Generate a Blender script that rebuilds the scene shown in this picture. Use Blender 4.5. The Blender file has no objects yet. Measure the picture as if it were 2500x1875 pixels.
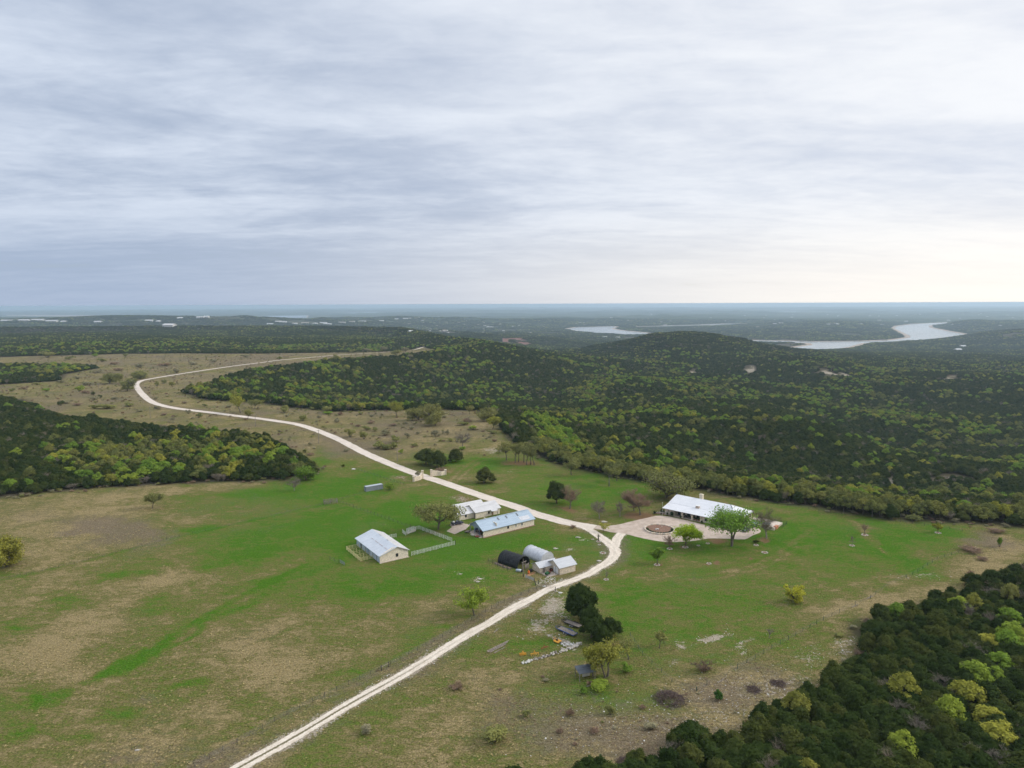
import bpy, math, random
import numpy as np
from mathutils import Vector, Matrix

# ------------------------------------------------------------------ camera
F_PX = 1667.0; PITCH = math.radians(6.69); ROLL = math.radians(0.22); CAM_Z = 100.0
sc = bpy.context.scene
col = sc.collection
cam_d = bpy.data.cameras.new('camera'); cam = bpy.data.objects.new('camera', cam_d); col.objects.link(cam)
cam_d.sensor_fit = 'HORIZONTAL'; cam_d.sensor_width = 36.0; cam_d.lens = 36.0 * F_PX / 2500.0
cam_d.clip_start = 1.0; cam_d.clip_end = 200000.0
_cr, _sr, _cp, _sp = math.cos(ROLL), math.sin(ROLL), math.cos(PITCH), math.sin(PITCH)
_R = Vector((1, 0, 0)); _U = Vector((0, _sp, _cp)); _Fw = Vector((0, _cp, -_sp))
_right = _R * _cr - _U * _sr; _up = _R * _sr + _U * _cr
cam.matrix_world = Matrix(((_right.x, _up.x, -_Fw.x, 0), (_right.y, _up.y, -_Fw.y, 0), (_right.z, _up.z, -_Fw.z, CAM_Z), (0, 0, 0, 1)))
sc.camera = cam

# ------------------------------------------------------------------ sky, sun, exposure
SUN_AZ = math.radians(86.0)      # to the right of the view direction (+Y), clockwise
SUN_EL = math.radians(32.0)
sun_dir = Vector((math.sin(SUN_AZ) * math.cos(SUN_EL), math.cos(SUN_AZ) * math.cos(SUN_EL), math.sin(SUN_EL)))
world = bpy.data.worlds.new('World'); sc.world = world; world.use_nodes = True
def build_world():
    nt = world.node_tree; N = nt.nodes; L = nt.links; N.clear()
    out = N.new('ShaderNodeOutputWorld'); bg = N.new('ShaderNodeBackground'); bg.inputs['Strength'].default_value = 0.1
    L.new(bg.outputs[0], out.inputs[0])
    sky = N.new('ShaderNodeTexSky'); sky.sky_type = 'NISHITA'; sky.sun_disc = False
    sky.sun_elevation = SUN_EL; sky.sun_rotation = SUN_AZ
    sky.air_density = 1.0; sky.dust_density = 2.0; sky.altitude = 300
    tc = N.new('ShaderNodeTexCoord'); sep = N.new('ShaderNodeSeparateXYZ'); L.new(tc.outputs['Generated'], sep.inputs[0])
    def math_(op, a, b=None, c=None, clamp=False):
        n = N.new('ShaderNodeMath'); n.operation = op; n.use_clamp = clamp
        for i, v in enumerate((a, b, c)):
            if v is None: continue
            if isinstance(v, (int, float)): n.inputs[i].default_value = v
            else: L.new(v, n.inputs[i])
        return n.outputs[0]
    def mapr(v, a, b, c=0.0, d=1.0, smooth=True):
        n = N.new('ShaderNodeMapRange'); n.clamp = True
        n.interpolation_type = 'SMOOTHSTEP' if smooth else 'LINEAR'
        L.new(v, n.inputs[0])
        for i, q in zip((1, 2, 3, 4), (a, b, c, d)): n.inputs[i].default_value = q
        return n.outputs[0]
    def mix(f, a, b):
        n = N.new('ShaderNodeMix'); n.data_type = 'RGBA'
        if isinstance(f, (int, float)): n.inputs[0].default_value = f
        else: L.new(f, n.inputs[0])
        for i, v in ((6, a), (7, b)):
            if isinstance(v, tuple): n.inputs[i].default_value = (*v, 1)
            else: L.new(v, n.inputs[i])
        return n.outputs[2]
    zc = math_('MAXIMUM', sep.outputs[2], 0.0)
    den = math_('ADD', zc, 0.10)
    px = math_('DIVIDE', sep.outputs[0], den); py = math_('DIVIDE', sep.outputs[1], den)
    cmb = N.new('ShaderNodeCombineXYZ'); L.new(px, cmb.inputs[0]); L.new(py, cmb.inputs[1])
    def noise(scale, rot, sx, sy, detail, rough, off, dist=0.0):
        mp = N.new('ShaderNodeMapping'); mp.inputs['Rotation'].default_value = (0, 0, math.radians(rot))
        mp.inputs['Scale'].default_value = (sx, sy, 1); mp.inputs['Location'].default_value = (off, off * 0.7, 0)
        L.new(cmb.outputs[0], mp.inputs[0])
        n = N.new('ShaderNodeTexNoise'); n.inputs['Scale'].default_value = scale; n.inputs['Detail'].default_value = detail
        n.inputs['Roughness'].default_value = rough; n.inputs['Distortion'].default_value = dist
        L.new(mp.outputs[0], n.inputs['Vector']); return n.outputs[0]
    # big rolls of stratocumulus, streaks, and finer cells
    n1 = noise(0.40, -38, 0.6, 1.25, 5, 0.55, 3.1, 0.6)
    n2 = noise(1.7, -36, 0.6, 1.3, 6, 0.6, 9.4, 0.4)
    n3 = noise(5.5, -30, 0.85, 1.1, 5, 0.62, 1.7, 0.3)
    s = math_('ADD', math_('ADD', math_('MULTIPLY', n1, 0.53), math_('MULTIPLY', n2, 0.32)), math_('MULTIPLY', n3, 0.15))
    cl = mapr(s, 0.37, 0.63)
    # glow of the sun through the cloud sheet
    vm = N.new('ShaderNodeVectorMath'); vm.operation = 'DOT_PRODUCT'
    L.new(tc.outputs['Generated'], vm.inputs[0]); vm.inputs[1].default_value = sun_dir
    glow = mapr(vm.outputs['Value'], -0.30, 0.82, 0, 1)
    dark = mix(glow, (3.05, 3.65, 4.75), (5.4, 5.75, 6.5))
    lite = mix(glow, (5.4, 5.95, 6.85), (7.25, 7.35, 7.55))
    cloud = mix(cl, dark, lite)
    # the sheet thickens and loses contrast towards the horizon
    hz = mapr(sep.outputs[2], 0.0, 0.16, 1.0, 0.0)
    horizon = mix(mapr(vm.outputs['Value'], -0.42, 0.62), (2.85, 3.55, 4.8), (8.5, 8.0, 7.3))
    cloud = mix(math_('MULTIPLY', hz, 0.85), cloud, horizon)
    cover = mapr(s, 0.30, 0.42, 0.8, 0.97)
    fin = mix(cover, sky.outputs[0], cloud)
    zen = mapr(sep.outputs[2], 0.36, 1.0, 1.0, 1.75)      # an overcast sheet is brightest overhead
    vs = N.new('ShaderNodeVectorMath'); vs.operation = 'SCALE'; L.new(fin, vs.inputs[0]); L.new(zen, vs.inputs['Scale']); fin = vs.outputs[0]
    L.new(fin, bg.inputs['Color'])
build_world()
sun_l = bpy.data.lights.new('sun', 'SUN'); sun_l.energy = 1.5; sun_l.angle = math.radians(14); sun_l.color = (1.0, 0.95, 0.86)
sun = bpy.data.objects.new('sun', sun_l); col.objects.link(sun)
sun.rotation_euler = sun_dir.to_track_quat('Z', 'Y').to_euler()
sun.location = (300, 100, 300)
sc.view_settings.view_transform = 'Standard'; sc.view_settings.look = 'None'
sc.view_settings.gamma = 1.0; sc.view_settings.exposure = 0.42; sc.view_settings.use_curve_mapping = False
sc.render.engine = 'CYCLES'
sc.cycles.max_bounces = 5; sc.cycles.diffuse_bounces = 2; sc.cycles.glossy_bounces = 2; sc.cycles.transmission_bounces = 3
sc.cycles.volume_bounces = 2; sc.cycles.transparent_max_bounces = 4
sc.cycles.use_denoising = True
sc.cycles.use_adaptive_sampling = True; sc.cycles.adaptive_threshold = 0.02

# ------------------------------------------------------------------ pixel <-> place helpers (source photo is 2500 x 1875)
def ray(u, v):
    x = (u - 1250) / F_PX; y = (937.5 - v) / F_PX
    X = x * _cr + y * _sr; Y = -x * _sr + y * _cr
    return X, _cp + Y * _sp, -_sp + Y * _cp
def P(u, v, z=0.0):
    d = ray(u, v); t = (z - CAM_Z) / d[2]
    return (d[0] * t, d[1] * t)
def proj(x, y, z):
    dz = z - CAM_Z
    fy = y * _cp - dz * _sp; fz = y * _sp + dz * _cp
    X = x / fy; Y = fz / fy
    return 1250 + (X * _cr - Y * _sr) * F_PX, 937.5 - (X * _sr + Y * _cr) * F_PX, fy / F_PX   # u, v, metres per pixel

# ------------------------------------------------------------------ numeric helpers
rng = np.random.default_rng(11)
random.seed(5)
def _hash(ix, iy, seed):
    h = (ix * 374761393 + iy * 668265263 + seed * 974634337) & 0xFFFFFFFF
    h = ((h ^ (h >> 13)) * 1274126177) & 0xFFFFFFFF
    h = h ^ (h >> 16)
    return (h & 0xFFFFFF) / float(0xFFFFFF)
def vnoise(x, y, scale, seed=0, octs=1):
    x = np.asarray(x, dtype=np.float64) / scale; y = np.asarray(y, dtype=np.float64) / scale
    tot = 0; amp = 1; norm = 0
    for o in range(octs):
        xi = np.floor(x).astype(np.int64); yi = np.floor(y).astype(np.int64)
        fx = x - xi; fy = y - yi
        fx = fx * fx * (3 - 2 * fx); fy = fy * fy * (3 - 2 * fy)
        a = _hash(xi, yi, seed + o); b = _hash(xi + 1, yi, seed + o); c = _hash(xi, yi + 1, seed + o); d = _hash(xi + 1, yi + 1, seed + o)
        tot = tot + amp * ((a * (1 - fx) + b * fx) * (1 - fy) + (c * (1 - fx) + d * fx) * fy)
        norm += amp; amp *= 0.5; x = x * 2.03 + 7.3; y = y * 2.03 + 3.1
    return tot / norm
def sdf(poly, x, y):
    """signed distance to a polygon, negative inside"""
    x = np.asarray(x, dtype=np.float64); y = np.asarray(y, dtype=np.float64)
    best = np.full(x.shape, 1e18); inside = np.zeros(x.shape, bool)
    n = len(poly)
    for i in range(n):
        ax, ay = poly[i]; bx, by = poly[(i + 1) % n]
        ex, ey = bx - ax, by - ay; l2 = ex * ex + ey * ey + 1e-9
        t = np.clip(((x - ax) * ex + (y - ay) * ey) / l2, 0, 1)
        dx = x - ax - t * ex; dy = y - ay - t * ey
        best = np.minimum(best, dx * dx + dy * dy)
        cond = ((ay > y) != (by > y)) & (x < (bx - ax) * (y - ay) / (by - ay + 1e-12) + ax)
        inside ^= cond
    d = np.sqrt(best)
    return np.where(inside, -d, d)
def smooth(a, b, v):
    t = np.clip((v - a) / (b - a), 0, 1); return t * t * (3 - 2 * t)
def px_poly(pts, z=0.0): return [P(u, v, z) for u, v in pts]

# ------------------------------------------------------------------ lie of the land
LAKE_Z = -150.0
PLATEAU = px_poly([(2700, 1300), (2500, 1284), (2329, 1274), (2129, 1257), (2031, 1243), (1840, 1216), (1737, 1199), (1665, 1188),
    (1513, 1165), (1424, 1147), (1349, 1129), (1270, 1090), (1239, 1069), (1218, 1033), (1164, 1004), (1092, 1001), (988, 1001), (814, 1004),
    (759, 998), (684, 989), (600, 981), (492, 975), (453, 960), (486, 943), (535, 926), (600, 905), (701, 894), (774, 886), (889, 876), (947, 872)]) \
    + [(-215, 1330), (-120, 1380), (-60, 1500), (-40, 1680), (-110, 1880), (-230, 2080), (-330, 2450), (-480, 2900), (-900, 3150), (-1700, 3250),
       (-2900, 3100), (-3600, 2400), (-2600, 900), (-900, -300), (-500, -900), (900, -900), (620, 40)]
LAKES = [px_poly(p, LAKE_Z) for p in (
    [(1700, 829), (1860, 831), (1990, 834), (2100, 833), (2180, 830), (2222, 824), (2222, 820), (2205, 812), (2184, 802), (2190, 796.5), (2230, 791), (2300, 787.5),
     (2400, 783.5), (2400, 785.5), (2330, 789), (2266, 795), (2270, 800), (2310, 808), (2356, 816), (2310, 823), (2260, 829.5), (2205, 833), (2140, 836.5),
     (2103, 838), (2072, 847), (2045, 851), (1960, 854), (1900, 854), (1985, 842), (1978, 837.5), (1900, 835), (1700, 833)],
    [(1385, 803), (1408, 799), (1495, 796.5), (1506, 798), (1492, 802.5), (1509, 806), (1567, 811.5), (1600, 816), (1538, 818), (1495, 814.5), (1451, 812), (1422, 809.5)],
    [(1560, 797.5), (1654, 794.5), (1712, 793), (1770, 790), (1820, 790), (1815, 792), (1712, 796.5), (1654, 797.5), (1560, 799.5)],
    [(1980, 778.3), (2000, 777.6), (2050, 779.6), (2050, 781.5), (2000, 780.6)],
    [(20, 769.0), (240, 769.8), (320, 771), (300, 774), (240, 773.3), (100, 772), (20, 771.3)],
    [(636, 771.0), (750, 770), (748, 775.5), (669, 777)])]
HILLS = [  # x, y, sigma x, sigma y, height, rotation (deg)
    (480, 2270, 122, 250, 39, 0), (680, 2270, 118, 250, 36, 0), (580, 2300, 310, 330, 14, 0),
    (3330, 4000, 420, 520, 92, 0), (-100, 2900, 480, 480, -34, 0), (260, 2950, 330, 450, -30, 0), (2050, 2750, 900, 300, 18, 0), (1250, 2650, 500, 260, 5, 0), (1500, 1500, 700, 260, 10, 0),
    (-3250, 6000, 700, 600, 108, 0), (-2350, 6050, 420, 420, 58, 0), (-4700, 6500, 1100, 700, 112, 0), (-1700, 6800, 520, 500, 80, 0),
    (-1500, 8200, 900, 600, 62, 0), (-500, 8600, 900, 500, 24, 0), (500, 9500, 1200, 700, 20, 0), (2600, 9500, 2500, 900, 26, 0),
    (4800, 6800, 1500, 700, 60, 0), (-6500, 9000, 2200, 900, 70, 0)]
def lake_sdf(x, y):
    d = np.full(np.shape(x), 1e9)
    for p in LAKES: d = np.minimum(d, sdf(p, x, y))
    return d
def land(x, y, full=False):
    x = np.asarray(x, dtype=np.float64); y = np.asarray(y, dtype=np.float64)
    r = np.hypot(x, y)
    dp = sdf(PLATEAU, x, y)
    d = np.maximum(dp, 0)
    gully = (vnoise(x, y, 240, 3, 3) - 0.5) * smooth(20, 260, d)
    low = -(56 * (1 - np.exp(-(d / 210.0) ** 1.35)) + 94 * smooth(350, 3300, d))
    z = low + gully * 58 + (vnoise(x, y, 900, 8, 2) - 0.5) * 56 * smooth(500, 2200, d)
    far = smooth(4200, 9000, r)
    z = z + far * ((vnoise(x, y, 2300, 21, 3) - 0.40) * 62) * smooth(0, 1500, d)
    z = z + smooth(12000, 40000, r) * vnoise(x, y, 5200, 33, 2) * 34 + smooth(9000, 16000, r) * np.maximum(vnoise(x, y, 1900, 37, 2) - 0.48, 0) * 115
    z = z - np.maximum(r - 20000, 0) ** 2 / 1.6e7      # the earth falls away
    dl = lake_sdf(x, y)
    z = np.where(r < 20000, np.maximum(z, LAKE_Z + 2.0), z)
    shore = LAKE_Z + np.clip(dl * 0.02, -6, 4.0) + np.maximum(dl - 250, 0) * 0.024
    w = smooth(1700, 500, dl) * smooth(0, 400, d)
    z = z * (1 - w) + np.minimum(z, shore) * w
    for hx, hy, sx, sy, h, ro in HILLS:
        g = np.exp(-0.5 * (((x - hx) / sx) ** 2 + ((y - hy) / sy) ** 2))
        z = z + h * g * smooth(0, 300, d) * smooth(20, 350, dl)
    inner = smooth(0, -80, dp) * smooth(1350, 1750, y)
    z = z + inner * ((vnoise(x, y, 520, 40, 2) - 0.62) * 40 - 13 * smooth(2200, 3000, y))
    if full: return z, dp, dl
    return z
def G(u, v):
    """first place on the land seen through a pixel of the photo"""
    d = ray(u, v); t = np.concatenate([np.linspace(60, 3000, 1500), np.geomspace(3000, 60000, 1500)])
    x = d[0] * t; y = d[1] * t; z = CAM_Z + d[2] * t
    k = np.argmax(z < land(x, y))
    return float(x[k]), float(y[k]), float(land(x[k:k+1], y[k:k+1])[0])
def gz(x, y): return float(land(np.array([x]), np.array([y]))[0])

# ------------------------------------------------------------------ mesh + object helpers
def mesh_np(name, V, Fa, smooth_=False):
    """V (n,3), Fa (m,3) or (m,4) arrays"""
    V = np.asarray(V, np.float32); Fa = np.asarray(Fa, np.int32)
    me = bpy.data.meshes.new(name)
    me.vertices.add(len(V)); me.vertices.foreach_set('co', V.ravel())
    k = Fa.shape[1]
    me.loops.add(Fa.size); me.loops.foreach_set('vertex_index', Fa.ravel())
    me.polygons.add(len(Fa)); me.polygons.foreach_set('loop_start', np.arange(0, Fa.size, k, dtype=np.int32))
    me.polygons.foreach_set('use_smooth', np.full(len(Fa), smooth_, dtype=bool))
    me.update(calc_edges=True)
    return me
def add_obj(name, data, parent=None, loc=None):
    o = bpy.data.objects.new(name, data); col.objects.link(o)
    if parent is not None: o.parent = parent
    if loc is not None: o.location = loc
    return o
def tag(o, label=None, cat=None, group=None, kind=None):
    if label: o['label'] = label
    if cat: o['category'] = cat
    if group: o['group'] = group
    if kind: o['kind'] = kind
    return o
def thing(name, label, cat, loc=(0, 0, 0), rotz=0.0, group=None):
    o = bpy.data.objects.new(name, None); o.empty_display_size = 0.3; col.objects.link(o)
    o.location = loc; o.rotation_euler = (0, 0, rotz)
    return tag(o, label, cat, group)

# ------------------------------------------------------------------ materials
class NT:
    def __init__(s, name):
        s.m = bpy.data.materials.new(name); s.m.use_nodes = True
        s.N = s.m.node_tree.nodes; s.L = s.m.node_tree.links
        s.b = s.N['Principled BSDF']; s.b.inputs['Specular IOR Level'].default_value = 0.25
        s.geo = s.N.new('ShaderNodeNewGeometry')
    def put(s, sock, v):
        if isinstance(v, tuple): sock.default_value = (*v, 1) if len(v) == 3 and sock.type == 'RGBA' else v
        elif isinstance(v, (int, float)): sock.default_value = v
        else: s.L.new(v, sock)
    def math(s, op, a, b=None, clamp=False):
        n = s.N.new('ShaderNodeMath'); n.operation = op; n.use_clamp = clamp
        s.put(n.inputs[0], a)
        if b is not None: s.put(n.inputs[1], b)
        return n.outputs[0]
    def mapr(s, v, a, b, c=0.0, d=1.0):
        n = s.N.new('ShaderNodeMapRange'); n.interpolation_type = 'SMOOTHSTEP'
        s.put(n.inputs[0], v)
        for i, q in zip((1, 2, 3, 4), (a, b, c, d)): n.inputs[i].default_value = q
        return n.outputs[0]
    def mix(s, f, a, b, mode='MIX'):
        n = s.N.new('ShaderNodeMix'); n.data_type = 'RGBA'; n.blend_type = mode
        s.put(n.inputs[0], f); s.put(n.inputs[6], a); s.put(n.inputs[7], b); return n.outputs[2]
    def coords(s, kind='Object'):
        n = s.N.new('ShaderNodeTexCoord'); return n.outputs[kind]
    def mapping(s, vec, scale=(1, 1, 1), rot=(0, 0, 0), loc=(0, 0, 0)):
        n = s.N.new('ShaderNodeMapping'); s.L.new(vec, n.inputs[0])
        n.inputs['Scale'].default_value = scale; n.inputs['Rotation'].default_value = rot; n.inputs['Location'].default_value = loc
        return n.outputs[0]
    def noise(s, vec, scale, detail=3, rough=0.55, dist=0.0):
        n = s.N.new('ShaderNodeTexNoise'); s.L.new(vec, n.inputs['Vector'])
        n.inputs['Scale'].default_value = scale; n.inputs['Detail'].default_value = detail
        n.inputs['Roughness'].default_value = rough; n.inputs['Distortion'].default_value = dist
        return n.outputs[0]
    def voronoi(s, vec, scale, feature='F1', out='Distance'):
        n = s.N.new('ShaderNodeTexVoronoi'); s.L.new(vec, n.inputs['Vector']); n.inputs['Scale'].default_value = scale; n.feature = feature
        return n.outputs[out]
    def attr(s, name, out='Color'):
        n = s.N.new('ShaderNodeAttribute'); n.attribute_name = name; return n.outputs[out]
    def sep(s, v):
        n = s.N.new('ShaderNodeSeparateColor'); s.L.new(v, n.inputs[0]); return n.outputs
    def ramp(s, v, stops):
        n = s.N.new('ShaderNodeValToRGB'); s.L.new(v, n.inputs[0]); e = n.color_ramp.elements
        while len(e) < len(stops): e.new(0.5)
        for i, (p, c) in enumerate(stops): e[i].position = p; e[i].color = (*c, 1)
        return n.outputs[0]
    def bump(s, h, dist, strength=1.0):
        n = s.N.new('ShaderNodeBump'); s.L.new(h, n.inputs['Height']); n.inputs['Distance'].default_value = dist; n.inputs['Strength'].default_value = strength
        s.L.new(n.outputs[0], s.b.inputs['Normal'])
    def done(s, colr, rough=0.9, metal=0.0):
        s.put(s.b.inputs['Base Color'], colr); s.put(s.b.inputs['Roughness'], rough); s.put(s.b.inputs['Metallic'], metal)
        return s.m
MATS = {}
def M(name, c1, c2=None, scale=1.0, rough=0.85, metal=0.0, bump=0.0, spec=None):
    """noise-mottled plain material"""
    if name in MATS: return MATS[name]
    t = NT(name); co = t.coords('Object')
    if c2 is None: c2 = tuple(min(1.0, c * 1.22) for c in c1); c1 = tuple(c * 0.82 for c in c1)
    n = t.noise(co, scale, 5, 0.62)
    c = t.mix(t.mapr(n, 0.32, 0.68), c1, c2)
    if bump: t.bump(n, bump)
    if spec is not None: t.b.inputs['Specular IOR Level'].default_value = spec
    MATS[name] = t.done(c, rough, metal); return MATS[name]
def foliage(name, c1, c2, c3, trans=0.0):
    """c1..c3 vary from tree to tree, with finer variation inside the crown"""
    t = NT(name)
    oi = t.N.new('ShaderNodeObjectInfo')
    rnd = oi.outputs['Random']
    a = t.ramp(rnd, [(0.0, c1), (0.5, c2), (1.0, c3)])
    n = t.noise(t.geo.outputs['Position'], 0.55, 3)
    n2 = t.noise(t.geo.outputs['Position'], 3.5, 2)
    f = t.math('ADD', t.math('MULTIPLY', n, 0.9), t.math('MULTIPLY', n2, 0.5))
    b = t.mix(1.0, a, t.ramp(f, [(0.42, (0.62, 0.66, 0.6)), (0.98, (1.38, 1.34, 1.25))]), 'MULTIPLY')
    t.b.inputs['Specular IOR Level'].default_value = 0.0
    if trans:
        tr = t.N.new('ShaderNodeBsdfTranslucent'); t.L.new(b, tr.inputs[0])
        mx = t.N.new('ShaderNodeMixShader'); mx.inputs[0].default_value = trans
        t.L.new(t.b.outputs[0], mx.inputs[1]); t.L.new(tr.outputs[0], mx.inputs[2])
        t.L.new(mx.outputs[0], t.N['Material Output'].inputs[0])
    MATS[name] = t.done(b, 0.8); return MATS[name]
M_JUN = foliage('juniper_foliage', (0.023, 0.039, 0.011), (0.038, 0.057, 0.016), (0.070, 0.080, 0.022))
M_OAKB = foliage('bright_oak_leaves', (0.125, 0.215, 0.035), (0.20, 0.30, 0.045), (0.28, 0.33, 0.05), 0.25)
M_OAKY = foliage('yellow_oak_leaves', (0.21, 0.21, 0.05), (0.28, 0.28, 0.05), (0.35, 0.34, 0.06), 0.2)
M_OLIVE = foliage('olive_oak_leaves', (0.13, 0.145, 0.05), (0.165, 0.18, 0.055), (0.21, 0.205, 0.06), 0.15)
M_GREY = foliage('grey_twigs', (0.17, 0.145, 0.12), (0.22, 0.19, 0.16), (0.20, 0.16, 0.12))
M_BROWN = foliage('brown_twigs', (0.22, 0.15, 0.11), (0.26, 0.175, 0.13), (0.28, 0.195, 0.14))
M_BARK = M('bark', (0.085, 0.07, 0.055), (0.16, 0.135, 0.11), 3.0, 0.95)
M_PBARK = M('pale_bark', (0.19, 0.16, 0.13), (0.33, 0.29, 0.24), 3.0, 0.95)
# ------------------------------------------------------------------ woods on the plateau, clearings
WOOD_LEFT = px_poly([(-250, 1235), (0, 1216), (116, 1202), (231, 1191), (420, 1180), (640, 1173), (704, 1172), (765, 1155), (770, 1140), (735, 1118), (690, 1090), (640, 1072),
    (585, 1062), (520, 1062), (474, 1052), (396, 1048), (220, 1028), (150, 1020), (90, 1000), (60, 975), (0, 972), (-250, 985)])
WOOD_LEFT_B = px_poly([(-200, 895), (0, 893), (116, 894), (229, 897), (215, 903), (162, 915), (150, 930), (0, 939), (-200, 945)])
WOOD_RIGHT = px_poly([(2800, 1380), (2500, 1400), (2437, 1412), (2390, 1450), (2330, 1470), (2200, 1490), (2110, 1535), (2105, 1610), (2040, 1690), (2015, 1745), (1930, 1755), (1790, 1815),
    (1690, 1835), (1650, 1875), (1450, 1900), (1300, 1960)]) + [(10, 60), (300, 40)]
WOOD_FAR = px_poly([(-400, 876), (0, 872), (150, 868), (300, 864), (450, 862), (640, 862), (750, 858), (850, 853), (950, 845), (1000, 838), (1055, 829)]) + [(-60, 1900), (-60, 3600), (-4500, 3600)]
def wood_sdf(x, y, dp):
    """negative where woodland stands"""
    d = -dp
    for p in (WOOD_LEFT, WOOD_LEFT_B, WOOD_RIGHT, WOOD_FAR): d = np.minimum(d, sdf(p, x, y))
    spur = sdf([(-225, 1330), (-160, 1420), (-190, 1700), (-260, 1900), (100, 2100), (200, 1500), (-60, 1330)], x, y)
    return np.minimum(d, spur)

def blob(X, Y, u, v, ru, rv, rot=0.0, z=0.0):
    """soft elliptical patch on the ground, laid out where a patch of the photo lies"""
    c = np.array(P(u, v, z)); ex = np.array(P(u + ru, v, z)) - c
    ey = 0.5 * (np.array(P(u, v - rv, z)) - np.array(P(u, v + rv, z)))
    if rot:
        cr, sr = math.cos(math.radians(rot)), math.sin(math.radians(rot))
        e1 = np.array(P(u + ru * cr, v - ru * sr, z)) - c; e2 = np.array(P(u - rv * -sr, v - rv * cr, z)) - c
        ex, ey = e1, e2
    det = ex[0] * ey[1] - ex[1] * ey[0]
    dx = X - c[0]; dy = Y - c[1]
    a = (dx * ey[1] - dy * ey[0]) / det; b = (-dx * ex[1] + dy * ex[0]) / det
    return np.exp(-(a * a + b * b))

def polyline_px(pts, step=3.0, z=0.0):
    w = [np.array(P(u, v, z)) for u, v in pts]
    out = []
    for i in range(len(w) - 1):
        p0 = w[max(i - 1, 0)]; p1 = w[i]; p2 = w[i + 1]; p3 = w[min(i + 2, len(w) - 1)]
        n = max(2, int(np.linalg.norm(p2 - p1) / step))
        for k in range(n):
            t = k / n
            out.append(0.5 * ((2 * p1) + (-p0 + p2) * t + (2 * p0 - 5 * p1 + 4 * p2 - p3) * t * t + (-p0 + 3 * p1 - 3 * p2 + p3) * t ** 3))
    out.append(w[-1]); return np.array(out)
MAIN_ROAD = polyline_px([(1452, 1288), (1440, 1286), (1381, 1275), (1299, 1252), (1255, 1236), (1179, 1212), (1092, 1181.5), (1034, 1163), (1005, 1153), (947, 1130.5), (889, 1105), (831, 1075),
    (779, 1053), (727, 1036.5), (672, 1027.5), (640, 1023), (579, 1015.5), (521, 1008), (434, 997.5), (388, 988), (364, 977), (347, 962), (336, 948), (333, 939), (340, 932), (362, 926),
    (434, 914), (550, 896.5), (640, 885), (687, 879), (802, 869), (889, 862), (947, 856), (973, 848), (1025, 835.5), (1050, 831)])
TRACK = polyline_px([(1425, 1287), (1445, 1297), (1465, 1311), (1490, 1328), (1501, 1342), (1500, 1356), (1486, 1372), (1455, 1390), (1441, 1400), (1400, 1416), (1337, 1439), (1306, 1457), (1244, 1489),
    (1192, 1522), (1140, 1550), (1000, 1637), (859, 1716), (723, 1797), (633, 1847), (574, 1880), (500, 1925)])
TRACK_SPUR = polyline_px([(1518, 1302), (1511, 1309), (1505, 1320), (1500, 1335)])
def dist_line(X, Y, line, stride=2):
    pts = line[::stride]; d = np.full(X.shape, 1e9)
    for i in range(len(pts) - 1):
        ax, ay = pts[i]; ex, ey = pts[i + 1] - pts[i]; l2 = ex * ex + ey * ey + 1e-9
        t = np.clip(((X - ax) * ex + (Y - ay) * ey) / l2, 0, 1)
        d = np.minimum(d, np.hypot(X - ax - t * ex, Y - ay - t * ey))
    return d

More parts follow.
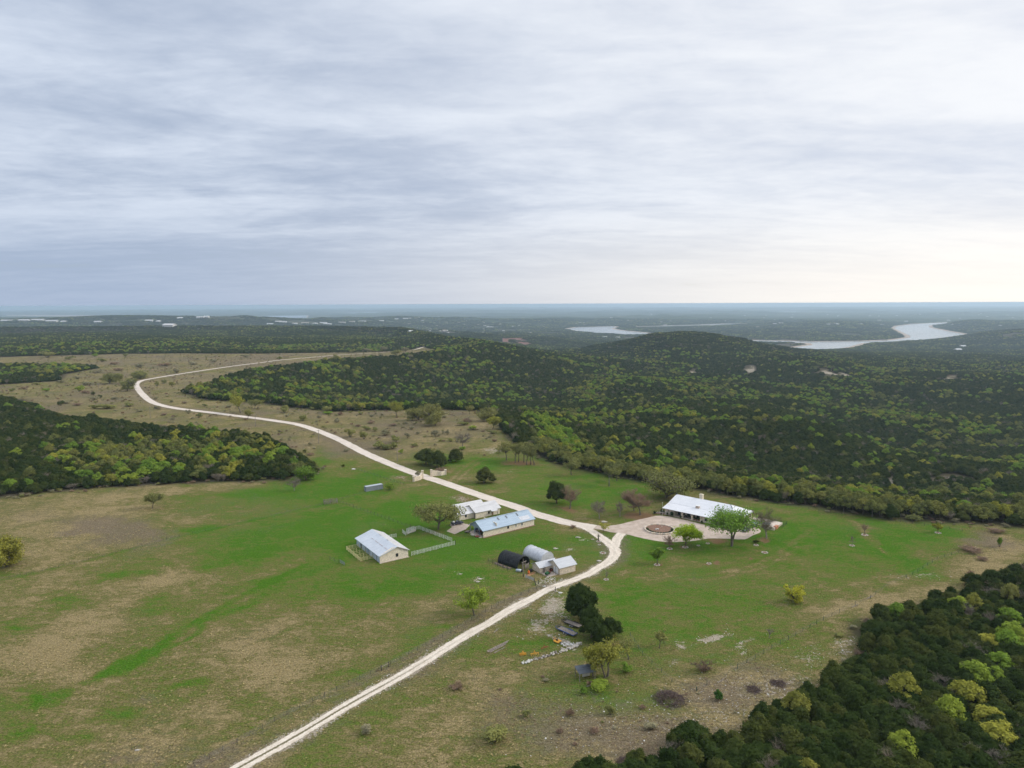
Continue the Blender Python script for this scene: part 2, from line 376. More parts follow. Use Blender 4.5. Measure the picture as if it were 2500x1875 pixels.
def cover(X, Y, dp, dl):
    """what grows where: lush/dry, dead brown, bare stone, soil, woodland, shore, red clearing, far country"""
    X0, Y0 = X, Y
    wr = np.clip(np.hypot(X, Y) / 300.0, 0.5, 2.0)      # ragged patch outlines
    X = X + ((vnoise(X0, Y0, 38, 201, 3) - 0.5) * 34 + (vnoise(X0, Y0, 9, 211, 2) - 0.5) * 9) * wr
    Y = Y + ((vnoise(X0, Y0, 38, 221, 3) - 0.5) * 34 + (vnoise(X0, Y0, 9, 231, 2) - 0.5) * 9) * wr
    Xf, Yf = X0 + (vnoise(X0, Y0, 5, 241, 2) - 0.5) * 5, Y0 + (vnoise(X0, Y0, 5, 251, 2) - 0.5) * 5
    wd = wood_sdf(X0, Y0, dp)
    n30 = vnoise(X0, Y0, 30, 50, 3); n9 = vnoise(X0, Y0, 9, 60, 2); n80 = vnoise(X0, Y0, 80, 70, 2)
    green = np.full(X.shape, 0.37) + (n30 - 0.5) * 0.34 + (n80 - 0.5) * 0.2
    def add(arr, lst, k=1.0):
        for q in lst:
            arr += k * q[4] * blob(X, Y, q[0], q[1], q[2], q[3], q[5] if len(q) > 5 else 0.0)
    # lush ground (positive) and dry ground (negative)
    add(green, [(700, 1195, 190, 30, 0.75, 4), (800, 1300, 300, 55, 0.5, 8), (980, 1420, 200, 40, 0.45), (640, 1330, 160, 40, 0.35), (1120, 1330, 130, 40, 0.4), (1010, 1240, 130, 32, 0.45), (900, 1180, 110, 20, 0.4),
        (1230, 1330, 110, 30, 0.35), (1330, 1330, 90, 30, 0.4), (1180, 1400, 90, 40, 0.3), (330, 1590, 70, 28, 0.85, 28), (450, 1540, 55, 9, 0.7, 30), (560, 1480, 110, 20, 0.5, 24), (1260, 1120, 200, 40, 0.25),
        (210, 1405, 60, 12, 0.6), (120, 1690, 60, 18, 0.6, 12), (470, 1690, 40, 12, 0.6), (340, 1730, 40, 14, 0.5), (60, 1520, 50, 14, 0.5), (250, 1640, 60, 14, 0.45, 20), (430, 1285, 60, 10, 0.6, 8),
        (1600, 1330, 200, 45, 0.5), (1560, 1430, 150, 55, 0.35), (1800, 1430, 180, 70, 0.28), (1960, 1290, 220, 40, 0.45), (2200, 1360, 90, 40, 0.5, -15), (1740, 1540, 160, 60, 0.3), (1500, 1500, 90, 80, 0.3),
        (1480, 1180, 160, 35, 0.4), (1350, 1210, 90, 30, 0.35), (1900, 1230, 130, 14, 0.3), (1550, 1210, 80, 20, 0.3), (1340, 1560, 60, 20, 0.25), (1180, 1560, 80, 40, 0.25), (1520, 1690, 90, 30, 0.4), (1600, 1690, 40, 16, 0.4), (1720, 1790, 40, 14, 0.5),
        (920, 1620, 160, 40, 0.18, 30), (820, 1440, 180, 50, 0.2), (980, 1750, 80, 40, 0.15), (2330, 1320, 120, 30, 0.25), (770, 1120, 22, 30, 0.4)])
    add(green, [(820, 1290, 330, 75, 0.22), (2050, 1320, 300, 60, 0.22), (2250, 1310, 160, 35, 0.3), (2100, 1400, 130, 40, 0.2)])
    add(green, [(150, 1480, 60, 12, 0.4, 10), (380, 1480, 70, 16, 0.35, 12), (560, 1610, 30, 12, 0.4), (660, 1560, 40, 9, 0.45, 20), (260, 1560, 50, 14, 0.35, 15), (500, 1760, 50, 14, 0.35), (90, 1780, 60, 16, 0.4), (230, 1790, 50, 14, 0.35, 10), (620, 1720, 40, 12, 0.3), (330, 1400, 60, 10, 0.35), (520, 1385, 80, 12, 0.35, 10)])
    add(green, [(250, 1250, 260, 45, -0.35), (100, 1320, 150, 40, -0.3), (430, 1200, 190, 12, -0.55, 3), (290, 1470, 200, 60, -0.38, 20), (420, 1400, 80, 25, -0.35), (620, 1560, 120, 60, -0.33, 25), (150, 1600, 150, 60, -0.28),
        (420, 1800, 260, 80, -0.22, 20), (700, 1640, 120, 50, -0.25, 20), (1560, 1830, 250, 70, -0.3), (1750, 1690, 200, 70, -0.35), (2120, 1310, 50, 16, -0.75, -25), (2180, 1350, 26, 16, -0.7, -60), (2050, 1460, 110, 18, -0.5, 8),
        (2320, 1420, 130, 26, -0.45, 12), (2440, 1340, 90, 40, -0.5), (1440, 1420, 60, 12, -0.3), (1240, 1640, 120, 60, -0.2), (1100, 1790, 130, 70, -0.2), (700, 1350, 90, 14, -0.25, 12), (1050, 1480, 90, 30, -0.3), (1700, 1385, 170, 10, -0.35), (1640, 1375, 60, 8, -0.3)])
    # worn trails, ditch lines and weeds along the fences
    nearf = (Y0 < 470) & (Y0 > 100)
    def line(pts, w):
        d = np.full(X.shape, 1e9); d[nearf] = dist_line(X0[nearf] + (n9[nearf] - 0.5) * 1.5, Y0[nearf], polyline_px(pts, 4.0), 1); return smooth(w, w * 0.35, d)
    green += 0.30 * line([(800, 1230), (588, 1277), (407, 1318), (181, 1377), (-20, 1422)], 2.2) + 0.34 * line([(741, 1381), (650, 1425), (560, 1472), (420, 1558), (300, 1640)], 2.6)
    green -= 0.20 * line([(1500, 1392), (1560, 1402), (1650, 1405), (1760, 1398), (1860, 1372), (1930, 1330), (1980, 1290)], 1.6) + 0.20 * line([(1510, 1400), (1570, 1412), (1655, 1415), (1770, 1408), (1875, 1380), (1950, 1335)], 1.6)
    green -= 0.28 * line([(1088, 1186), (1112, 1160), (1150, 1130), (1200, 1105)], 1.8) + 0.28 * line([(1104, 1188), (1130, 1160), (1165, 1133), (1215, 1108)], 1.8)
    green -= 0.15 * line([(1900, 1480), (2040, 1440), (2150, 1400), (2260, 1340)], 2.0) + 0.15 * line([(1240, 1460), (1150, 1440), (1060, 1425), (960, 1400)], 1.8)
    for k_ in range(9): green -= 0.10 * line([(395 + k_ * 36, 1372 - k_ * 8), (455 + k_ * 36, 1440 - k_ * 8)], 1.1)
    # the dry meadow beyond the gate and along the far road
    meadow = smooth(405, 470, Y + 0.1 * X) * smooth(0, -10, dp)
    green = green * (1 - meadow) + meadow * (0.29 + (n30 - 0.5) * 0.5 + (n9 - 0.5) * 0.3)
    add(green, [(1150, 1130, 130, 30, 0.42), (1030, 1110, 60, 14, 0.15), (770, 1110, 25, 30, 0.2), (820, 1140, 60, 8, 0.15)])
    brown = smooth(0.52, 0.8, n30) * 0.30 + meadow * (0.36 + (n80 - 0.5) * 0.8 + (n30 - 0.5) * 0.5)
    add(brown, [(270, 1300, 110, 26, 0.95), (180, 1270, 120, 24, 0.4), (860, 1110, 130, 26, 0.45), (1020, 1045, 160, 26, 0.4), (640, 1090, 70, 22, 0.45), (1640, 1790, 260, 70, 0.55), (1450, 1760, 160, 60, 0.5), (1750, 1660, 140, 50, 0.55),
        (2440, 1335, 70, 30, 0.6), (2370, 1340, 60, 14, 0.6), (480, 1840, 200, 60, 0.35), (600, 1560, 80, 40, 0.3), (1250, 1720, 100, 40, 0.3), (560, 880, 300, 18, 0.35), (380, 1700, 60, 16, 0.4), (1200, 1640, 140, 30, 0.2)])
    bare = np.zeros(X.shape)
    pd = [(1350, 1480, 42, 34, 0.85), (1375, 1570, 42, 12, 1.0, -25), (1310, 1530, 34, 20, 0.6), (1330, 1420, 20, 10, 0.6), (955, 1665, 40, 24, 0.9, 28), (1740, 1557, 36, 10, 1.1, 12), (1665, 1578, 18, 12, 1.0, -30), (1810, 1570, 30, 9, 0.7, 15), (1820, 1594, 14, 8, 0.9),
          (1640, 1620, 16, 8, 0.6), (1030, 1150, 1, 1, 0.0), (975, 1166, 24, 6, 0.6), (1118, 1214, 26, 7, 0.5), (1140, 1222, 28, 5, 0.5), (1166, 1416, 15, 6, 0.55), (1118, 1402, 9, 4, 0.5), (1085, 1390, 12, 4, 0.3), (1370, 1425, 20, 10, 0.7),
          (2070, 1585, 30, 40, 0.5), (1980, 1600, 60, 30, 0.35), (1880, 1680, 160, 50, 0.38), (1700, 1770, 170, 40, 0.35), (2250, 1405, 60, 10, 0.35), (1420, 1317, 12, 3, 0.7), (1395, 1340, 16, 4, 0.7), (1402, 1370, 10, 6, 0.8), (1240, 1150, 14, 4, 0.5), (1205, 1100, 26, 7, 0.8), (1460, 1750, 100, 40, 0.2)]
    X, Y = Xf, Yf
    add(bare, pd)
    soil = np.zeros(X.shape)
    add(soil, [(975, 1166, 26, 7, 0.6), (1118, 1214, 28, 8, 0.5), (1140, 1222, 30, 5, 0.5), (1560, 1258, 38, 10, 1.25), (1270, 1131, 52, 6, 1.0), (1378, 1240, 34, 7, 0.6), (1752, 1320, 30, 6, 1.2), (1865, 1318, 20, 8, 1.1), (1755, 1374, 14, 6, 1.0), (1840, 1365, 12, 5, 0.9), (1715, 1378, 12, 4, 0.8), (1604, 1378, 8, 4, 1.1), (1673, 1334, 9, 4, 1.1), (1060, 1302, 55, 9, 0.5),
        (1410, 1320, 30, 5, 0.0), (1390, 1246, 16, 5, 0.8), (1500, 1572, 30, 14, 0.8), (1180, 1318, 4, 2, 0), (1080, 1150, 40, 6, 0.6), (1723, 1640, 24, 10, 0.7), (1465, 1268, 12, 4, 0.5), (1620, 1216, 45, 5, 0.5), (1540, 1215, 20, 6, 0.4)])
    X, Y = X0, Y0
    # worn verge along the tracks
    near = Y < 520
    dt = np.full(X.shape, 1e9); dt[near] = np.minimum(dist_line(X[near], Y[near], TRACK), dist_line(X[near], Y[near], TRACK_SPUR))
    bare = np.maximum(bare, 0.75 * smooth(3.6, 1.4, dt + (n9 - 0.5) * 2.2))
    brown = brown + 0.4 * smooth(9, 2, dt) + 0.35 * line([(475, 1872), (700, 1745), (931, 1634), (1100, 1545), (1231, 1469), (1329, 1431)], 3.0)
    dm = np.full(X.shape, 1e9); nm = (Y < 2000) & (Y > 250); dm[nm] = dist_line(X[nm], Y[nm], MAIN_ROAD, 3)
    brown = brown + 0.3 * smooth(12, 4, dm) * meadow
    forest = smooth(6, -3, wd + (n9 - 0.5) * 6)
    # pale ledges and clearings among the far trees
    for (u, v, ru, rv, s) in [(2330, 1180, 46, 26, 1.5), (2280, 1200, 20, 10, 1.0), (2175, 1180, 8, 14, 1.4), (1700, 912, 16, 5, 1.6), (1830, 903, 14, 4, 1.4), (2040, 910, 45, 5, 1.4), (2280, 922, 70, 5, 1.2), (1810, 1015, 6, 10, 1.0), (1610, 985, 30, 16, 0.5), (1520, 960, 60, 20, 0.3)]:
        gx, gy, g_z = G(u, v)
        bare = bare + s * blob(X, Y, u, v, ru, rv, 0, g_z) * smooth(0.38, 0.62, vnoise(X, Y, 22, 81, 2))
    shore = smooth(70, 8, dl) * (Y > 2500)
    shore = np.where(dl < 0, 1, shore) * (Y > 2500)
    red = np.zeros(X.shape)
    gx, gy, g_z = G(1258, 831)
    red = blob(X, Y, 1258, 831, 36, 9, 0, g_z) * 1.4
    far = smooth(4500, 8500, np.hypot(X, Y))
    return np.clip(np.stack([green, brown, bare, soil, forest, shore, red, far], -1), 0, 1)

def build_ground():
    rings = np.concatenate([[0, 40, 80], np.geomspace(105, 700, 300), np.geomspace(703, 4000, 260)[1:], np.geomspace(4000, 9500, 190)[1:], np.geomspace(9500, 60000, 110)[1:]])
    az = np.radians(np.concatenate([np.linspace(-180, -50, 18)[:-1], np.linspace(-50, -42, 12)[:-1], np.linspace(-42, 42, 521), np.linspace(42, 50, 12)[1:], np.linspace(50, 180, 18)[1:-1]]))
    Rg, A = np.meshgrid(rings, az, indexing='ij')
    X = Rg * np.sin(A); Y = Rg * np.cos(A)
    nr, na = X.shape
    Z, dp, dl = land(X, Y, True)
    idx = np.arange(nr * na).reshape(nr, na)
    a = idx[:-1, :]; b = np.roll(idx, -1, 1)[:-1, :]; c = np.roll(idx, -1, 1)[1:, :]; d = idx[1:, :]
    Fa = np.stack([a, d, c, b], -1).reshape(-1, 4)
    me = mesh_np('ground', np.stack([X, Y, Z], -1).reshape(-1, 3), Fa, True)
    cv = cover(X, Y, dp, dl).astype(np.float32)
    for nm_, ch in (('cover_a', cv[..., :4]), ('cover_b', cv[..., 4:])):
        at = me.color_attributes.new(nm_, 'FLOAT_COLOR', 'POINT'); at.data.foreach_set('color', np.ascontiguousarray(ch).ravel())
    # ---------------- material
    t = NT('meadow_ground'); pos = t.geo.outputs['Position']
    A1 = t.N.new('ShaderNodeAttribute'); A1.attribute_name = 'cover_a'; s1 = t.sep(A1.outputs['Color'])
    A2 = t.N.new('ShaderNodeAttribute'); A2.attribute_name = 'cover_b'; s2 = t.sep(A2.outputs['Color'])
    n_big = t.noise(pos, 0.05, 6, 0.66, 0.8); n_mid = t.noise(t.mapping(pos, (0.13, 0.30, 0.3), (0, 0, 0.5)), 1.0, 6, 0.72, 1.2)
    n_fin = t.noise(t.mapping(pos, (0.75, 1.5, 1.0), (0, 0, 0.35)), 1.0, 5, 0.75); n_tuft = t.noise(pos, 0.55, 5, 0.75, 0.6); n_spk = t.noise(pos, 2.3, 3, 0.7)
    ex = lambda v, a_=0.34, b_=0.66: t.math('SUBTRACT', t.mapr(v, a_, b_), 0.5)
    g = t.math('ADD', s1[0], t.math('MULTIPLY', ex(n_mid), 0.42))
    g = t.math('ADD', g, t.math('MULTIPLY', ex(n_fin), 0.28))
    g = t.math('ADD', g, t.math('MULTIPLY', ex(n_tuft), 0.28))
    g = t.math('ADD', g, t.math('MULTIPLY', ex(n_big), 0.34))
    c = t.ramp(g, [(0.0, (0.275, 0.215, 0.110)), (0.20, (0.195, 0.160, 0.072)), (0.42, (0.140, 0.136, 0.045)), (0.68, (0.108, 0.144, 0.029)), (1.0, (0.064, 0.146, 0.014))])
    bn = t.mapr(t.math('ADD', s1[1], t.math('ADD', t.math('MULTIPLY', ex(n_tuft), 0.42), t.math('MULTIPLY', ex(n_mid), 0.25))), 0.18, 0.80)
    c = t.mix(t.math('MULTIPLY', bn, 0.8), c, t.mix(t.mapr(n_fin, 0.35, 0.65), (0.125, 0.095, 0.064), (0.225, 0.178, 0.128)))
    c = t.mix(1.0, c, t.mix(t.mapr(n_spk, 0.30, 0.70), (0.54, 0.54, 0.52), (1.42, 1.41, 1.36)), 'MULTIPLY')
    c = t.mix(t.mapr(n_tuft, 0.58, 0.76, 0, 0.35), c, (0.085, 0.085, 0.032))
    sn = t.mapr(t.math('ADD', A1.outputs['Alpha'], t.math('MULTIPLY', ex(n_tuft), 0.5)), 0.25, 0.8)
    c = t.mix(t.math('MULTIPLY', sn, 0.85), c, t.mix(n_fin, (0.15, 0.082, 0.048), (0.25, 0.15, 0.09)))
    vor = t.voronoi(pos, 1.7); n_rock = t.noise(pos, 0.9, 5, 0.8, 0.5); n_rk2 = t.noise(pos, 0.2, 4, 0.7)
    bb = t.mapr(t.math('ADD', t.math('ADD', s1[2], t.math('MULTIPLY', ex(n_rock), 0.75)), t.math('MULTIPLY', ex(n_rk2), 0.35)), 0.45, 0.75)
    c = t.mix(t.math('MULTIPLY', bb, 0.9), c, t.mix(t.mapr(n_spk, 0.35, 0.65), (0.27, 0.215, 0.155), (0.47, 0.41, 0.33)))
    # woodland floor and the wooded country too far off to tell trees apart
    nf = t.noise(pos, 0.018, 6, 0.75); nf2 = t.noise(pos, 0.0016, 4, 0.6); nf3 = t.noise(pos, 0.006, 5, 0.7)
    floor = t.mix(n_fin, (0.055, 0.048, 0.03), (0.10, 0.085, 0.055))
    wf = t.ramp(nf, [(0.30, (0.018, 0.028, 0.014)), (0.5, (0.040, 0.056, 0.024)), (0.66, (0.085, 0.105, 0.040)), (0.78, (0.20, 0.19, 0.12))])
    wf = t.mix(t.mapr(nf3, 0.57, 0.70), wf, (0.24, 0.21, 0.15))
    wf = t.mix(t.mapr(t.noise(t.mapping(pos, (0.0009, 0.0009, 0.0009)), 1.0, 6, 0.7), 0.55, 0.68, 0, 0.6), wf, (0.15, 0.145, 0.085))
    wf = t.mix(1.0, wf, t.ramp(nf2, [(0.3, (0.75, 0.8, 0.8)), (0.7, (1.25, 1.2, 1.1))]), 'MULTIPLY')
    fcol = t.mix(A2.outputs['Alpha'], floor, wf)
    fm = t.math('MULTIPLY', s2[0], t.math('SUBTRACT', 1.0, t.math('MULTIPLY', bb, t.math('MINIMUM', t.math('MULTIPLY', s1[2], 1.5), 1.0)), True))
    c = t.mix(fm, c, fcol)
    c = t.mix(t.mapr(t.math('ADD', s2[2], t.math('MULTIPLY', t.math('SUBTRACT', nf3, 0.5), 0.8)), 0.35, 0.6), c, (0.19, 0.105, 0.08))
    c = t.mix(t.mapr(t.math('ADD', s2[1], t.math('MULTIPLY', t.math('SUBTRACT', nf3, 0.5), 0.5)), 0.45, 0.75), c, t.mix(n_big, (0.33, 0.26, 0.20), (0.46, 0.38, 0.31)))
    t.bump(t.math('ADD', t.math('MULTIPLY', n_tuft, 0.8), t.math('MULTIPLY', n_fin, 0.6)), 0.6, 1.0)
    t.b.inputs['Specular IOR Level'].default_value = 0.0
    me.materials.append(t.done(c, 0.95))
    o = add_obj('ground', me); tag(o, kind='structure')
    return o
ground = build_ground()

# ------------------------------------------------------------------ lake
def build_lake():
    t = NT('lake_water'); pos = t.geo.outputs['Position']
    n = t.noise(t.mapping(pos, (0.004, 0.02, 1)), 1.0, 4, 0.6)
    c = t.mix(n, (0.10, 0.13, 0.15), (0.16, 0.18, 0.19))
    t.b.inputs['Specular IOR Level'].default_value = 0.5; t.b.inputs['IOR'].default_value = 1.33
    t.bump(t.noise(pos, 0.12, 3, 0.6), 0.10, 0.5)
    m = t.done(c, 0.14)
    me = mesh_np('lake', [(-9000, 3000, LAKE_Z), (9000, 3000, LAKE_Z), (9000, 24000, LAKE_Z), (-9000, 24000, LAKE_Z)], [(0, 1, 2, 3)])
    me.materials.append(m); tag(add_obj('lake', me), kind='structure')
build_lake()

# ------------------------------------------------------------------ roads
def ribbon(name, line, width, mat, z0=0.03, jit=0.25, seed=1):
    n = len(line); tan = np.gradient(line, axis=0); tan /= np.linalg.norm(tan, axis=1)[:, None] + 1e-9
    nor = np.stack([-tan[:, 1], tan[:, 0]], -1); s = np.concatenate([[0], np.cumsum(np.linalg.norm(np.diff(line, axis=0), axis=1))])
    w = np.array([width(i / (n - 1)) if callable(width) else width for i in range(n)])
    cols = 9; V = []; UV = []
    for k in range(cols):
        f = -1 + 2 * k / (cols - 1)
        j = (vnoise(s, s * 0 + k * 17 + seed * 5, 4.0, seed, 3) - 0.5) * 2 * jit * (abs(f) > 0.9)
        off = (f * w * 0.5 + j * np.sign(f))[:, None] * nor
        p = line + off; z = land(p[:, 0], p[:, 1]) + z0 + 0.00012 * p[:, 1] - (0.02 if abs(f) > 0.9 else 0)
        V.append(np.concatenate([p, z[:, None]], 1)); UV.append(np.stack([np.full(n, f), s], -1))
    V = np.stack(V, 1); UV = np.stack(UV, 1)
    idx = np.arange(n * cols).reshape(n, cols)
    Fa = np.stack([idx[:-1, :-1], idx[:-1, 1:], idx[1:, 1:], idx[1:, :-1]], -1).reshape(-1, 4)
    me = mesh_np(name, V.reshape(-1, 3), Fa, True)
    uv = me.uv_layers.new(name='road'); uv.data.foreach_set('uv', UV.reshape(-1, 2)[Fa.ravel()].astype(np.float32).ravel())
    me.materials.append(mat); return tag(add_obj(name, me), kind='structure')
def road_mats():
    t = NT('caliche_road'); uv = t.N.new('ShaderNodeUVMap'); uv.uv_map = 'road'; pos = t.geo.outputs['Position']
    n = t.noise(t.mapping(uv.outputs[0], (1.4, 0.10, 1)), 1.0, 5, 0.6); n2 = t.noise(pos, 1.2, 5, 0.7); n3 = t.noise(pos, 0.09, 3)
    c = t.mix(t.mapr(n, 0.35, 0.65), (0.56, 0.475, 0.39), (0.66, 0.57, 0.48)); c = t.mix(t.mapr(n2, 0.35, 0.75, 0, 0.55), c, (0.70, 0.62, 0.53))
    c = t.mix(t.mapr(n3, 0.5, 0.75, 0, 0.4), c, (0.45, 0.37, 0.30))
    sx = t.N.new('ShaderNodeSeparateXYZ'); t.L.new(uv.outputs[0], sx.inputs[0])
    edge = t.mapr(t.math('ABSOLUTE', sx.outputs[0]), 0.72, 1.0, 0, 0.45); c = t.mix(edge, c, (0.66, 0.58, 0.46))
    gr = t.mapr(t.math('ADD', t.math('ABSOLUTE', sx.outputs[0]), t.math('MULTIPLY', t.math('SUBTRACT', t.noise(pos, 0.35, 5, 0.7), 0.5), 0.55)), 0.90, 1.02)
    c = t.mix(gr, c, t.mix(n2, (0.20, 0.165, 0.085), (0.125, 0.13, 0.045)))
    t.bump(n2, 0.03); MATS['road'] = t.done(c, 0.92)
    t = NT('dirt_track'); uv = t.N.new('ShaderNodeUVMap'); uv.uv_map = 'road'; pos = t.geo.outputs['Position']
    sx = t.N.new('ShaderNodeSeparateXYZ'); t.L.new(uv.outputs[0], sx.inputs[0]); sp = t.N.new('ShaderNodeSeparateXYZ'); t.L.new(pos, sp.inputs[0])
    n = t.noise(t.mapping(uv.outputs[0], (1.8, 0.25, 1)), 1.0, 5, 0.65); n2 = t.noise(pos, 1.7, 5, 0.75)
    c = t.mix(t.mapr(n, 0.35, 0.65), (0.54, 0.45, 0.35), (0.70, 0.61, 0.50)); c = t.mix(t.mapr(n2, 0.45, 0.7), c, (0.76, 0.69, 0.59))
    ax = t.math('ABSOLUTE', sx.outputs[0])
    strip = t.mapr(t.math('ADD', ax, t.math('MULTIPLY', t.math('SUBTRACT', n2, 0.5), 0.5)), 0.10, 0.26, 1, 0)
    strip = t.math('MULTIPLY', strip, t.mapr(t.math('ADD', sp.outputs[1], t.math('MULTIPLY', n, 30.0)), 172, 212, 1.0, 0.12))
    c = t.mix(strip, c, t.mix(n2, (0.17, 0.13, 0.075), (0.115, 0.115, 0.05)))
    gr = t.mapr(t.math('ADD', ax, t.math('MULTIPLY', t.math('SUBTRACT', t.noise(pos, 0.6, 5, 0.75), 0.5), 0.9)), 0.86, 1.05)
    c = t.mix(gr, c, t.mix(n2, (0.22, 0.175, 0.10), (0.15, 0.14, 0.06)))
    t.bump(n2, 0.08); MATS['track'] = t.done(c, 0.95)
    t = NT('concrete_apron'); pos = t.geo.outputs['Position']
    n = t.noise(pos, 0.35, 5, 0.6); n2 = t.noise(t.mapping(pos, (0.25, 1.1, 1), (0, 0, -0.75)), 1.0, 4, 0.6)
    c = t.mix(t.mapr(n, 0.3, 0.7), (0.40, 0.315, 0.245), (0.54, 0.44, 0.36)); c = t.mix(t.mapr(n2, 0.5, 0.75, 0, 0.5), c, (0.36, 0.29, 0.235))
    t.bump(t.noise(pos, 3.0, 3), 0.02); MATS['apron'] = t.done(c, 0.88)
road_mats()
ribbon('main_road', MAIN_ROAD, lambda f: 7.2 if f < 0.35 else 7.2 - 1.2 * min(1.0, (f - 0.35) / 0.2), MATS['road'], 0.035, 0.5, 3)
ribbon('dirt_track', TRACK, lambda f: 3.5 + 1.4 * math.exp(-((f - 0.12) / 0.1) ** 2), MATS['track'], 0.030, 0.35, 7)
ribbon('track_spur', TRACK_SPUR, 4.2, MATS['track'], 0.024, 0.35, 9)
def flat_poly(name, pts, mat, z, kind='structure'):
    n = len(pts); me = bpy.data.meshes.new(name)
    bm_v = [(x, y, z) for x, y in pts] + [(x, y, z - 0.25) for x, y in pts]
    me.from_pydata(bm_v, [], [list(range(n))] + [[i, i + n, (i + 1) % n + n, (i + 1) % n] for i in range(n)])
    me.materials.append(mat); o = add_obj(name, me); 
    if kind: tag(o, kind=kind)
    return o
APRON = polyline_px([(1446, 1281.5), (1468, 1283), (1503, 1282), (1546, 1272), (1582, 1264), (1612, 1259), (1660, 1267), (1718, 1281), (1770, 1291), (1800, 1290), (1832, 1281), (1858, 1297), (1838, 1307), (1817, 1317), (1782, 1315.5), (1731, 1315), (1698, 1320), (1655, 1323.5), (1622, 1323),
    (1582, 1317), (1551, 1310), (1523, 1303), (1491, 1299.5), (1465, 1293), (1446, 1291)], 2.0)
flat_poly('driveway_apron', [tuple(p) for p in APRON][::-1], MATS['apron'], 0.055)

# ------------------------------------------------------------------ haze over the whole country
def build_haze():
    s = 62000.0; z0, z1 = -340.0, 101.2
    V = [(-s, -s, z0), (s, -s, z0), (s, s, z0), (-s, s, z0), (-s, -s, z1), (s, -s, z1), (s, s, z1), (-s, s, z1)]
    me = mesh_np('haze', V, [(3, 2, 1, 0), (4, 5, 6, 7), (0, 1, 5, 4), (1, 2, 6, 5), (2, 3, 7, 6), (3, 0, 4, 7)])
    m = bpy.data.materials.new('haze_air'); m.use_nodes = True; nt = m.node_tree; nt.nodes.clear()
    out = nt.nodes.new('ShaderNodeOutputMaterial'); v = nt.nodes.new('ShaderNodeVolumePrincipled')
    v.inputs['Color'].default_value = (0.68, 0.85, 1.0, 1); v.inputs['Density'].default_value = 6.4e-5; v.inputs['Anisotropy'].default_value = 0.35
    nt.links.new(v.outputs[0], out.inputs['Volume'])
    me.materials.append(m); o = add_obj('haze', me); tag(o, 'thin blue haze over the far country', 'haze', kind='stuff')
build_haze()
# ------------------------------------------------------------------ trees
def rand_unit(n, g):
    v = g.normal(size=(n, 3)); return v / np.linalg.norm(v, axis=1)[:, None]
def ico(sub=1):
    t = (1 + 5 ** 0.5) / 2
    V = [(-1, t, 0), (1, t, 0), (-1, -t, 0), (1, -t, 0), (0, -1, t), (0, 1, t), (0, -1, -t), (0, 1, -t), (t, 0, -1), (t, 0, 1), (-t, 0, -1), (-t, 0, 1)]
    Fc = [(0, 11, 5), (0, 5, 1), (0, 1, 7), (0, 7, 10), (0, 10, 11), (1, 5, 9), (5, 11, 4), (11, 10, 2), (10, 7, 6), (7, 1, 8), (3, 9, 4), (3, 4, 2), (3, 2, 6), (3, 6, 8), (3, 8, 9), (4, 9, 5), (2, 4, 11), (6, 2, 10), (8, 6, 7), (9, 8, 1)]
    V = [np.array(v) / np.linalg.norm(v) for v in V]
    for _ in range(sub):
        cache = {}; nf = []
        def mid(a, b):
            k = (min(a, b), max(a, b))
            if k not in cache: m = V[a] + V[b]; V.append(m / np.linalg.norm(m)); cache[k] = len(V) - 1
            return cache[k]
        for a, b, c in Fc:
            ab, bc, ca = mid(a, b), mid(b, c), mid(c, a); nf += [(a, ab, ca), (b, bc, ab), (c, ca, bc), (ab, bc, ca)]
        Fc = nf
    return np.array(V), np.array(Fc)
ICO1 = ico(1); ICO0 = ico(0)
def leaf_tris(c, nrm, size, g, elong=1.3):
    """small leaf-spray triangles centred at c, facing nrm"""
    n = len(c); a = np.cross(nrm, rand_unit(n, g)); a /= np.linalg.norm(a, axis=1)[:, None] + 1e-9
    b = np.cross(nrm, a); s = size[:, None] if np.ndim(size) else size
    V = np.stack([c + a * s * elong, c - a * s * 0.55 + b * s * 0.8, c - a * s * 0.55 - b * s * 0.8], 1).reshape(-1, 3)
    return V, np.arange(3 * n).reshape(-1, 3)
def lobes_crown(g, lobes, n, size, up=0.35, inner=0.82, elong=1.3, core=ICO1, lowcut=-0.55):
    """lobes: rows cx cy cz rx ry rz; sprays over each lobe's shell and a ragged core inside it"""
    lobes = np.asarray(lobes); area = lobes[:, 3] * lobes[:, 5]; pr = area / area.sum()
    k = g.choice(len(lobes), n, p=pr); d = rand_unit(n, g)
    d[:, 2] = np.where(d[:, 2] < lowcut, -d[:, 2], d[:, 2])
    rr = (0.80 + 0.46 * g.random(n) ** 1.9)[:, None]
    c = lobes[k, :3] + d * lobes[k, 3:] * rr
    nr = d + rand_unit(n, g) * 0.75; nr[:, 2] += up; nr /= np.linalg.norm(nr, axis=1)[:, None]
    V, Fc = leaf_tris(c, nr, size * g.uniform(0.6, 1.35, n), g, elong)
    Vs = [V]; Fs = [Fc]; off = len(V)
    if inner:
        for L_ in lobes:
            v = core[0] * L_[3:] * inner * g.uniform(0.86, 1.1, (len(core[0]), 1)) + L_[:3]
            Vs.append(v); Fs.append(core[1] + off); off += len(v)
    return np.concatenate(Vs), np.concatenate(Fs)
def juniper_lobes(g, n=12):
    L_ = []
    for i in range(n):
        a = i * 2.4 + g.uniform(-.5, .5); q = math.sqrt((i + 0.6) / n); r = 0.33 * q * g.uniform(.8, 1.1)
        z = 0.70 - 0.40 * q ** 2 + g.uniform(-0.13, 0.12); s = g.uniform(0.13, 0.20)
        L_.append((r * math.cos(a), r * math.sin(a), z, s, s, s * g.uniform(0.8, 1.25)))
    L_.append((0, 0, 0.40, 0.30, 0.30, 0.32)); L_.append((g.uniform(-.12, .12), g.uniform(-.12, .12), 0.76, 0.15, 0.15, 0.15))
    return L_
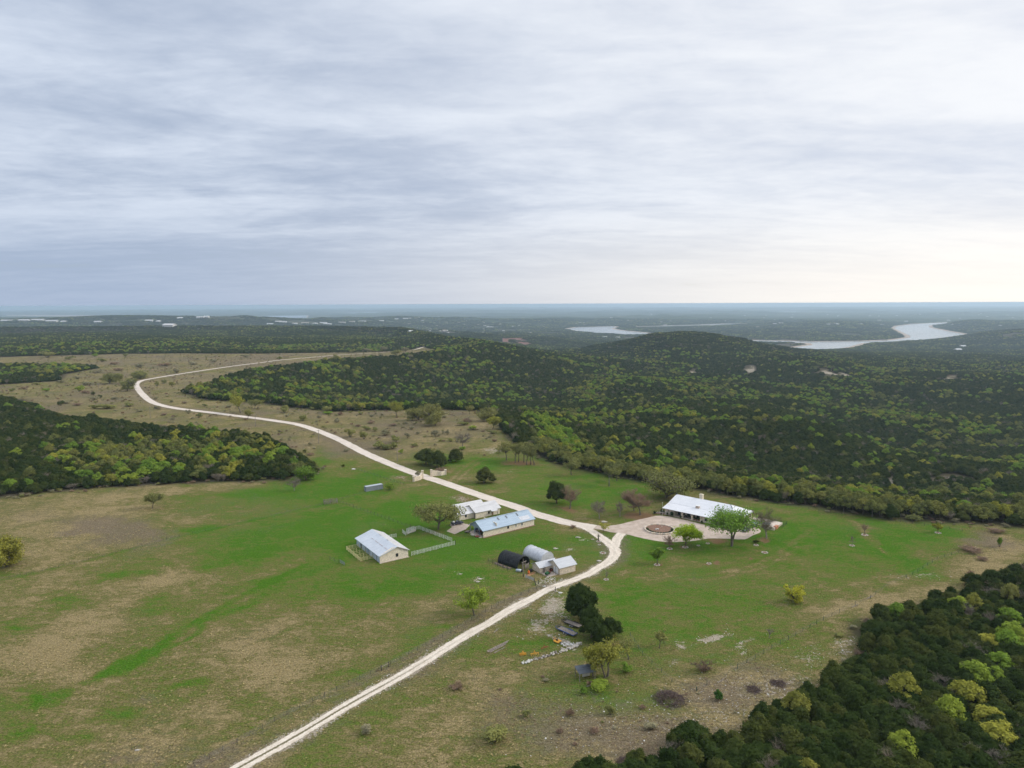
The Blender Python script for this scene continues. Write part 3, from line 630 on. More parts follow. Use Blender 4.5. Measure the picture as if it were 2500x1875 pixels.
def oak_lobes(g, n=13, flat=1.0):
    L_ = []
    for i in range(n):
        a = i * 2.4 + g.uniform(-.4, .4); q = math.sqrt((i + 0.5) / n); r = 0.37 * q
        z = 0.80 - 0.36 * q ** 2 + g.uniform(-0.08, 0.06); s = g.uniform(0.11, 0.17)
        L_.append((r * math.cos(a), r * math.sin(a), z, s, s, s * g.uniform(0.7, 1.0) * flat))
    return L_
def tube(Vs, Fs, off, p0, p1, r0, r1, k=5):
    d = p1 - p0; d = d / (np.linalg.norm(d) + 1e-9); a = np.cross(d, [0.3, 0.9, 0.2]); a /= np.linalg.norm(a) + 1e-9; b = np.cross(d, a)
    ang = np.arange(k) * 2 * math.pi / k; ring = np.cos(ang)[:, None] * a + np.sin(ang)[:, None] * b
    Vs.append(np.concatenate([p0 + ring * r0, p1 + ring * r1]))
    for i in range(k):
        j = (i + 1) % k; Fs.append((off + i, off + j, off + k + j)); Fs.append((off + i, off + k + j, off + k + i))
    return off + 2 * k
def skeleton(g, height, spread, trunk_h, r0, levels=3, stems=1, nb=4, lean=(0, 0), droop=0.0, wig=0.22, low=True):
    """tapered trunk and limbs; returns (V, F, tips)"""
    Vs, Fs, tips, nodes = [], [], [], []; st = [0]
    def grow(p, d, length, r, lev):
        segs = 3; q = p
        for s in range(segs):
            d = d + g.normal(size=3) * wig * 0.5; d[2] -= droop * 0.1 * lev; d = d / np.linalg.norm(d)
            q2 = q + d * length / segs; ra = r * (1 - 0.45 * s / segs); rb = r * (1 - 0.45 * (s + 1) / segs)
            st[0] = tube(Vs, Fs, st[0], q, q2, ra, rb, 6 if lev == 0 else (4 if lev < 2 else 3)); q = q2
            if lev >= 1: nodes.append(q)
            if lev >= 1 and lev < levels and s >= 1:
                kids(q, d, length * 0.6, rb * 0.62, lev + 1, 1)
            if low and lev == 0 and s == 1 and stems < 3: kids(q, d * 0.2, length * 0.55, rb * 0.4, 1, 2)
        if lev >= levels: tips.append(q)
        else: kids(q, d, length * 0.78, r * 0.55, lev + 1, nb if lev == 0 else 2)
    def kids(q, d, length, r, lev, m):
        a0 = g.uniform(0, 6.283)
        for i in range(m):
            a = a0 + i * 6.283 / m + g.uniform(-.5, .5)
            el = g.uniform(0.25, 0.95) if lev == 1 else g.uniform(0.0, 0.8)
            h = np.array([math.cos(a) * math.cos(el), math.sin(a) * math.cos(el), math.sin(el)])
            nd = d * 0.45 + h * (0.9 if lev == 1 else 0.75); nd /= np.linalg.norm(nd)
            grow(q, nd, length * g.uniform(0.75, 1.15), r, lev)
    for s in range(stems):
        a = g.uniform(0, 6.283); ln = 0.0 if stems == 1 else 0.35
        d = np.array([math.cos(a) * ln + lean[0], math.sin(a) * ln + lean[1], 1.0]); d /= np.linalg.norm(d)
        grow(np.array([math.cos(a), math.sin(a), 0]) * (0.0 if stems == 1 else r0 * 0.9) - np.array([0, 0, 0.15]), d, trunk_h + 0.15, r0, 0)
    V = np.concatenate(Vs); tips = np.array(tips + [q for q in nodes if q[2] > trunk_h * 0.9][::2])
    # fit to the wanted crown
    top = max(V[:, 2].max(), 0.1); wid = max(np.percentile(np.hypot(V[:, 0], V[:, 1]), 97), 0.1)
    sx = spread * 0.46 / wid; sz = height * 0.93 / top
    kz = lambda z: np.where(z < trunk_h, z * 1.0, trunk_h + (z - trunk_h) * (height * 0.93 - trunk_h) / max(top - trunk_h, 0.1))
    for arr in (V, tips):
        w = np.clip(arr[:, 2] / (trunk_h + 0.01), 0, 1) ** 1.5
        k = (1 - w) + w * sx
        arr[:, 0] *= k; arr[:, 1] *= k; arr[:, 2] = kz(arr[:, 2])
    return V, np.array(Fs), tips
def leafy(g, tips, height, n, size, rad, up=0.4, flat=0.75):
    """leaf sprays gathered round the branch ends"""
    k = g.integers(0, len(tips), n); d = rand_unit(n, g) * (g.uniform(0.25, 1.0, n) ** 0.6)[:, None]
    R = rad * (0.7 + 0.6 * g.random(len(tips)))[k][:, None]
    c = tips[k] + d * R * np.array([1, 1, flat])
    nr = d + rand_unit(n, g) * 0.8; nr[:, 2] += up; nr /= np.linalg.norm(nr, axis=1)[:, None]
    return leaf_tris(c, nr, size * g.uniform(0.6, 1.35, n), g)
def twiggy(g, tips, n, length, width, rad, up=0.6):
    """fine bare twigs as slivers"""
    k = g.integers(0, len(tips), n); p = tips[k] + rand_unit(n, g) * rad * g.uniform(0, 0.8, n)[:, None]
    d = rand_unit(n, g); d[:, 2] = np.abs(d[:, 2]) * 0.6 + up * 0.4; d += (tips[k] - tips.mean(0)) * 0.12; d /= np.linalg.norm(d, axis=1)[:, None]
    a = np.cross(d, rand_unit(n, g)); a /= np.linalg.norm(a, axis=1)[:, None] + 1e-9
    L_ = length * g.uniform(0.5, 1.3, n)[:, None]
    V = np.stack([p - a * width, p + a * width, p + d * L_], 1).reshape(-1, 3)
    return V, np.arange(3 * n).reshape(-1, 3)
def mk(name, VF, mat, sm=False):
    me = mesh_np(name, VF[0], VF[1], sm); me.materials.append(mat); return me

# prototypes, one unit wide and one unit tall (trunk and crown meshes), shared by every tree of the woods
def proto_trunk(g, stems=1, r=0.03, h=0.55, branches=4):
    Vs, Fs, off = [], [], 0
    for s in range(stems):
        a = g.uniform(0, 6.283); q = np.array([0.03 * math.cos(a), 0.03 * math.sin(a), -0.05]) * (stems > 1) + np.array([0, 0, -0.05 * (stems == 1)])
        t = np.array([0.12 * math.cos(a), 0.12 * math.sin(a), h]) if stems > 1 else np.array([g.uniform(-.04, .04), g.uniform(-.04, .04), h])
        off = tube(Vs, Fs, off, q, t, r, r * 0.55, 5)
        for b in range(branches):
            aa = a + b * 6.283 / branches + g.uniform(-.5, .5); f = g.uniform(0.45, 1.0); p = q + (t - q) * f
            e = p + np.array([math.cos(aa) * 0.28, math.sin(aa) * 0.28, g.uniform(0.1, 0.25)])
            off = tube(Vs, Fs, off, p, e, r * 0.5, r * 0.2, 4)
    return np.concatenate(Vs), np.array(Fs)
PROTO = {}
def build_protos():
    for i in range(6):
        g = np.random.default_rng(100 + i)
        PROTO[('juniper', i)] = (mk('trunk', proto_trunk(g, 1 if i % 2 else 2, 0.03, 0.5, 3), M_BARK),
            mk('crown', lobes_crown(g, juniper_lobes(g, 11 + i % 4), 3200, 0.033, 0.5, 0.78, 1.7), M_JUN))
    for i in range(4):
        g = np.random.default_rng(200 + i)
        for kind, mat in (('oak_bright', M_OAKB), ('oak_yellow', M_OAKY), ('oak_olive', M_OLIVE)):
            g2 = np.random.default_rng(210 + i)
            PROTO[(kind, i)] = (mk('trunk', proto_trunk(g2, 1 + i % 2, 0.028, 0.62, 5), M_BARK),
                mk('crown', lobes_crown(g2, oak_lobes(g2, 12 + i), 1900, 0.036, 0.55, 0.62 if kind == 'oak_bright' else 0.5, 1.1, ICO0), mat))
    for i in range(3):
        g = np.random.default_rng(300 + i)
        V, Fc, tips = skeleton(g, 1.0, 1.0, 0.3, 0.022, 3, 1 + i % 2, 4)
        PROTO[('bare', i)] = (mk('trunk', (V, Fc), M_PBARK), mk('crown', twiggy(g, tips, 900, 0.16, 0.006, 0.10), M_GREY))
build_protos()
NVAR = {'juniper': 6, 'oak_bright': 4, 'oak_yellow': 4, 'oak_olive': 4, 'bare': 3}
# ------------------------------------------------------------------ woods: the largest trees are things, the rest is forest
def woods():
    g = np.random.default_rng(77)
    def cells(r0, r1, step, jit=0.42, az=43.0):
        lim = r1 * math.sin(math.radians(az)) + step
        xs = np.arange(-lim, lim, step); ys = np.arange(r0 * math.cos(math.radians(az)) - step, r1 + step, step)
        X, Y = np.meshgrid(xs, ys); X = X.ravel(); Y = Y.ravel()
        X = X + g.uniform(-jit, jit, X.shape) * step; Y = Y + g.uniform(-jit, jit, Y.shape) * step
        r = np.hypot(X, Y); k = (r >= r0) & (r < r1) & (np.abs(np.degrees(np.arctan2(X, Y))) < az)
        return X[k], Y[k]
    parts = [cells(90, 260, 3.5), cells(260, 700, 4.3), cells(700, 1300, 5.2), cells(1300, 2000, 6.2)]
    X = np.concatenate([p[0] for p in parts]); Y = np.concatenate([p[1] for p in parts])
    Z, dp, dl = land(X, Y, True); wd = wood_sdf(X, Y, dp)
    keep = wd < -0.8 + (vnoise(X, Y, 7, 91) - 0.5) * 6 + (vnoise(X, Y, 26, 92, 2) - 0.28) * 14 * smooth(500, 250, np.hypot(X, Y)) + (vnoise(X, Y, 60, 93, 2) - 0.55) * 26 * smooth(500, 800, np.hypot(X, Y))
    gap = vnoise(X, Y, 22, 81, 2)
    hole = np.zeros(X.shape)
    for (u, v, ru, rv, s) in [(2330, 1180, 46, 26, 1.5), (2280, 1200, 20, 10, 1.0), (2175, 1180, 8, 14, 1.4), (1700, 912, 16, 5, 1.6), (1830, 903, 14, 4, 1.4), (2040, 910, 45, 5, 1.4), (2280, 922, 70, 5, 1.2), (1810, 1015, 6, 10, 1.0)]:
        gx, gy, g_z = G(u, v); hole += s * blob(X, Y, u, v, ru, rv, 0, g_z)
    keep &= ~((hole > 0.22) & (gap > 0.40))
    keep &= ~((np.abs(X - 86) < 26) & (np.abs(Y - 318) < 12))
    X, Y, Z, dp = X[keep], Y[keep], Z[keep], dp[keep]
    n = len(X); R = np.hypot(X, Y)
    # which kind grows where
    patch = vnoise(X, Y, 60, 15, 3) * 0.6 + vnoise(X, Y, 15, 14, 2) * 0.4; patch2 = vnoise(X, Y, 180, 16, 2); rnd = g.random(n)
    po = np.clip((patch - 0.5) * 2.2 + (patch2 - 0.5) * 0.8 + 0.06, 0.015, 0.6) * np.where(R < 260, 0.08, np.where(R < 700, 0.6, 0.8))
    po = po * np.where(sdf(WOOD_LEFT, X, Y) < 2, 0.3, 1.0)
    for q in [(420, 1112, 300, 26, 0.40), (330, 1150, 200, 24, 0.3), (600, 1120, 70, 26, 0.3), (230, 1120, 60, 20, 0.3), (2400, 1690, 40, 70, 0.4, 60), (2300, 1800, 60, 26, 0.5, 20), (2200, 1850, 50, 18, 0.55), (2450, 1590, 60, 14, 0.7), (2460, 1770, 40, 30, 0.5), (1930, 1862, 26, 14, 0.9), (2360, 1500, 16, 10, 0.8),
              (1090, 900, 200, 22, 0.1), (760, 950, 160, 24, 0.2)]:
        po = po + q[4] * blob(X, Y, q[0], q[1], q[2], q[3], q[5] if len(q) > 5 else 0)
    po = po * 0.72
    rim = smooth(-12, -2, dp) * smooth(30, 12, dp) * (Y < 520) * (X > 15)
    brightrim = blob(X, Y, 1350, 1075, 70, 45, -30, -10)
    po = np.clip(po + rim * 0.55 + brightrim * 0.8, 0, 0.95)
    pb = 0.05 + 0.14 * smooth(0.6, 0.8, vnoise(X, Y, 45, 17, 2))
    inL = sdf(WOOD_LEFT, X, Y); pb = pb + 0.5 * smooth(-7, -2, inL) * (inL < 0) * (Y < 420) * smooth(0.45, 0.6, vnoise(X, Y, 18, 19))
    kind = np.full(n, 'juniper', dtype=object)
    oak = rnd < po; r2 = g.random(n); pk = vnoise(X, Y, 35, 23, 2) + g.uniform(-.2, .2, n)
    kind[oak & (pk < 0.40)] = 'oak_olive'; kind[oak & (pk >= 0.40) & (pk < 0.50)] = 'oak_yellow'; kind[oak & (pk >= 0.50)] = 'oak_bright'
    near_r = oak & (R < 260); kind[near_r & (r2 < 0.5)] = 'oak_bright'; kind[near_r & (r2 >= 0.5)] = 'oak_yellow'
    kind[oak & (rim > 0.4) & (brightrim < 0.25)] = 'oak_olive'; kind[oak & (rim > 0.4) & (brightrim < 0.25) & (r2 > 0.9)] = 'oak_yellow'
    kind[oak & (brightrim >= 0.25) & (r2 < 0.7)] = 'oak_bright'
    kind[(~oak) & (g.random(n) < pb)] = 'bare'
    big = np.where(kind == 'juniper', g.uniform(5.6, 9.0, n), g.uniform(6.5, 10.0, n)); big[kind == 'bare'] = g.uniform(4.5, 7, (kind == 'bare').sum())
    tall = np.where(kind == 'juniper', g.uniform(4.6, 7.6, n), g.uniform(6.5, 9.5, n)); tall[kind == 'bare'] = g.uniform(4.5, 7.0, (kind == 'bare').sum())
    big = np.where(R < 260, big * 0.95, big); big = np.where((R > 700), big * 1.12, big)
    edge = smooth(-9, 0, inL) * (inL < 0); tall = tall * (1 - 0.25 * edge)
    rot = g.uniform(0, 6.283, n)
    var = np.array([g.integers(0, NVAR[k]) for k in kind])
    u, v, mpp = proj(X, Y, Z + tall * 0.6); size = np.sqrt(big * tall) / mpp
    inside = (u > -15) & (u < 2515) & (v < 1890) & (v > 700)
    taken = np.zeros(n, bool)
    # individuals: the 300 of a kind that show largest
    GR = {'juniper': ('juniper_tree', 'tree'), 'oak_bright': ('oak_tree', 'tree'), 'oak_yellow': ('oak_tree', 'tree'), 'oak_olive': ('oak_tree', 'tree'), 'bare': ('bare_tree', 'tree')}
    LOOK = {'juniper': 'dark green juniper', 'oak_bright': 'bright green spring oak', 'oak_yellow': 'yellow green spring oak', 'oak_olive': 'olive green oak', 'bare': 'grey leafless tree'}
    sR = sdf(WOOD_RIGHT, X, Y)
    place = np.where((sR < 2) & (sR > -7), 'at the edge of the dense wood at the lower right', np.where(sR < 2, 'inside the dense wood at the lower right', np.where(inL < 2, 'in the wood left of the winding road', np.where(R < 720, np.where(dp < 14, 'along the plateau rim', 'on the wooded slope below the plateau rim'), 'in the forest beyond the plateau'))))
    for fam, lim in ((('juniper',), 300), (('oak_bright', 'oak_yellow', 'oak_olive'), 300), (('bare',), 110)):
        m = np.where(np.isin(kind, fam) & inside)[0]; m = m[np.argsort(-size[m])][:lim]
        for i in m:
            taken[i] = True; k = kind[i]; nm, cat = GR[k]
            lab = LOOK[k] + ' standing ' + place[i]
            o = thing(nm, lab, cat, (X[i], Y[i], Z[i] - 0.05), rot[i], LOOK[k] + 's ' + place[i])
            tm, cm = PROTO[(k, int(var[i]))]
            for pn, me in (('trunk', tm), ('crown', cm)):
                c = add_obj(pn, me, o); c.scale = (big[i], big[i], tall[i])
    # the rest of the woods as instances
    protos = bpy.data.collections.new('forest_protos'); names = []
    def joined(nm, meshes):
        Vs, Fs, Ms, mats, off = [], [], [], [], 0
        for me, mat, mtx in meshes:
            V = np.empty(len(me.vertices) * 3, np.float32); me.vertices.foreach_get('co', V); V = V.reshape(-1, 3) * mtx[0] + mtx[1]
            Fi = np.empty(len(me.polygons) * 3, np.int32); me.loops.foreach_get('vertex_index', Fi); Fi = Fi.reshape(-1, 3)
            if mat not in mats: mats.append(mat)
            Vs.append(V); Fs.append(Fi + off); Ms.append(np.full(len(Fi), mats.index(mat), np.int32)); off += len(V)
        me = mesh_np(nm, np.concatenate(Vs), np.concatenate(Fs))
        for m_ in mats: me.materials.append(m_)
        me.polygons.foreach_set('material_index', np.concatenate(Ms)); me.update(); return me
    def reg(nm, me):
        o = bpy.data.objects.new(nm, me); protos.objects.link(o); names.append(nm); return len(names) - 1
    pid = {}
    for k, nv in NVAR.items():
        for i in range(nv):
            tm, cm = PROTO[(k, i)]
            pid[(k, i)] = ('%03d_%s' % (len(pid), k), joined('tree', [(tm, tm.materials[0], (1, 0)), (cm, cm.materials[0], (1, 0))]))
    # coarse crowns for clumps in the far distance
    gl = np.random.default_rng(9)
    def low(matname):
        L_ = juniper_lobes(gl, 4) if matname == 'juniper' else oak_lobes(gl, 6)
        VF = lobes_crown(gl, L_, 190, 0.062, 0.5, 0.86, 1.0, ICO0); return mesh_np('low', *VF)
    cl_id = []
    mt = {'juniper': M_JUN, 'oak_bright': M_OAKB, 'oak_yellow': M_OAKY, 'oak_olive': M_OLIVE, 'bare': M_GREY}
    for ci, mixk in enumerate([['juniper'] * 9, ['juniper'] * 8 + ['oak_olive'], ['juniper'] * 7 + ['oak_olive', 'oak_yellow'], ['juniper'] * 5 + ['oak_olive'] * 2 + ['oak_bright', 'oak_yellow'], ['juniper'] * 4 + ['oak_bright'] * 2 + ['oak_yellow', 'oak_olive', 'oak_olive'], ['juniper'] * 6 + ['bare', 'bare', 'oak_olive']]):
        ms = []
        order = gl.permutation(9)
        for j, k in enumerate(mixk):
            cx, cy = (order[j] % 3 - 1) * 5.6 + gl.uniform(-1.8, 1.8), (order[j] // 3 - 1) * 5.6 + gl.uniform(-1.8, 1.8)
            s = gl.uniform(6.3, 9.0); h = gl.uniform(5.5, 8.0)
            ms.append((low(k), mt[k], (np.array([s, s, h], np.float32), np.array([cx, cy, -0.8], np.float32))))
        cl_id.append(('%03d_clump' % (len(pid) + ci), joined('clump', ms)))
    order_all = list(pid.items()); index = {}
    for kk, (nm, me) in order_all: index[kk] = reg(nm, me)
    cidx = [reg(nm, me) for nm, me in cl_id]
    def gn_stuff(name, label, cat, px, rotz, scl, ids):
        me = bpy.data.meshes.new(name); m_ = len(px); me.vertices.add(m_); me.vertices.foreach_set('co', np.asarray(px, np.float32).ravel())
        for an, tp, dat, key in (('rotz', 'FLOAT', rotz, 'value'), ('scl', 'FLOAT_VECTOR', scl, 'vector'), ('pick', 'INT', ids, 'value')):
            a_ = me.attributes.new(an, tp, 'POINT'); a_.data.foreach_set(key, np.asarray(dat, np.int32 if tp == 'INT' else np.float32).ravel())
        o = add_obj(name, me); tag(o, label, cat, kind='stuff')
        ng = instancer(protos); md = o.modifiers.new('scatter', 'NODES'); md.node_group = ng
        return o
    rest = ~taken
    ids = np.array([index[(k, int(v_))] for k, v_ in zip(kind, var)])
    pts = np.stack([X, Y, Z - 0.05], -1); scl = np.stack([big, big, tall], -1)
    m = rest
    gn_stuff('forest', 'mixed juniper and oak forest covering the slopes and woods', 'forest', pts[m], rot[m], scl[m], ids[m])
    # far forest in clumps
    fx, fy, fs = [], [], []
    for r0, r1, st_, sc_ in ((2000, 4200, 14.5, 1.0), (4200, 6200, 25.0, 1.7), (6200, 9500, 38.0, 2.5)):
        a, b = cells(r0, r1, st_); fx.append(a); fy.append(b); fs.append(np.full(len(a), sc_))
    fx, fy, fs = map(np.concatenate, (fx, fy, fs))
    Zf, dpf, dlf = land(fx, fy, True); wf = wood_sdf(fx, fy, dpf)
    hole = np.zeros(fx.shape)
    for (u_, v_, ru, rv, s) in [(2040, 910, 45, 5, 1.4), (2280, 922, 70, 5, 1.2), (1258, 831, 34, 8, 1.4)]:
        gx, gy, g_z = G(u_, v_); hole += s * blob(fx, fy, u_, v_, ru, rv, 0, g_z)
    open_ = vnoise(fx, fy, 260, 71, 3)
    k = (wf < -4) & (dlf > 55) & ~((hole > 0.5) & (vnoise(fx, fy, 40, 82) > 0.4)) & ~((open_ > 0.66) & (np.hypot(fx, fy) > 4200))
    fx, fy, fs, Zf = fx[k], fy[k], fs[k], Zf[k]; m_ = len(fx)
    pch = vnoise(fx, fy, 120, 31, 3) * 0.7 + vnoise(fx, fy, 420, 32, 2) * 0.4 + g.uniform(-.22, .22, m_) + 0.05 - 0.1
    ci = np.digitize(pch, [0.48, 0.57, 0.65, 0.75]); ci = np.where(g.random(m_) < 0.07, 5, ci)
    ids = np.array(cidx)[ci]
    sj = fs * g.uniform(0.85, 1.15, m_)
    gn_stuff('far_forest', 'far hazy forest of the valley and hills', 'forest', np.stack([fx, fy, Zf - 0.4], -1), g.uniform(0, 6.283, m_), np.stack([sj, sj, np.minimum(sj, 1.5) * g.uniform(0.8, 1.2, m_)], -1), ids)
    print('FOREST individuals', taken.sum(), 'instances', rest.sum(), 'clumps', m_)
_NG = {}
def instancer(coll):
    if coll.name in _NG: return _NG[coll.name]
    ng = bpy.data.node_groups.new('scatter_' + coll.name, 'GeometryNodeTree')
    ng.interface.new_socket('Geometry', in_out='INPUT', socket_type='NodeSocketGeometry'); ng.interface.new_socket('Geometry', in_out='OUTPUT', socket_type='NodeSocketGeometry')
    N, L = ng.nodes, ng.links
    gi = N.new('NodeGroupInput'); go = N.new('NodeGroupOutput'); ip = N.new('GeometryNodeInstanceOnPoints'); ci = N.new('GeometryNodeCollectionInfo')
    ci.inputs['Collection'].default_value = coll; ci.inputs['Separate Children'].default_value = True; ci.inputs['Reset Children'].default_value = True
    def at(nm, tp):
        a = N.new('GeometryNodeInputNamedAttribute'); a.data_type = tp; a.inputs['Name'].default_value = nm; return a.outputs['Attribute']
    cx = N.new('ShaderNodeCombineXYZ'); L.new(at('rotz', 'FLOAT'), cx.inputs[2])
    L.new(gi.outputs[0], ip.inputs['Points']); L.new(ci.outputs[0], ip.inputs['Instance']); ip.inputs['Pick Instance'].default_value = True
    L.new(at('pick', 'INT'), ip.inputs['Instance Index']); L.new(cx.outputs[0], ip.inputs['Rotation']); L.new(at('scl', 'FLOAT_VECTOR'), ip.inputs['Scale'])
    L.new(ip.outputs[0], go.inputs[0]); _NG[coll.name] = ng
    return ng
woods()
# ------------------------------------------------------------------ solid modelling helper
class MB:
    def __init__(s): s.V = []; s.F = []
    def add(s, V, F):
        o = len(s.V); s.V += [tuple(v) for v in V]; s.F += [tuple(i + o for i in f) for f in F]; return s
    def box(s, x0, x1, y0, y1, z0, z1):
        return s.add([(x0, y0, z0), (x1, y0, z0), (x1, y1, z0), (x0, y1, z0), (x0, y0, z1), (x1, y0, z1), (x1, y1, z1), (x0, y1, z1)],
                     [(3, 2, 1, 0), (4, 5, 6, 7), (0, 1, 5, 4), (1, 2, 6, 5), (2, 3, 7, 6), (3, 0, 4, 7)])
    def bar(s, p, q, w, h=None, up=(0, 0, 1)):
        p, q, up = Vector(p), Vector(q), Vector(up); h = h or w; d = (q - p).normalized()
        if abs(d.dot(up)) > 0.98: up = Vector((1, 0, 0))
        a = d.cross(up).normalized() * w / 2; b = a.cross(d).normalized() * h / 2
        return s.add([p - a - b, p + a - b, p + a + b, p - a + b, q - a - b, q + a - b, q + a + b, q - a + b],
                     [(3, 2, 1, 0), (4, 5, 6, 7), (0, 1, 5, 4), (1, 2, 6, 5), (2, 3, 7, 6), (3, 0, 4, 7)])
    def tube(s, p, q, r, r2=None, k=8, cap=True):
        p, q = Vector(p), Vector(q); r2 = r if r2 is None else r2; d = (q - p).normalized()
        a = d.cross(Vector((0.31, 0.2, 0.93))).normalized(); b = d.cross(a)
        V = [p + (a * math.cos(i * 6.28318 / k) + b * math.sin(i * 6.28318 / k)) * r for i in range(k)] + [q + (a * math.cos(i * 6.28318 / k) + b * math.sin(i * 6.28318 / k)) * r2 for i in range(k)]
        F = [(i, (i + 1) % k, k + (i + 1) % k, k + i) for i in range(k)]
        if cap: F += [tuple(range(k))[::-1], tuple(range(k, 2 * k))]
        return s.add(V, F)
    def path(s, pts, r, k=6):
        for a, b in zip(pts[:-1], pts[1:]): s.tube(a, b, r, r, k)
        return s
    def prism(s, poly, x0, x1, axis='x'):
        """polygon in (y,z) pushed along x, or (x,z) along y, or (x,y) along z"""
        n = len(poly)
        f = {'x': lambda a, b, t: (t, a, b), 'y': lambda a, b, t: (a, t, b), 'z': lambda a, b, t: (a, b, t)}[axis]
        V = [f(a, b, x0) for a, b in poly] + [f(a, b, x1) for a, b in poly]
        return s.add(V, [tuple(range(n))[::-1], tuple(range(n, 2 * n))] + [(i, (i + 1) % n, n + (i + 1) % n, n + i) for i in range(n)])
    def slab(s, pts, th):
        """closed sheet under a planar polygon of 3-D points"""
        n = len(pts); V = [Vector(p) for p in pts]; nr = (V[1] - V[0]).cross(V[2] - V[0]).normalized()
        if nr.z < 0: nr = -nr
        W = [p - nr * th for p in V]
        return s.add(V + W, [tuple(range(n)), tuple(range(n, 2 * n))[::-1]] + [(i, i + n, (i + 1) % n + n, (i + 1) % n) for i in range(n)])
    def sphere(s, c, r, sub=0):
        V, F = ICO1 if sub else ICO0; r = np.array(r) if np.ndim(r) else np.array([r, r, r])
        return s.add(V * r + np.array(c), [tuple(int(i) for i in f) for f in F])
    def obj(s, name, mat, parent=None, smooth_=False, bevel=0.0):
        me = bpy.data.meshes.new(name); me.from_pydata(s.V, [], s.F)
        if smooth_: me.polygons.foreach_set('use_smooth', np.ones(len(me.polygons), bool))
        me.materials.append(mat); o = add_obj(name, me, parent)
        if bevel:
            b = o.modifiers.new('bevel', 'BEVEL'); b.width = bevel; b.segments = 1; b.limit_method = 'ANGLE'
        return o
def B(): return MB()

def stone(name, c1, c2, mortar, sx=0.55, sy=0.28):
    t = NT(name); co = t.coords('Object')
    s_ = t.N.new('ShaderNodeSeparateXYZ'); t.L.new(co, s_.inputs[0]); cb = t.N.new('ShaderNodeCombineXYZ')
    t.put(cb.inputs[0], t.math('ADD', s_.outputs[0], s_.outputs[1])); t.L.new(s_.outputs[2], cb.inputs[1])
    br = t.N.new('ShaderNodeTexBrick'); t.L.new(cb.outputs[0], br.inputs['Vector']); br.inputs['Scale'].default_value = 1.0
    br.inputs['Brick Width'].default_value = sx; br.inputs['Row Height'].default_value = sy; br.inputs['Mortar Size'].default_value = 0.022; br.offset = 0.42; br.squash = 0.7; br.squash_frequency = 3
    n = t.noise(co, 0.9, 5, 0.65); n2 = t.noise(co, 4.0, 4, 0.7)
    ca = t.mix(t.mapr(n2, 0.3, 0.7), c1, c2)
    br.inputs['Color1'].default_value = (0.76, 0.75, 0.74, 1); br.inputs['Color2'].default_value = (1.12, 1.1, 1.06, 1); br.inputs['Mortar'].default_value = (*[m / max(c, 0.01) for m, c in zip(mortar, c1)], 1)
    c = t.mix(1.0, ca, br.outputs[0], 'MULTIPLY'); c = t.mix(t.mapr(n, 0.45, 0.8, 0, 0.3), c, tuple(0.66 * v for v in c1))
    t.bump(t.math('ADD', br.outputs['Fac'], t.math('MULTIPLY', n2, -0.6)), -0.03); MATS[name] = t.done(c, 0.92); return MATS[name]
S_CREAM = stone('cream_limestone', (0.75, 0.655, 0.52), (0.86, 0.77, 0.64), (0.70, 0.62, 0.51))
S_SHED = stone('rough_fieldstone', (0.58, 0.48, 0.36), (0.78, 0.68, 0.54), (0.64, 0.57, 0.46), 0.6, 0.36)
S_GATE = stone('gate_limestone', (0.68, 0.58, 0.45), (0.80, 0.70, 0.56), (0.62, 0.54, 0.43), 0.7, 0.35)
def sheet_metal(name, c1, c2, rough=0.38, metal=0.35, streak=(0.15, 1.2, 1), rust=0.0):
    t = NT(name); co = t.coords('Object'); n = t.noise(t.mapping(co, streak), 1.0, 5, 0.6); n2 = t.noise(co, 0.35, 3)
    c = t.mix(t.mapr(n, 0.3, 0.7), c1, c2); c = t.mix(t.mapr(n2, 0.45, 0.7, 0, 0.25), c, tuple(0.88 * v for v in c1))
    if rust: c = t.mix(t.mapr(t.noise(co, 0.8, 5, 0.7), 0.60, 0.72, 0, rust), c, (0.20, 0.10, 0.06))
    t.b.inputs['Specular IOR Level'].default_value = 0.5
    MATS[name] = t.done(c, t.mapr(n, 0.2, 0.8, rough - 0.08, rough + 0.12), metal); return MATS[name]
R_BLUE = sheet_metal('blue_grey_roof', (0.33, 0.41, 0.485), (0.42, 0.50, 0.57), 0.5, 0.05)
R_WHITE = sheet_metal('pale_galvanised_roof', (0.52, 0.505, 0.495), (0.64, 0.625, 0.61), 0.5, 0.05)
R_BARN_SHADE = sheet_metal('barn_roof', (0.50, 0.535, 0.575), (0.60, 0.63, 0.665), 0.5, 0.05)  # blue-grey of the barn's left slopes: their shade put into the colour
R_SHED = sheet_metal('shed_roof', (0.46, 0.465, 0.475), (0.56, 0.565, 0.57), 0.5, 0.05)
R_HOUSE = sheet_metal('house_roof', (0.64, 0.64, 0.655), (0.72, 0.72, 0.73), 0.5, 0.0)
R_OLD = sheet_metal('old_tin_roof', (0.07, 0.085, 0.10), (0.13, 0.145, 0.16), 0.7, 0.0, rust=0.8)
W_BLUE = sheet_metal('blue_grey_siding', (0.24, 0.31, 0.39), (0.34, 0.42, 0.50), 0.5, 0.1, (1.6, 1.6, 0.12))
W_BARN = sheet_metal('worn_barn_siding', (0.38, 0.44, 0.51), (0.56, 0.61, 0.66), 0.55, 0.0, (1.4, 1.4, 0.3), 0.25)
GLASS = M('window_glass', (0.018, 0.022, 0.028), (0.03, 0.035, 0.045), 1.0, 0.08, spec=0.6)
DARK = M('dark_metal', (0.02, 0.02, 0.022), (0.04, 0.04, 0.042), 2.0, 0.6)
BLACKV = M('dark_opening', (0.012, 0.012, 0.014), (0.02, 0.02, 0.02), 1.0, 0.9)
WHITE = M('white_paint', (0.68, 0.67, 0.64), (0.78, 0.77, 0.74), 1.4, 0.5)
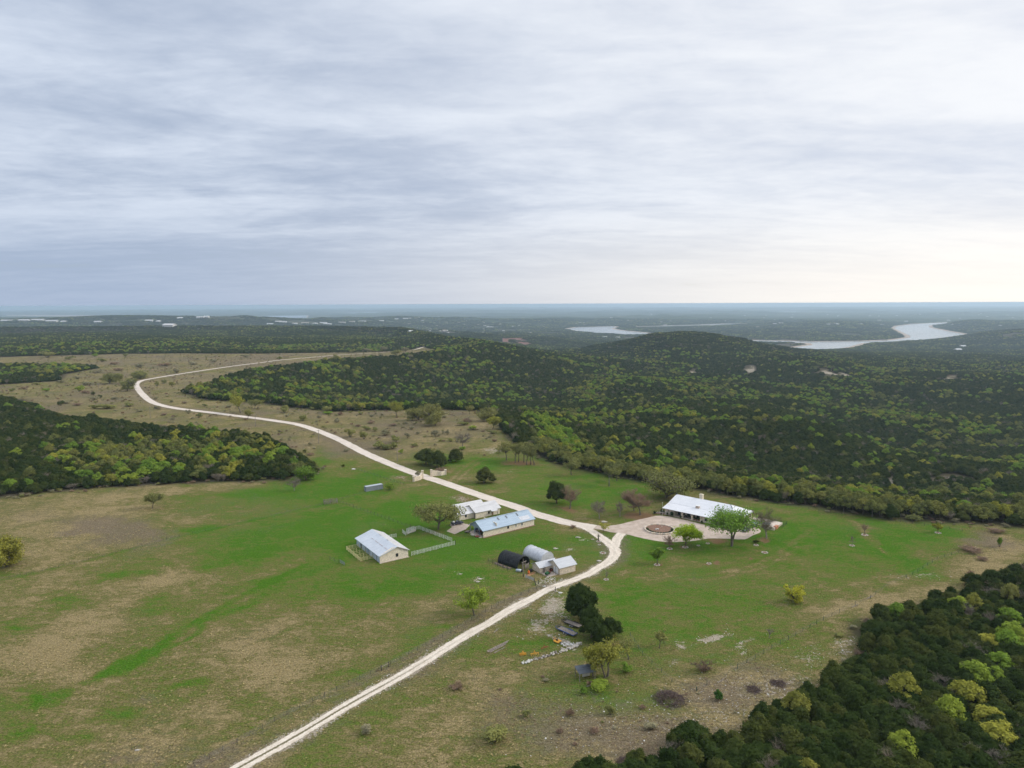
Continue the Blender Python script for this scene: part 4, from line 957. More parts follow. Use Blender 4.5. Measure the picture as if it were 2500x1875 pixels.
CREAM = M('cream_paint', (0.62, 0.54, 0.40), (0.70, 0.62, 0.48), 1.4, 0.6)
WOOD = M('weathered_wood', (0.17, 0.14, 0.115), (0.30, 0.26, 0.22), 2.5, 0.9)
DWOOD = M('dark_post', (0.045, 0.04, 0.035), (0.09, 0.08, 0.07), 3.0, 0.9)
CONC = M('concrete', (0.38, 0.31, 0.25), (0.50, 0.42, 0.35), 0.6, 0.9)
YELLOW = M('yellow_paint', (0.60, 0.28, 0.03), (0.72, 0.36, 0.05), 1.8, 0.5)
YPIPE = M('yellow_pipe', (0.50, 0.43, 0.20), (0.62, 0.54, 0.28), 1.8, 0.6)
RED = M('rusty_red', (0.20, 0.05, 0.03), (0.30, 0.09, 0.05), 2.5, 0.7)
GREENP = M('green_paint', (0.015, 0.10, 0.03), (0.025, 0.15, 0.045), 1.5, 0.4)
BLUEP = M('blue_paint', (0.02, 0.05, 0.16), (0.04, 0.09, 0.26), 1.5, 0.45)
NAVY = M('navy_car_paint', (0.012, 0.016, 0.035), (0.02, 0.026, 0.055), 1.0, 0.2, spec=0.6)
TYRE = M('tyre_rubber', (0.015, 0.015, 0.015), (0.03, 0.03, 0.03), 4.0, 0.85)
RIM = M('rim_metal', (0.5, 0.5, 0.5), (0.65, 0.65, 0.65), 3.0, 0.35, 0.4)
YRIM = M('yellow_rim', (0.60, 0.48, 0.04), (0.70, 0.56, 0.06), 3.0, 0.45)
LAMP = M('lamp_glass', (0.6, 0.6, 0.58), (0.75, 0.75, 0.72), 3.0, 0.15)
CLOTH = M('black_shade_cloth', (0.012, 0.013, 0.015), (0.035, 0.038, 0.042), 1.8, 0.85, bump=0.06)
POLY = M('white_poly_film', (0.42, 0.43, 0.45), (0.56, 0.57, 0.59), 1.2, 0.45)
SOIL = M('garden_soil', (0.16, 0.09, 0.06), (0.26, 0.16, 0.11), 1.6, 0.95, bump=0.05)
ORANGE = M('orange_plastic', (0.62, 0.13, 0.02), (0.75, 0.18, 0.03), 2.0, 0.5)
ROCK = M('limestone_rock', (0.36, 0.32, 0.27), (0.58, 0.53, 0.46), 2.2, 0.92, bump=0.04)
POOL = M('pool_water', (0.12, 0.20, 0.22), (0.16, 0.24, 0.26), 1.0, 0.08, spec=0.5)
BRICKO = M('terracotta', (0.36, 0.15, 0.08), (0.46, 0.21, 0.12), 1.5, 0.8)

def ribs(mb, a, b, c, d, spacing, w=0.06, h=0.045):
    """raised seams running from eave a-b to ridge d-c"""
    a, b, c, d = map(Vector, (a, b, c, d)); L_ = (b - a).length; n = max(2, int(L_ / spacing))
    nr = (b - a).cross(d - a).normalized(); nr = nr if nr.z > 0 else -nr
    for i in range(n + 1):
        f = i / n; p = a.lerp(b, f) + nr * (h * 0.3); q = d.lerp(c, f) + nr * (h * 0.3); mb.bar(p, q, w, h, nr)
    return mb
def roof_plane(name, mat, parent, a, b, c, d, th=0.14, spacing=0.9):
    m = B().slab([a, b, c, d], th); ribs(m, a, b, c, d, spacing); return m.obj(name, mat, parent)
def window(parent, x, y, z, w, h, axis, out, mat=WHITE, name='window'):
    """frame with pane, on a wall whose outward normal is out (+1/-1) along the other axis"""
    f = B(); t = 0.09; e0, e1 = (0.0, 0.08 * out)
    def bx(m, a0, a1, z0, z1, d0, d1):
        lo, hi = sorted((d0, d1))
        if axis == 'x': m.box(x + a0, x + a1, y + lo, y + hi, z + z0, z + z1)
        else: m.box(x + lo, x + hi, y + a0, y + a1, z + z0, z + z1)
    bx(f, -w / 2 - t, -w / 2, 0, h, e0, e1); bx(f, w / 2, w / 2 + t, 0, h, e0, e1); bx(f, -w / 2 - t, w / 2 + t, h, h + t, e0, e1); bx(f, -w / 2 - t - .05, w / 2 + t + .05, -t, 0, e0, e1 * 1.5)
    fo = f.obj(name, mat, parent); p = B(); bx(p, -w / 2, w / 2, 0, h, 0.004 * out, 0.03 * out); p.obj('pane', GLASS, fo)
    m = B(); bx(m, -0.025, 0.025, 0, h, 0.031 * out, 0.055 * out); bx(m, -w / 2, -0.026, h / 2 - .025, h / 2 + .025, 0.031 * out, 0.053 * out); bx(m, 0.026, w / 2, h / 2 - .025, h / 2 + .025, 0.031 * out, 0.053 * out); m.obj('muntin', mat, fo)
    return fo
def wheel(parent, x, y, z, r, w, rim=RIM, side=1, name='wheel'):
    wh = B(); n = 16; pr = [(r * 0.62, -w / 2), (r * 0.92, -w / 2), (r, -w * 0.3), (r, w * 0.3), (r * 0.92, w / 2), (r * 0.62, w / 2)]
    V = []; F = []
    for i in range(n):
        a = i * 6.28318 / n
        for rr, yy in pr: V.append((x + rr * math.cos(a), y + yy, z + rr * math.sin(a)))
    k = len(pr)
    for i in range(n):
        for j in range(k): F.append((i * k + j, i * k + (j + 1) % k, ((i + 1) % n) * k + (j + 1) % k, ((i + 1) % n) * k + j))
    wh.add(V, F); o = wh.obj(name, TYRE, parent, True)
    B().tube((x, y - w * 0.40, z), (x, y + w * 0.40, z), r * 0.61, r * 0.61, 14).tube((x, y - w * 0.47, z), (x, y + w * 0.47, z), r * 0.2, None, 8).obj('rim', rim, o)
    return o
def frame_from(p0, p1):
    """origin and heading from two ground points"""
    return math.atan2(p1[1] - p0[1], p1[0] - p0[0])

# ------------------------------------------------------------------ the blue-roofed workshop barn
def workshop():
    rz = frame_from((-12.6, 284.6), (9.7, 301.0)); L_, W_ = 27.8, 10.6; H = 3.3; RH = 6.0
    t = thing('workshop_barn', 'long limestone workshop barn with blue grey metal roof and open tractor bay', 'barn', (-12.6, 284.6, 0), rz)
    th = 0.3; bay = 7.2
    w = B(); w.box(0, L_, 0, th, 0, H); w.box(L_ - th, L_, th, W_ - th, 0, H); w.box(bay, L_, W_ - th, W_, 0, H); w.box(bay, bay + .25, th, W_ - th, 0, H + 1.6)
    w.prism([(0, H), (W_, H), (W_ / 2, RH - .25)], L_ - th, L_ - .004); w.obj('wall', S_CREAM, t)
    B().prism([(0.0, H - .05), (W_, H - .05), (W_, H + .06), (W_ / 2, RH - .22), (0, H + .06)], 0.02, 0.16).obj('gable_siding', W_BLUE, t)
    B().box(0.02, 0.22, 0, W_, H - .28, H - .06).box(0, bay, W_ - .22, W_ - .02, H - .28, H - .04).obj('beam', W_BLUE, t)
    for y in (3.4, 6.9, W_ - .15):
        p = B(); p.box(0.02, 0.24, y - .11, y + .11, 0, H - .28)
        for s in (-1, 1):
            if y > 10 and s > 0: continue
            p.bar((.13, y + s * .1, H - 1.15), (.13, y + s * .95, H - .3), .12)
        p.obj('post', W_BLUE, t)
    B().box(bay - .3, bay - .08, W_ - .25, W_ - .03, 0, H - .28).obj('post', W_BLUE, t)
    oh = 0.55; f = (RH - H) / (W_ / 2); e = H - f * oh
    a, b, c, d = (-.6, -oh, e), (L_ + .4, -oh, e), (L_ + .4, W_ / 2, RH), (-.6, W_ / 2, RH)
    r = roof_plane('roof', R_BLUE, t, a, b, c, d, .12, .95)
    a2, b2 = (-.6, W_ + oh, e), (L_ + .4, W_ + oh, e)
    roof_plane('roof', R_BLUE, t, b2, a2, (-.6, W_ / 2, RH + .002), (L_ + .4, W_ / 2, RH + .002), .12, .95)
    B().bar((-.6, W_ / 2, RH + .05), (L_ + .4, W_ / 2, RH + .05), .5, .08).obj('ridge_cap', R_BLUE, t)
    B().bar((-.62, -oh, e - .1), (-.62, W_ / 2, RH - .1), .05, .25).bar((-.62, W_ + oh, e - .1), (-.62, W_ / 2, RH - .1), .05, .25).obj('fascia', W_BLUE, t)
    B().bar((-.6, -oh - .06, e - .04), (L_ + .4, -oh - .06, e - .04), .12, .14).obj('gutter', W_BLUE, t)
    sk = M('skylight_panel', (0.10, 0.115, 0.13), (0.16, 0.175, 0.19), 1.2, 0.3)
    n = Vector((0, -f, 1)).normalized()
    for x in (10.2, 14.6, 20.6):
        y0, y1 = W_ / 2 - 2.2, W_ / 2 - .7; z = lambda y: H + f * y + .09
        B().slab([(x, y0, z(y0)), (x + .75, y0, z(y0)), (x + .75, y1, z(y1)), (x, y1, z(y1))], .06).obj('skylight', sk, t)
    pt = M('pale_roof_patch', (0.50, 0.50, 0.51), (0.60, 0.60, 0.61), 1.0, 0.45)
    z = lambda y: H + f * y + .075
    B().slab([(20.6, .2, z(.2)), (26.0, .2, z(.2)), (26.0, 2.3, z(2.3)), (20.6, 2.3, z(2.3))], .05).obj('roof_patch', pt, t)
    for x in (16.2, 19.0): B().tube((x, W_ / 2 - .5, RH - .2), (x, W_ / 2 - .5, RH + .3), .1).obj('vent_pipe', R_BLUE, t)
    window(t, 13.2, 0, 1.45, .75, .95, 'x', -1, DARK); window(t, 17.5, 0, 1.5, .7, .95, 'x', -1, WHITE); window(t, 20.9, 0, 1.3, .8, 1.2, 'x', -1, WHITE)
    B().box(-.5, L_ + .4, -.9, -.05, 0, .07).obj('footing', SOIL, t)
    # floor of the bay
    B().box(-1.5, bay, .35, W_ - .1, 0, .06).obj('bay_floor', CONC, t)
    return t, rz
wt, wrz = workshop()
def wl(x, y):   # workshop frame to world
    c, s = math.cos(wrz), math.sin(wrz); return (-12.6 + c * x - s * y, 284.6 + s * x + c * y)
def tractor(label, xy, rz, body, rim, z=0.0, canopy=False):
    t = thing('tractor', label, 'tractor', (*xy, z), rz, None)
    B().prism([(-.95, .75), (1.75, .75), (1.8, 1.05), (1.75, 1.5), (.45, 1.62), (.3, 1.15), (-.95, 1.15)], -.32, .32, 'y').obj('body', body, t, bevel=.04)
    B().box(1.8, 1.85, -.28, .28, .85, 1.42).obj('grille', DARK, t)
    for y in (-1, 1): B().prism([(-1.35, 1.25), (-1.0, 1.62), (-.3, 1.62), (.0, 1.3), (-.1, 1.25), (-.35, 1.5), (-.95, 1.5), (-1.25, 1.2)], y * .45, y * .85, 'y').obj('fender', body, t)
    B().box(-.75, -.3, -.25, .25, 1.15, 1.28).box(-.85, -.72, -.25, .25, 1.28, 1.75).obj('seat', DARK, t)
    B().tube((.2, 0, 1.5), (-.05, 0, 1.85), .03).tube((-.05, 0, 1.85), (-.07, 0, 1.88), .2, .2, 10).obj('steering_wheel', DARK, t)
    B().tube((1.2, .2, 1.55), (1.2, .2, 2.2), .04).obj('exhaust', DARK, t)
    rp = B()
    for y in (-.5, .5): rp.bar((-.9, y, 1.1), (-.9, y, 2.45), .08)
    rp.bar((-.9, -.54, 2.45), (-.9, .54, 2.45), .08)
    if canopy: rp.box(-1.2, .4, -.6, .6, 2.49, 2.55)
    rp.obj('roll_bar', DARK, t)
    for y in (-.72, .72): wheel(t, -.72, y, .78, .78, .42, rim); wheel(t, 1.3, y * .92, .45, .45, .26, rim)
    return t
tractor('green tractor with yellow wheel rims at the bay opening by the stone wall', wl(2.4, 1.9), wrz + math.pi, GREENP, YRIM, .07)
tractor('dark red tractor in the middle of the open barn bay', wl(2.6, 5.1), wrz + math.pi, RED, RIM, .07)
tractor('blue tractor in the open bay nearest the driveway', wl(3.0, 8.5), wrz + math.pi, BLUEP, RIM, .07, True)
def mower():
    t = thing('red_mower', 'small red mower deck on the grass before the open barn bay', 'mower', (*wl(-1.6, 2.3), 0), wrz)
    B().prism([(-.9, -.7), (.9, -.7), (1.0, 0), (.9, .7), (-.9, .7), (-1.0, 0)], .18, .42, 'z').obj('deck', RED, t, bevel=.04)
    B().bar((-.7, -.4, .4), (-.1, 0, 1.0), .07).bar((-.7, .4, .4), (-.1, 0, 1.0), .07).bar((-.1, 0, 1.0), (.8, 0, .45), .07).obj('hitch', RED, t)
    for x, y in ((.85, -.6), (.85, .6), (-.85, -.6), (-.85, .6)): wheel(t, x, y, .2, .2, .14)
mower()
def stack_boards():
    t = thing('board_stack', 'pale boards stacked on the ground before the open barn bay', 'boards', (*wl(-1.9, 5.6), 0), wrz)
    for i in range(4): B().box(-.5, .5, -.9 + i * .46, -.5 + i * .46, .0, .22 + .06 * (i % 2)).obj('board', M('pale_board', (.55, .5, .42), (.66, .6, .52), 2, .8), t)
stack_boards()
def flat_cart():
    t = thing('flat_cart', 'grey flat utility cart at the edge of the driveway slab by the barn', 'cart', (*wl(-1.9, 9.7), 0), wrz + .3)
    B().box(-1.1, 1.1, -.65, .65, .62, .70).obj('deck', WOOD, t)
    B().box(-1.1, 1.1, -.62, -.55, .52, .618).box(-1.1, 1.1, .55, .62, .52, .618).bar((1.1, 0, .58), (1.9, 0, .45), .07).obj('frame', DARK, t)
    for x, y in ((-.7, -.7), (-.7, .7), (.6, -.7), (.6, .7)): wheel(t, x, y, .28, .28, .16)
flat_cart()

# concrete slab between barn and guest house
SLAB = [P(1090, 1297), P(1110, 1304), P(1137, 1292.5), P(1148, 1281), P(1120, 1276), P(1098, 1282), P(1104, 1287)]
flat_poly('driveway_slab', SLAB, CONC, 0.05)

# ------------------------------------------------------------------ guest house behind the barn
def guest_house():
    o = (-24.6, 307.9); rz = frame_from((-24.2, 308.2), (-6.0, 320.8)); c, s = math.cos(rz), math.sin(rz)
    t = thing('guest_house', 'limestone guest house with pale stepped metal roofs behind the barn', 'house', (*o, 0), rz)
    def loc(p): dx, dy = p[0] - o[0], p[1] - o[1]; return dx * c + dy * s, -dx * s + dy * c
    # wing (left), main block (right, forward), back block
    W1 = 8.0; D1 = 8.0; H1 = 2.7; x1, x2 = 7.6, 21.2; yf = -1.8; D2 = 8.4; H2 = 3.0
    B().box(0, x1, 0, D1, 0, H1).obj('wall', S_CREAM, t)
    B().box(x1 + .004, x2, yf, D2, 0, H2).prism([(yf, H2), (D2, H2), ((yf + D2) / 2, H2 + 2.25)], x1 + .004, x1 + .3).prism([(yf, H2), (D2, H2), ((yf + D2) / 2, H2 + 2.25)], x2 - .3, x2).obj('wall', S_CREAM, t)
    B().prism([(0, H1), (D1, H1), (D1 / 2, H1 + 1.7)], .004, .3).obj('gable_siding', W_BLUE, t)
    oh = .5
    def gable(x0, xe, y0, y1, h, rh, mat=R_WHITE):
        f = rh / ((y1 - y0) / 2); e = h - f * oh; ym = (y0 + y1) / 2
        roof_plane('roof', mat, t, (x0, y0 - oh, e + .1), (xe, y0 - oh, e + .1), (xe, ym, h + rh + .1), (x0, ym, h + rh + .1), .12, .8)
        roof_plane('roof', mat, t, (xe, y1 + oh, e + .1), (x0, y1 + oh, e + .1), (x0, ym, h + rh + .102), (xe, ym, h + rh + .102), .12, .8)
    gable(-.7, x1 - .15, 0, D1, H1, 1.7); gable(x1 - .35, x2 + .6, yf, D2, H2, 2.3)
    # back block with lower roof
    B().box(3.4, 18.4, D2 + .004, 14.0, 0, 2.6).prism([(D2 + .004, 2.6), (14.0, 2.6), ((D2 + 14.0) / 2, 4.0)], 3.404, 3.7).prism([(D2 + .004, 2.6), (14.0, 2.6), ((D2 + 14.0) / 2, 4.0)], 18.1, 18.396).obj('wall', S_CREAM, t)
    gable(2.8, 19.0, D2 + .6, 13.8, 2.6, 1.6)
    # porch roof at the entrance
    roof_plane('porch_roof', R_WHITE, t, (15.6, yf - 1.9, 2.55), (19.0, yf - 1.9, 2.55), (19.0, yf - .4, 3.0), (15.6, yf - .4, 3.0), .1, .8)
    for x in (15.8, 18.8): B().box(x - .08, x + .08, yf - 1.75, yf - 1.6, 0, 2.5).obj('porch_post', WOOD, t)
    B().box(16.6, 17.6, yf - .05, yf - .004, 0, 2.1).obj('door', M('brown_door', (.16, .08, .04), (.22, .12, .06), 2, .6), t)
    window(t, 3.4, 0, 1.15, .8, 1.1, 'x', -1, DARK); window(t, 15.0, yf, 1.2, .7, .9, 'x', -1, DARK)
    B().box(x1 - .35, x1 - .02, yf + .25, yf + .5, 0, 2.6).obj('downpipe', DARK, t)
guest_house()

# ------------------------------------------------------------------ livestock barn with stone gable
def livestock_barn():
    o = (-51.6, 255.7); rz = frame_from(o, (-41.3, 262.6)); D = 12.0; L_ = 24.6; H = 3.0; RH = 5.35
    t = thing('livestock_barn', 'metal sided livestock barn with pale roof and one limestone gable end', 'barn', (*o, 0), rz)
    # local x runs along the stone gable (12 m), y runs back along the building
    B().prism([(0, 0), (D, 0), (D, H), (D * .62, RH - .2), (D * .42, RH - .25), (0, H)], 0, .3, 'y').obj('wall', S_CREAM, t)
    B().box(0, .1, .304, L_, 0, H).box(D - .1, D, .304, L_, 0, H).prism([(0.1, 0), (D - .1, 0), (D - .1, H), (D * .6, RH - .25), (0.1, H)], L_ - .12, L_, 'y').obj('siding', W_BARN, t)
    oh = .55; xm = D * .60
    fl = (RH - H) / xm; fr = (RH - H) / (D - xm)
    # left slope breaks to a shallower pitch, right slope is short
    xk = xm - 3.4; zk = H + (RH - H) * .52
    roof_plane('roof', R_BARN_SHADE, t, (-oh, L_ + .6, H - .12), (-oh, -.5, H - .12), (xk, -.5, zk), (xk, L_ + .6, zk), .12, .9)
    roof_plane('roof', R_BARN_SHADE, t, (xk, L_ + .6, zk + .004), (xk, -.5, zk + .004), (xm, -.5, RH), (xm, L_ + .6, RH), .12, .9)
    roof_plane('roof', R_WHITE, t, (D + oh, -.5, H - .15), (D + oh, L_ + .6, H - .15), (xm, L_ + .6, RH + .003), (xm, -.5, RH + .003), .12, .9)  # paler metal than the left slopes: sunlit side painted in
    rust = M('rust_line', (.30, .17, .13), (.42, .28, .22), 3, .8)
    for y0, y1 in ((1.5, 4.2), (6.0, 9.5), (10.5, 13.6), (15.5, 17.5)): B().bar((xk, y0, zk + .09), (xk, y1, zk + .09), .12, .04).obj('rust_streak', rust, t)
    for y in (8.2, 15.6): B().box(xm - .25, xm + .2, y, y + 1.0, RH, RH + .28).obj('roof_vent', R_WHITE, t)
    window(t, D * .60, 0, 1.25, .8, 1.15, 'x', -1, DARK)
    for i, y in enumerate((4.6, 8.4, 12.2, 16.0)):
        B().box(-.05, -.004, y - 1.35, y + 1.35, .05, 2.5).obj('stall_door', W_BARN if i != 2 else W_BLUE, t)
        B().bar((-.08, y - 1.4, .1), (-.08, y - 1.4, 2.9), .1).obj('door_post', DARK, t)
    B().box(-.045, -.004, 18.9, 20.1, 0, 2.1).obj('door', DARK, t)
    B().box(-.3, D + .3, -.5, -.02, 0, .08).obj('footing', CONC, t)
    return o, rz
lb_o, lb_rz = livestock_barn()

def panel_run(name, label, cat, pts, h, mat, rails=6, plen=3.0, group=None, rr=.035, diag=False, solid=None):
    """pipe panels set end to end: every panel is a part"""
    x0, y0 = pts[0]; t = thing(name, label, cat, (x0, y0, 0), 0, group)
    for (ax, ay), (bx, by) in zip(pts[:-1], pts[1:]):
        L_ = math.hypot(bx - ax, by - ay); n = max(1, round(L_ / plen))
        for i in range(n):
            f0, f1 = i / n + .006, (i + 1) / n - .006
            p = Vector((ax + (bx - ax) * f0 - x0, ay + (by - ay) * f0 - y0, 0)); q = Vector((ax + (bx - ax) * f1 - x0, ay + (by - ay) * f1 - y0, 0))
            m = B()
            for k in range(rails):
                z = .25 + (h - .25) * k / (rails - 1); m.tube(p + Vector((0, 0, z)), q + Vector((0, 0, z)), rr, rr, 5, False)
            for f in (0, 1): m.tube(p.lerp(q, f), p.lerp(q, f) + Vector((0, 0, h + .05)), rr * 1.5, None, 6)
            m.tube(p.lerp(q, .5) + Vector((0, 0, .2)), p.lerp(q, .5) + Vector((0, 0, h)), rr, None, 5)
            m.obj('panel', mat, t)
    return t
def corral():
    pipe = M('white_pipe', (0.60, 0.60, 0.56), (0.72, 0.72, 0.68), 1.5, 0.5)
    panel_run('corral_fence', 'white pipe corral fence running right from the stone gable to the corner post', 'fence', [(-40.6, 263.3), (-24.2, 275.9)], 1.65, pipe)
    panel_run('corral_fence', 'white pipe corral fence along the far right side of the pen', 'fence', [(-25.6, 279.6), (-41.9, 296.0)], 1.65, pipe)
    panel_run('corral_fence', 'white pipe corral fence across the back of the pen beside the loading chute', 'fence', [(-42.1, 296.0), (-46.6, 287.6), (-48.4, 291.0)], 1.65, pipe, plen=2.4)
    panel_run('corral_fence', 'short white pipe fence panels just behind the livestock barn', 'fence', [(-55.6, 282.0), (-50.2, 285.4)], 1.65, pipe, plen=2.4)
    t = thing('loading_chute', 'white loading chute made of tall pipe panels at the corral corner', 'chute', (-46.2, 290.2, 0), frame_from((-46.2, 290.2), (-42.5, 294.5)))
    for y in (-.55, .55):
        m = B()
        for k in range(8): m.tube((0, y, .3 + k * .26), (4.4, y, .3 + k * .26), .05, None, 5)
        for x in (0, 1.5, 2.9, 4.4): m.tube((x, y, 0), (x, y, 2.2), .06, None, 6)
        m.obj('side_panel', WHITE, t)
    B().prism([(0, .05), (4.4, .05), (4.4, .95)], -.5, .5, 'y').obj('ramp', CREAM, t)
    for i, y in enumerate((0.02, )):
        pass
    B().box(-.09, .09, -.09, .09, 0, 1.9).obj('gate_post', DWOOD, thing('gate_post', 'dark wooden corner post at the right end of the white corral', 'post', (-24.0, 276.3, 0)))
    # pens of yellow pipe on the near side of the barn
    c, s = math.cos(lb_rz), math.sin(lb_rz); W = lambda x, y: (lb_o[0] + c * x - s * y, lb_o[1] + s * x + c * y)
    panel_run('pen_fence', 'yellow pipe fence along the outer side of the barn pens', 'fence', [W(-5.6, 6.0), W(-5.6, 21.5)], 1.5, YPIPE, 5, 2.6, rr=.05)
    for y, lab in ((6.0, 'yellow pipe pen divider nearest the stone gable'), (9.8, 'yellow pipe pen divider second from the stone gable'), (13.6, 'yellow pipe pen divider third from the stone gable'), (17.4, 'yellow pipe pen divider fourth from the stone gable'), (21.5, 'yellow pipe pen fence at the far end of the barn pens')):
        panel_run('pen_divider', lab, 'fence', [W(-5.4, y + .05), W(-.3, y + .05)], 1.45, YPIPE, 5 if y in (6.0, 21.5) else 3, 2.4, rr=.05)
    gx, gy = P(836, 1378)
    panel_run('leaning_panel', 'grey wire panel leaning in the grass left of the yellow pens', 'panel', [(gx - 1.3, gy + 1.6), (gx + 1.2, gy - 1.2)], 1.35, M('grey_pipe', (.16, .18, .21), (.26, .28, .31), 2, .6), 9, 4)
    # dark squeeze pen at the field corner
    px_, py_ = P(808, 1229)
    t = thing('cattle_pen', 'small dark wooden cattle pen at the corner of the field fences', 'pen', (px_, py_, 0), .4)
    for (a, b) in (((-3.4, -1.6), (-.2, -1.6)), ((-3.4, 1.8), (-.2, 1.8)), ((-3.4, -1.6), (-3.4, 1.8)), ((-.2, -1.6), (-.2, .4)), ((.6, -1.6), (3.2, -1.2)), ((.6, 1.8), (3.2, 1.4))):
        m = B()
        for z in (.5, .95, 1.4, 1.8): m.bar((*a, z), (*b, z), .05, .16)
        for q in (a, b): m.bar((*q, 0), (*q, 2.2), .18)
        m.obj('rail_side', WOOD, t)
corral()

# ------------------------------------------------------------------ stone shed, garage and two hoop houses
def stone_shed():
    o = (17.5, 243.3); rz = frame_from(o, (23.4, 247.0)); c, s = math.cos(rz), math.sin(rz)
    t = thing('stone_shed', 'fieldstone shed with white roll door and grey gabled metal roofs beside the track', 'shed', (*o, 0), rz)
    L_, W_, H, RH = 7.2, 7.4, 2.9, 4.7      # x along the right wall, y to the left-back
    B().box(0, L_, 0, .3, 0, H).box(L_ - .3, L_, .304, W_ - .304, 0, H).box(0, L_, W_ - .3, W_, 0, H).prism([(.304, 0), (W_ - .304, 0), (W_ - .304, H), (W_ / 2, RH - .16), (.304, H)], 0, .3).prism([(.304, H), (W_ - .304, H), (W_ / 2, RH - .2)], L_ - .3, L_ - .004).obj('wall', S_SHED, t)
    f = (RH - H) / (W_ / 2); oh = .5; e = H - f * oh + .1
    roof_plane('roof', R_SHED, t, (-.6, -oh, e), (L_ + .5, -oh, e), (L_ + .5, W_ / 2, RH + .1), (-.6, W_ / 2, RH + .1), .12, .7)
    roof_plane('roof', R_SHED, t, (L_ + .5, W_ + oh, e), (-.6, W_ + oh, e), (-.6, W_ / 2, RH + .102), (L_ + .5, W_ / 2, RH + .102), .12, .7)
    d = B().box(-.06, -.004, 1.3, 3.9, 0, 2.25).obj('roll_door', WHITE, t)
    for k in range(4): B().box(-.075, -.061, 1.34, 3.86, .12 + k * .54, .58 + k * .54).obj('door_panel', WHITE, d)
    # lower room in front
    x0, x1, y0, y1, h, rh = -5.4, -.02, 5.2, 10.2, 2.3, 3.45
    B().box(x0, x1, y0, y1, 0, h).prism([(y0, h), (y1, h), ((y0 + y1) / 2, rh - .12)], x0, x0 + .3).obj('wall', S_SHED, t)
    f2 = (rh - h) / ((y1 - y0) / 2); e2 = h - f2 * .4 + .1; ym = (y0 + y1) / 2
    roof_plane('roof', R_SHED, t, (x0 - .5, y0 - .4, e2), (.2, y0 - .4, e2), (3.4, ym, rh + .1), (x0 - .5, ym, rh + .1), .1, .7)
    roof_plane('roof', R_SHED, t, (3.4, y1 + .4, e2), (x0 - .5, y1 + .4, e2), (x0 - .5, ym, rh + .102), (3.4, ym, rh + .102), .1, .7)
    B().box(x0 + 1.2, x0 + 2.3, y0 - .045, y0 - .004, 0, 1.95).obj('door', WOOD, t)
    B().box(-5.0, -.4, .8, 5.1, 0, .07).obj('patio', CONC, t)
    m = B(); m.path([(-5.1, 1.2, 0), (-5.0, 1.5, 2.2), (-4.8, 2.6, 3.1), (-4.4, 3.8, 2.9), (-4.1, 5.0, 2.5)], .05); m.path([(-1.2, 1.0, 0), (-1.2, 1.1, 3.4)], .05); m.obj('arch_pipe', DARK, t)
    W = lambda x, y: (o[0] + c * x - s * y, o[1] + s * x + c * y)
    # things on and round the patio
    x, y = W(-3.9, 2.6); b = thing('barrow', 'green and dark red utility barrow on the shed patio', 'barrow', (x, y, .07), rz + .4)
    B().prism([(-.9, .45), (.7, .45), (.9, 1.05), (-1.0, 1.05)], -.5, .5, 'y').obj('tub', GREENP, b); B().box(.8, 1.7, -.45, .45, .5, 1.0).obj('engine_box', RED, b)
    for q in (-.5, .5): wheel(b, -.4, q, .3, .3, .14); wheel(b, 1.2, q, .3, .3, .14)
    x, y = W(-.9, 4.3); b = thing('hose_reel', 'rusty red hose reel against the shed wall', 'hose reel', (x, y, .07), rz)
    wheel(b, 0, -.28, .8, .62, .08, RED); wheel(b, 0, .28, .8, .62, .08, RED); B().tube((0, -.25, .8), (0, .25, .8), .35).obj('drum', RED, b); B().bar((-.5, 0, 0), (0, 0, .8), .08).bar((.5, 0, 0), (0, 0, .8), .08).obj('stand', DARK, b)
    x, y = P(1291, 1401); b = thing('orange_barrel', 'bright orange barrel with tapered top before the stone shed', 'barrel', (x, y, 0))
    B().tube((0, 0, 0), (0, 0, 1.0), .38, .42, 12).tube((0, 0, 1.0), (0, 0, 1.3), .42, .2, 12).obj('body', ORANGE, b, True); B().tube((0, 0, 1.3), (0, 0, 1.42), .1).obj('lid', ORANGE, b)
    x, y = P(1296, 1395); b = thing('black_tub', 'black stock tub by the low stone shed wall', 'tub', (x, y, 0)); B().tube((0, 0, 0), (0, 0, .75), .6, .68, 14).obj('body', DARK, b); B().tube((0, 0, .72), (0, 0, .80), .72, .72, 14).obj('lip', TYRE, b)
    x, y = P(1266, 1396); b = thing('water_tank', 'galvanised cylindrical water tank lying on the grass by the black hoop house', 'tank', (x, y, 0), -.15)
    B().tube((-1.0, 0, .55), (1.0, 0, .55), .55, .55, 16).obj('body', M('galvanised', (.33, .38, .43), (.45, .5, .55), 2, .4, .3), b, True); B().tube((1.0, 0, .55), (1.5, 0, .5), .48, .42, 14).obj('end_cap', DARK, b)
    for q in (-.6, .6): B().box(q - .1, q + .1, -.5, .5, 0, .12).obj('skid', WOOD, b)
    for k, (u0, v0, u1, v1) in enumerate(((1285, 1406, 1304, 1397), (1287, 1408, 1307, 1399))):
        p, q = P(u0, v0), P(u1, v1); b = thing('timber', ('long orange brown timber on the grass nearest the orange barrel', 'long orange brown timber lying beside the patio edge')[k], 'timber', (*p, 0), frame_from(p, q))
        L_ = math.hypot(q[0] - p[0], q[1] - p[1]); m = B().box(0, L_, -.12, .12, 0, .2).obj('beam', M('fresh_timber', (.40, .20, .10), (.5, .28, .16), 2, .8), b)
        B().box(.4, .55, -.14, .14, .2, .24).box(L_ - .6, L_ - .45, -.14, .14, .2, .24).obj('strap', DARK, b)
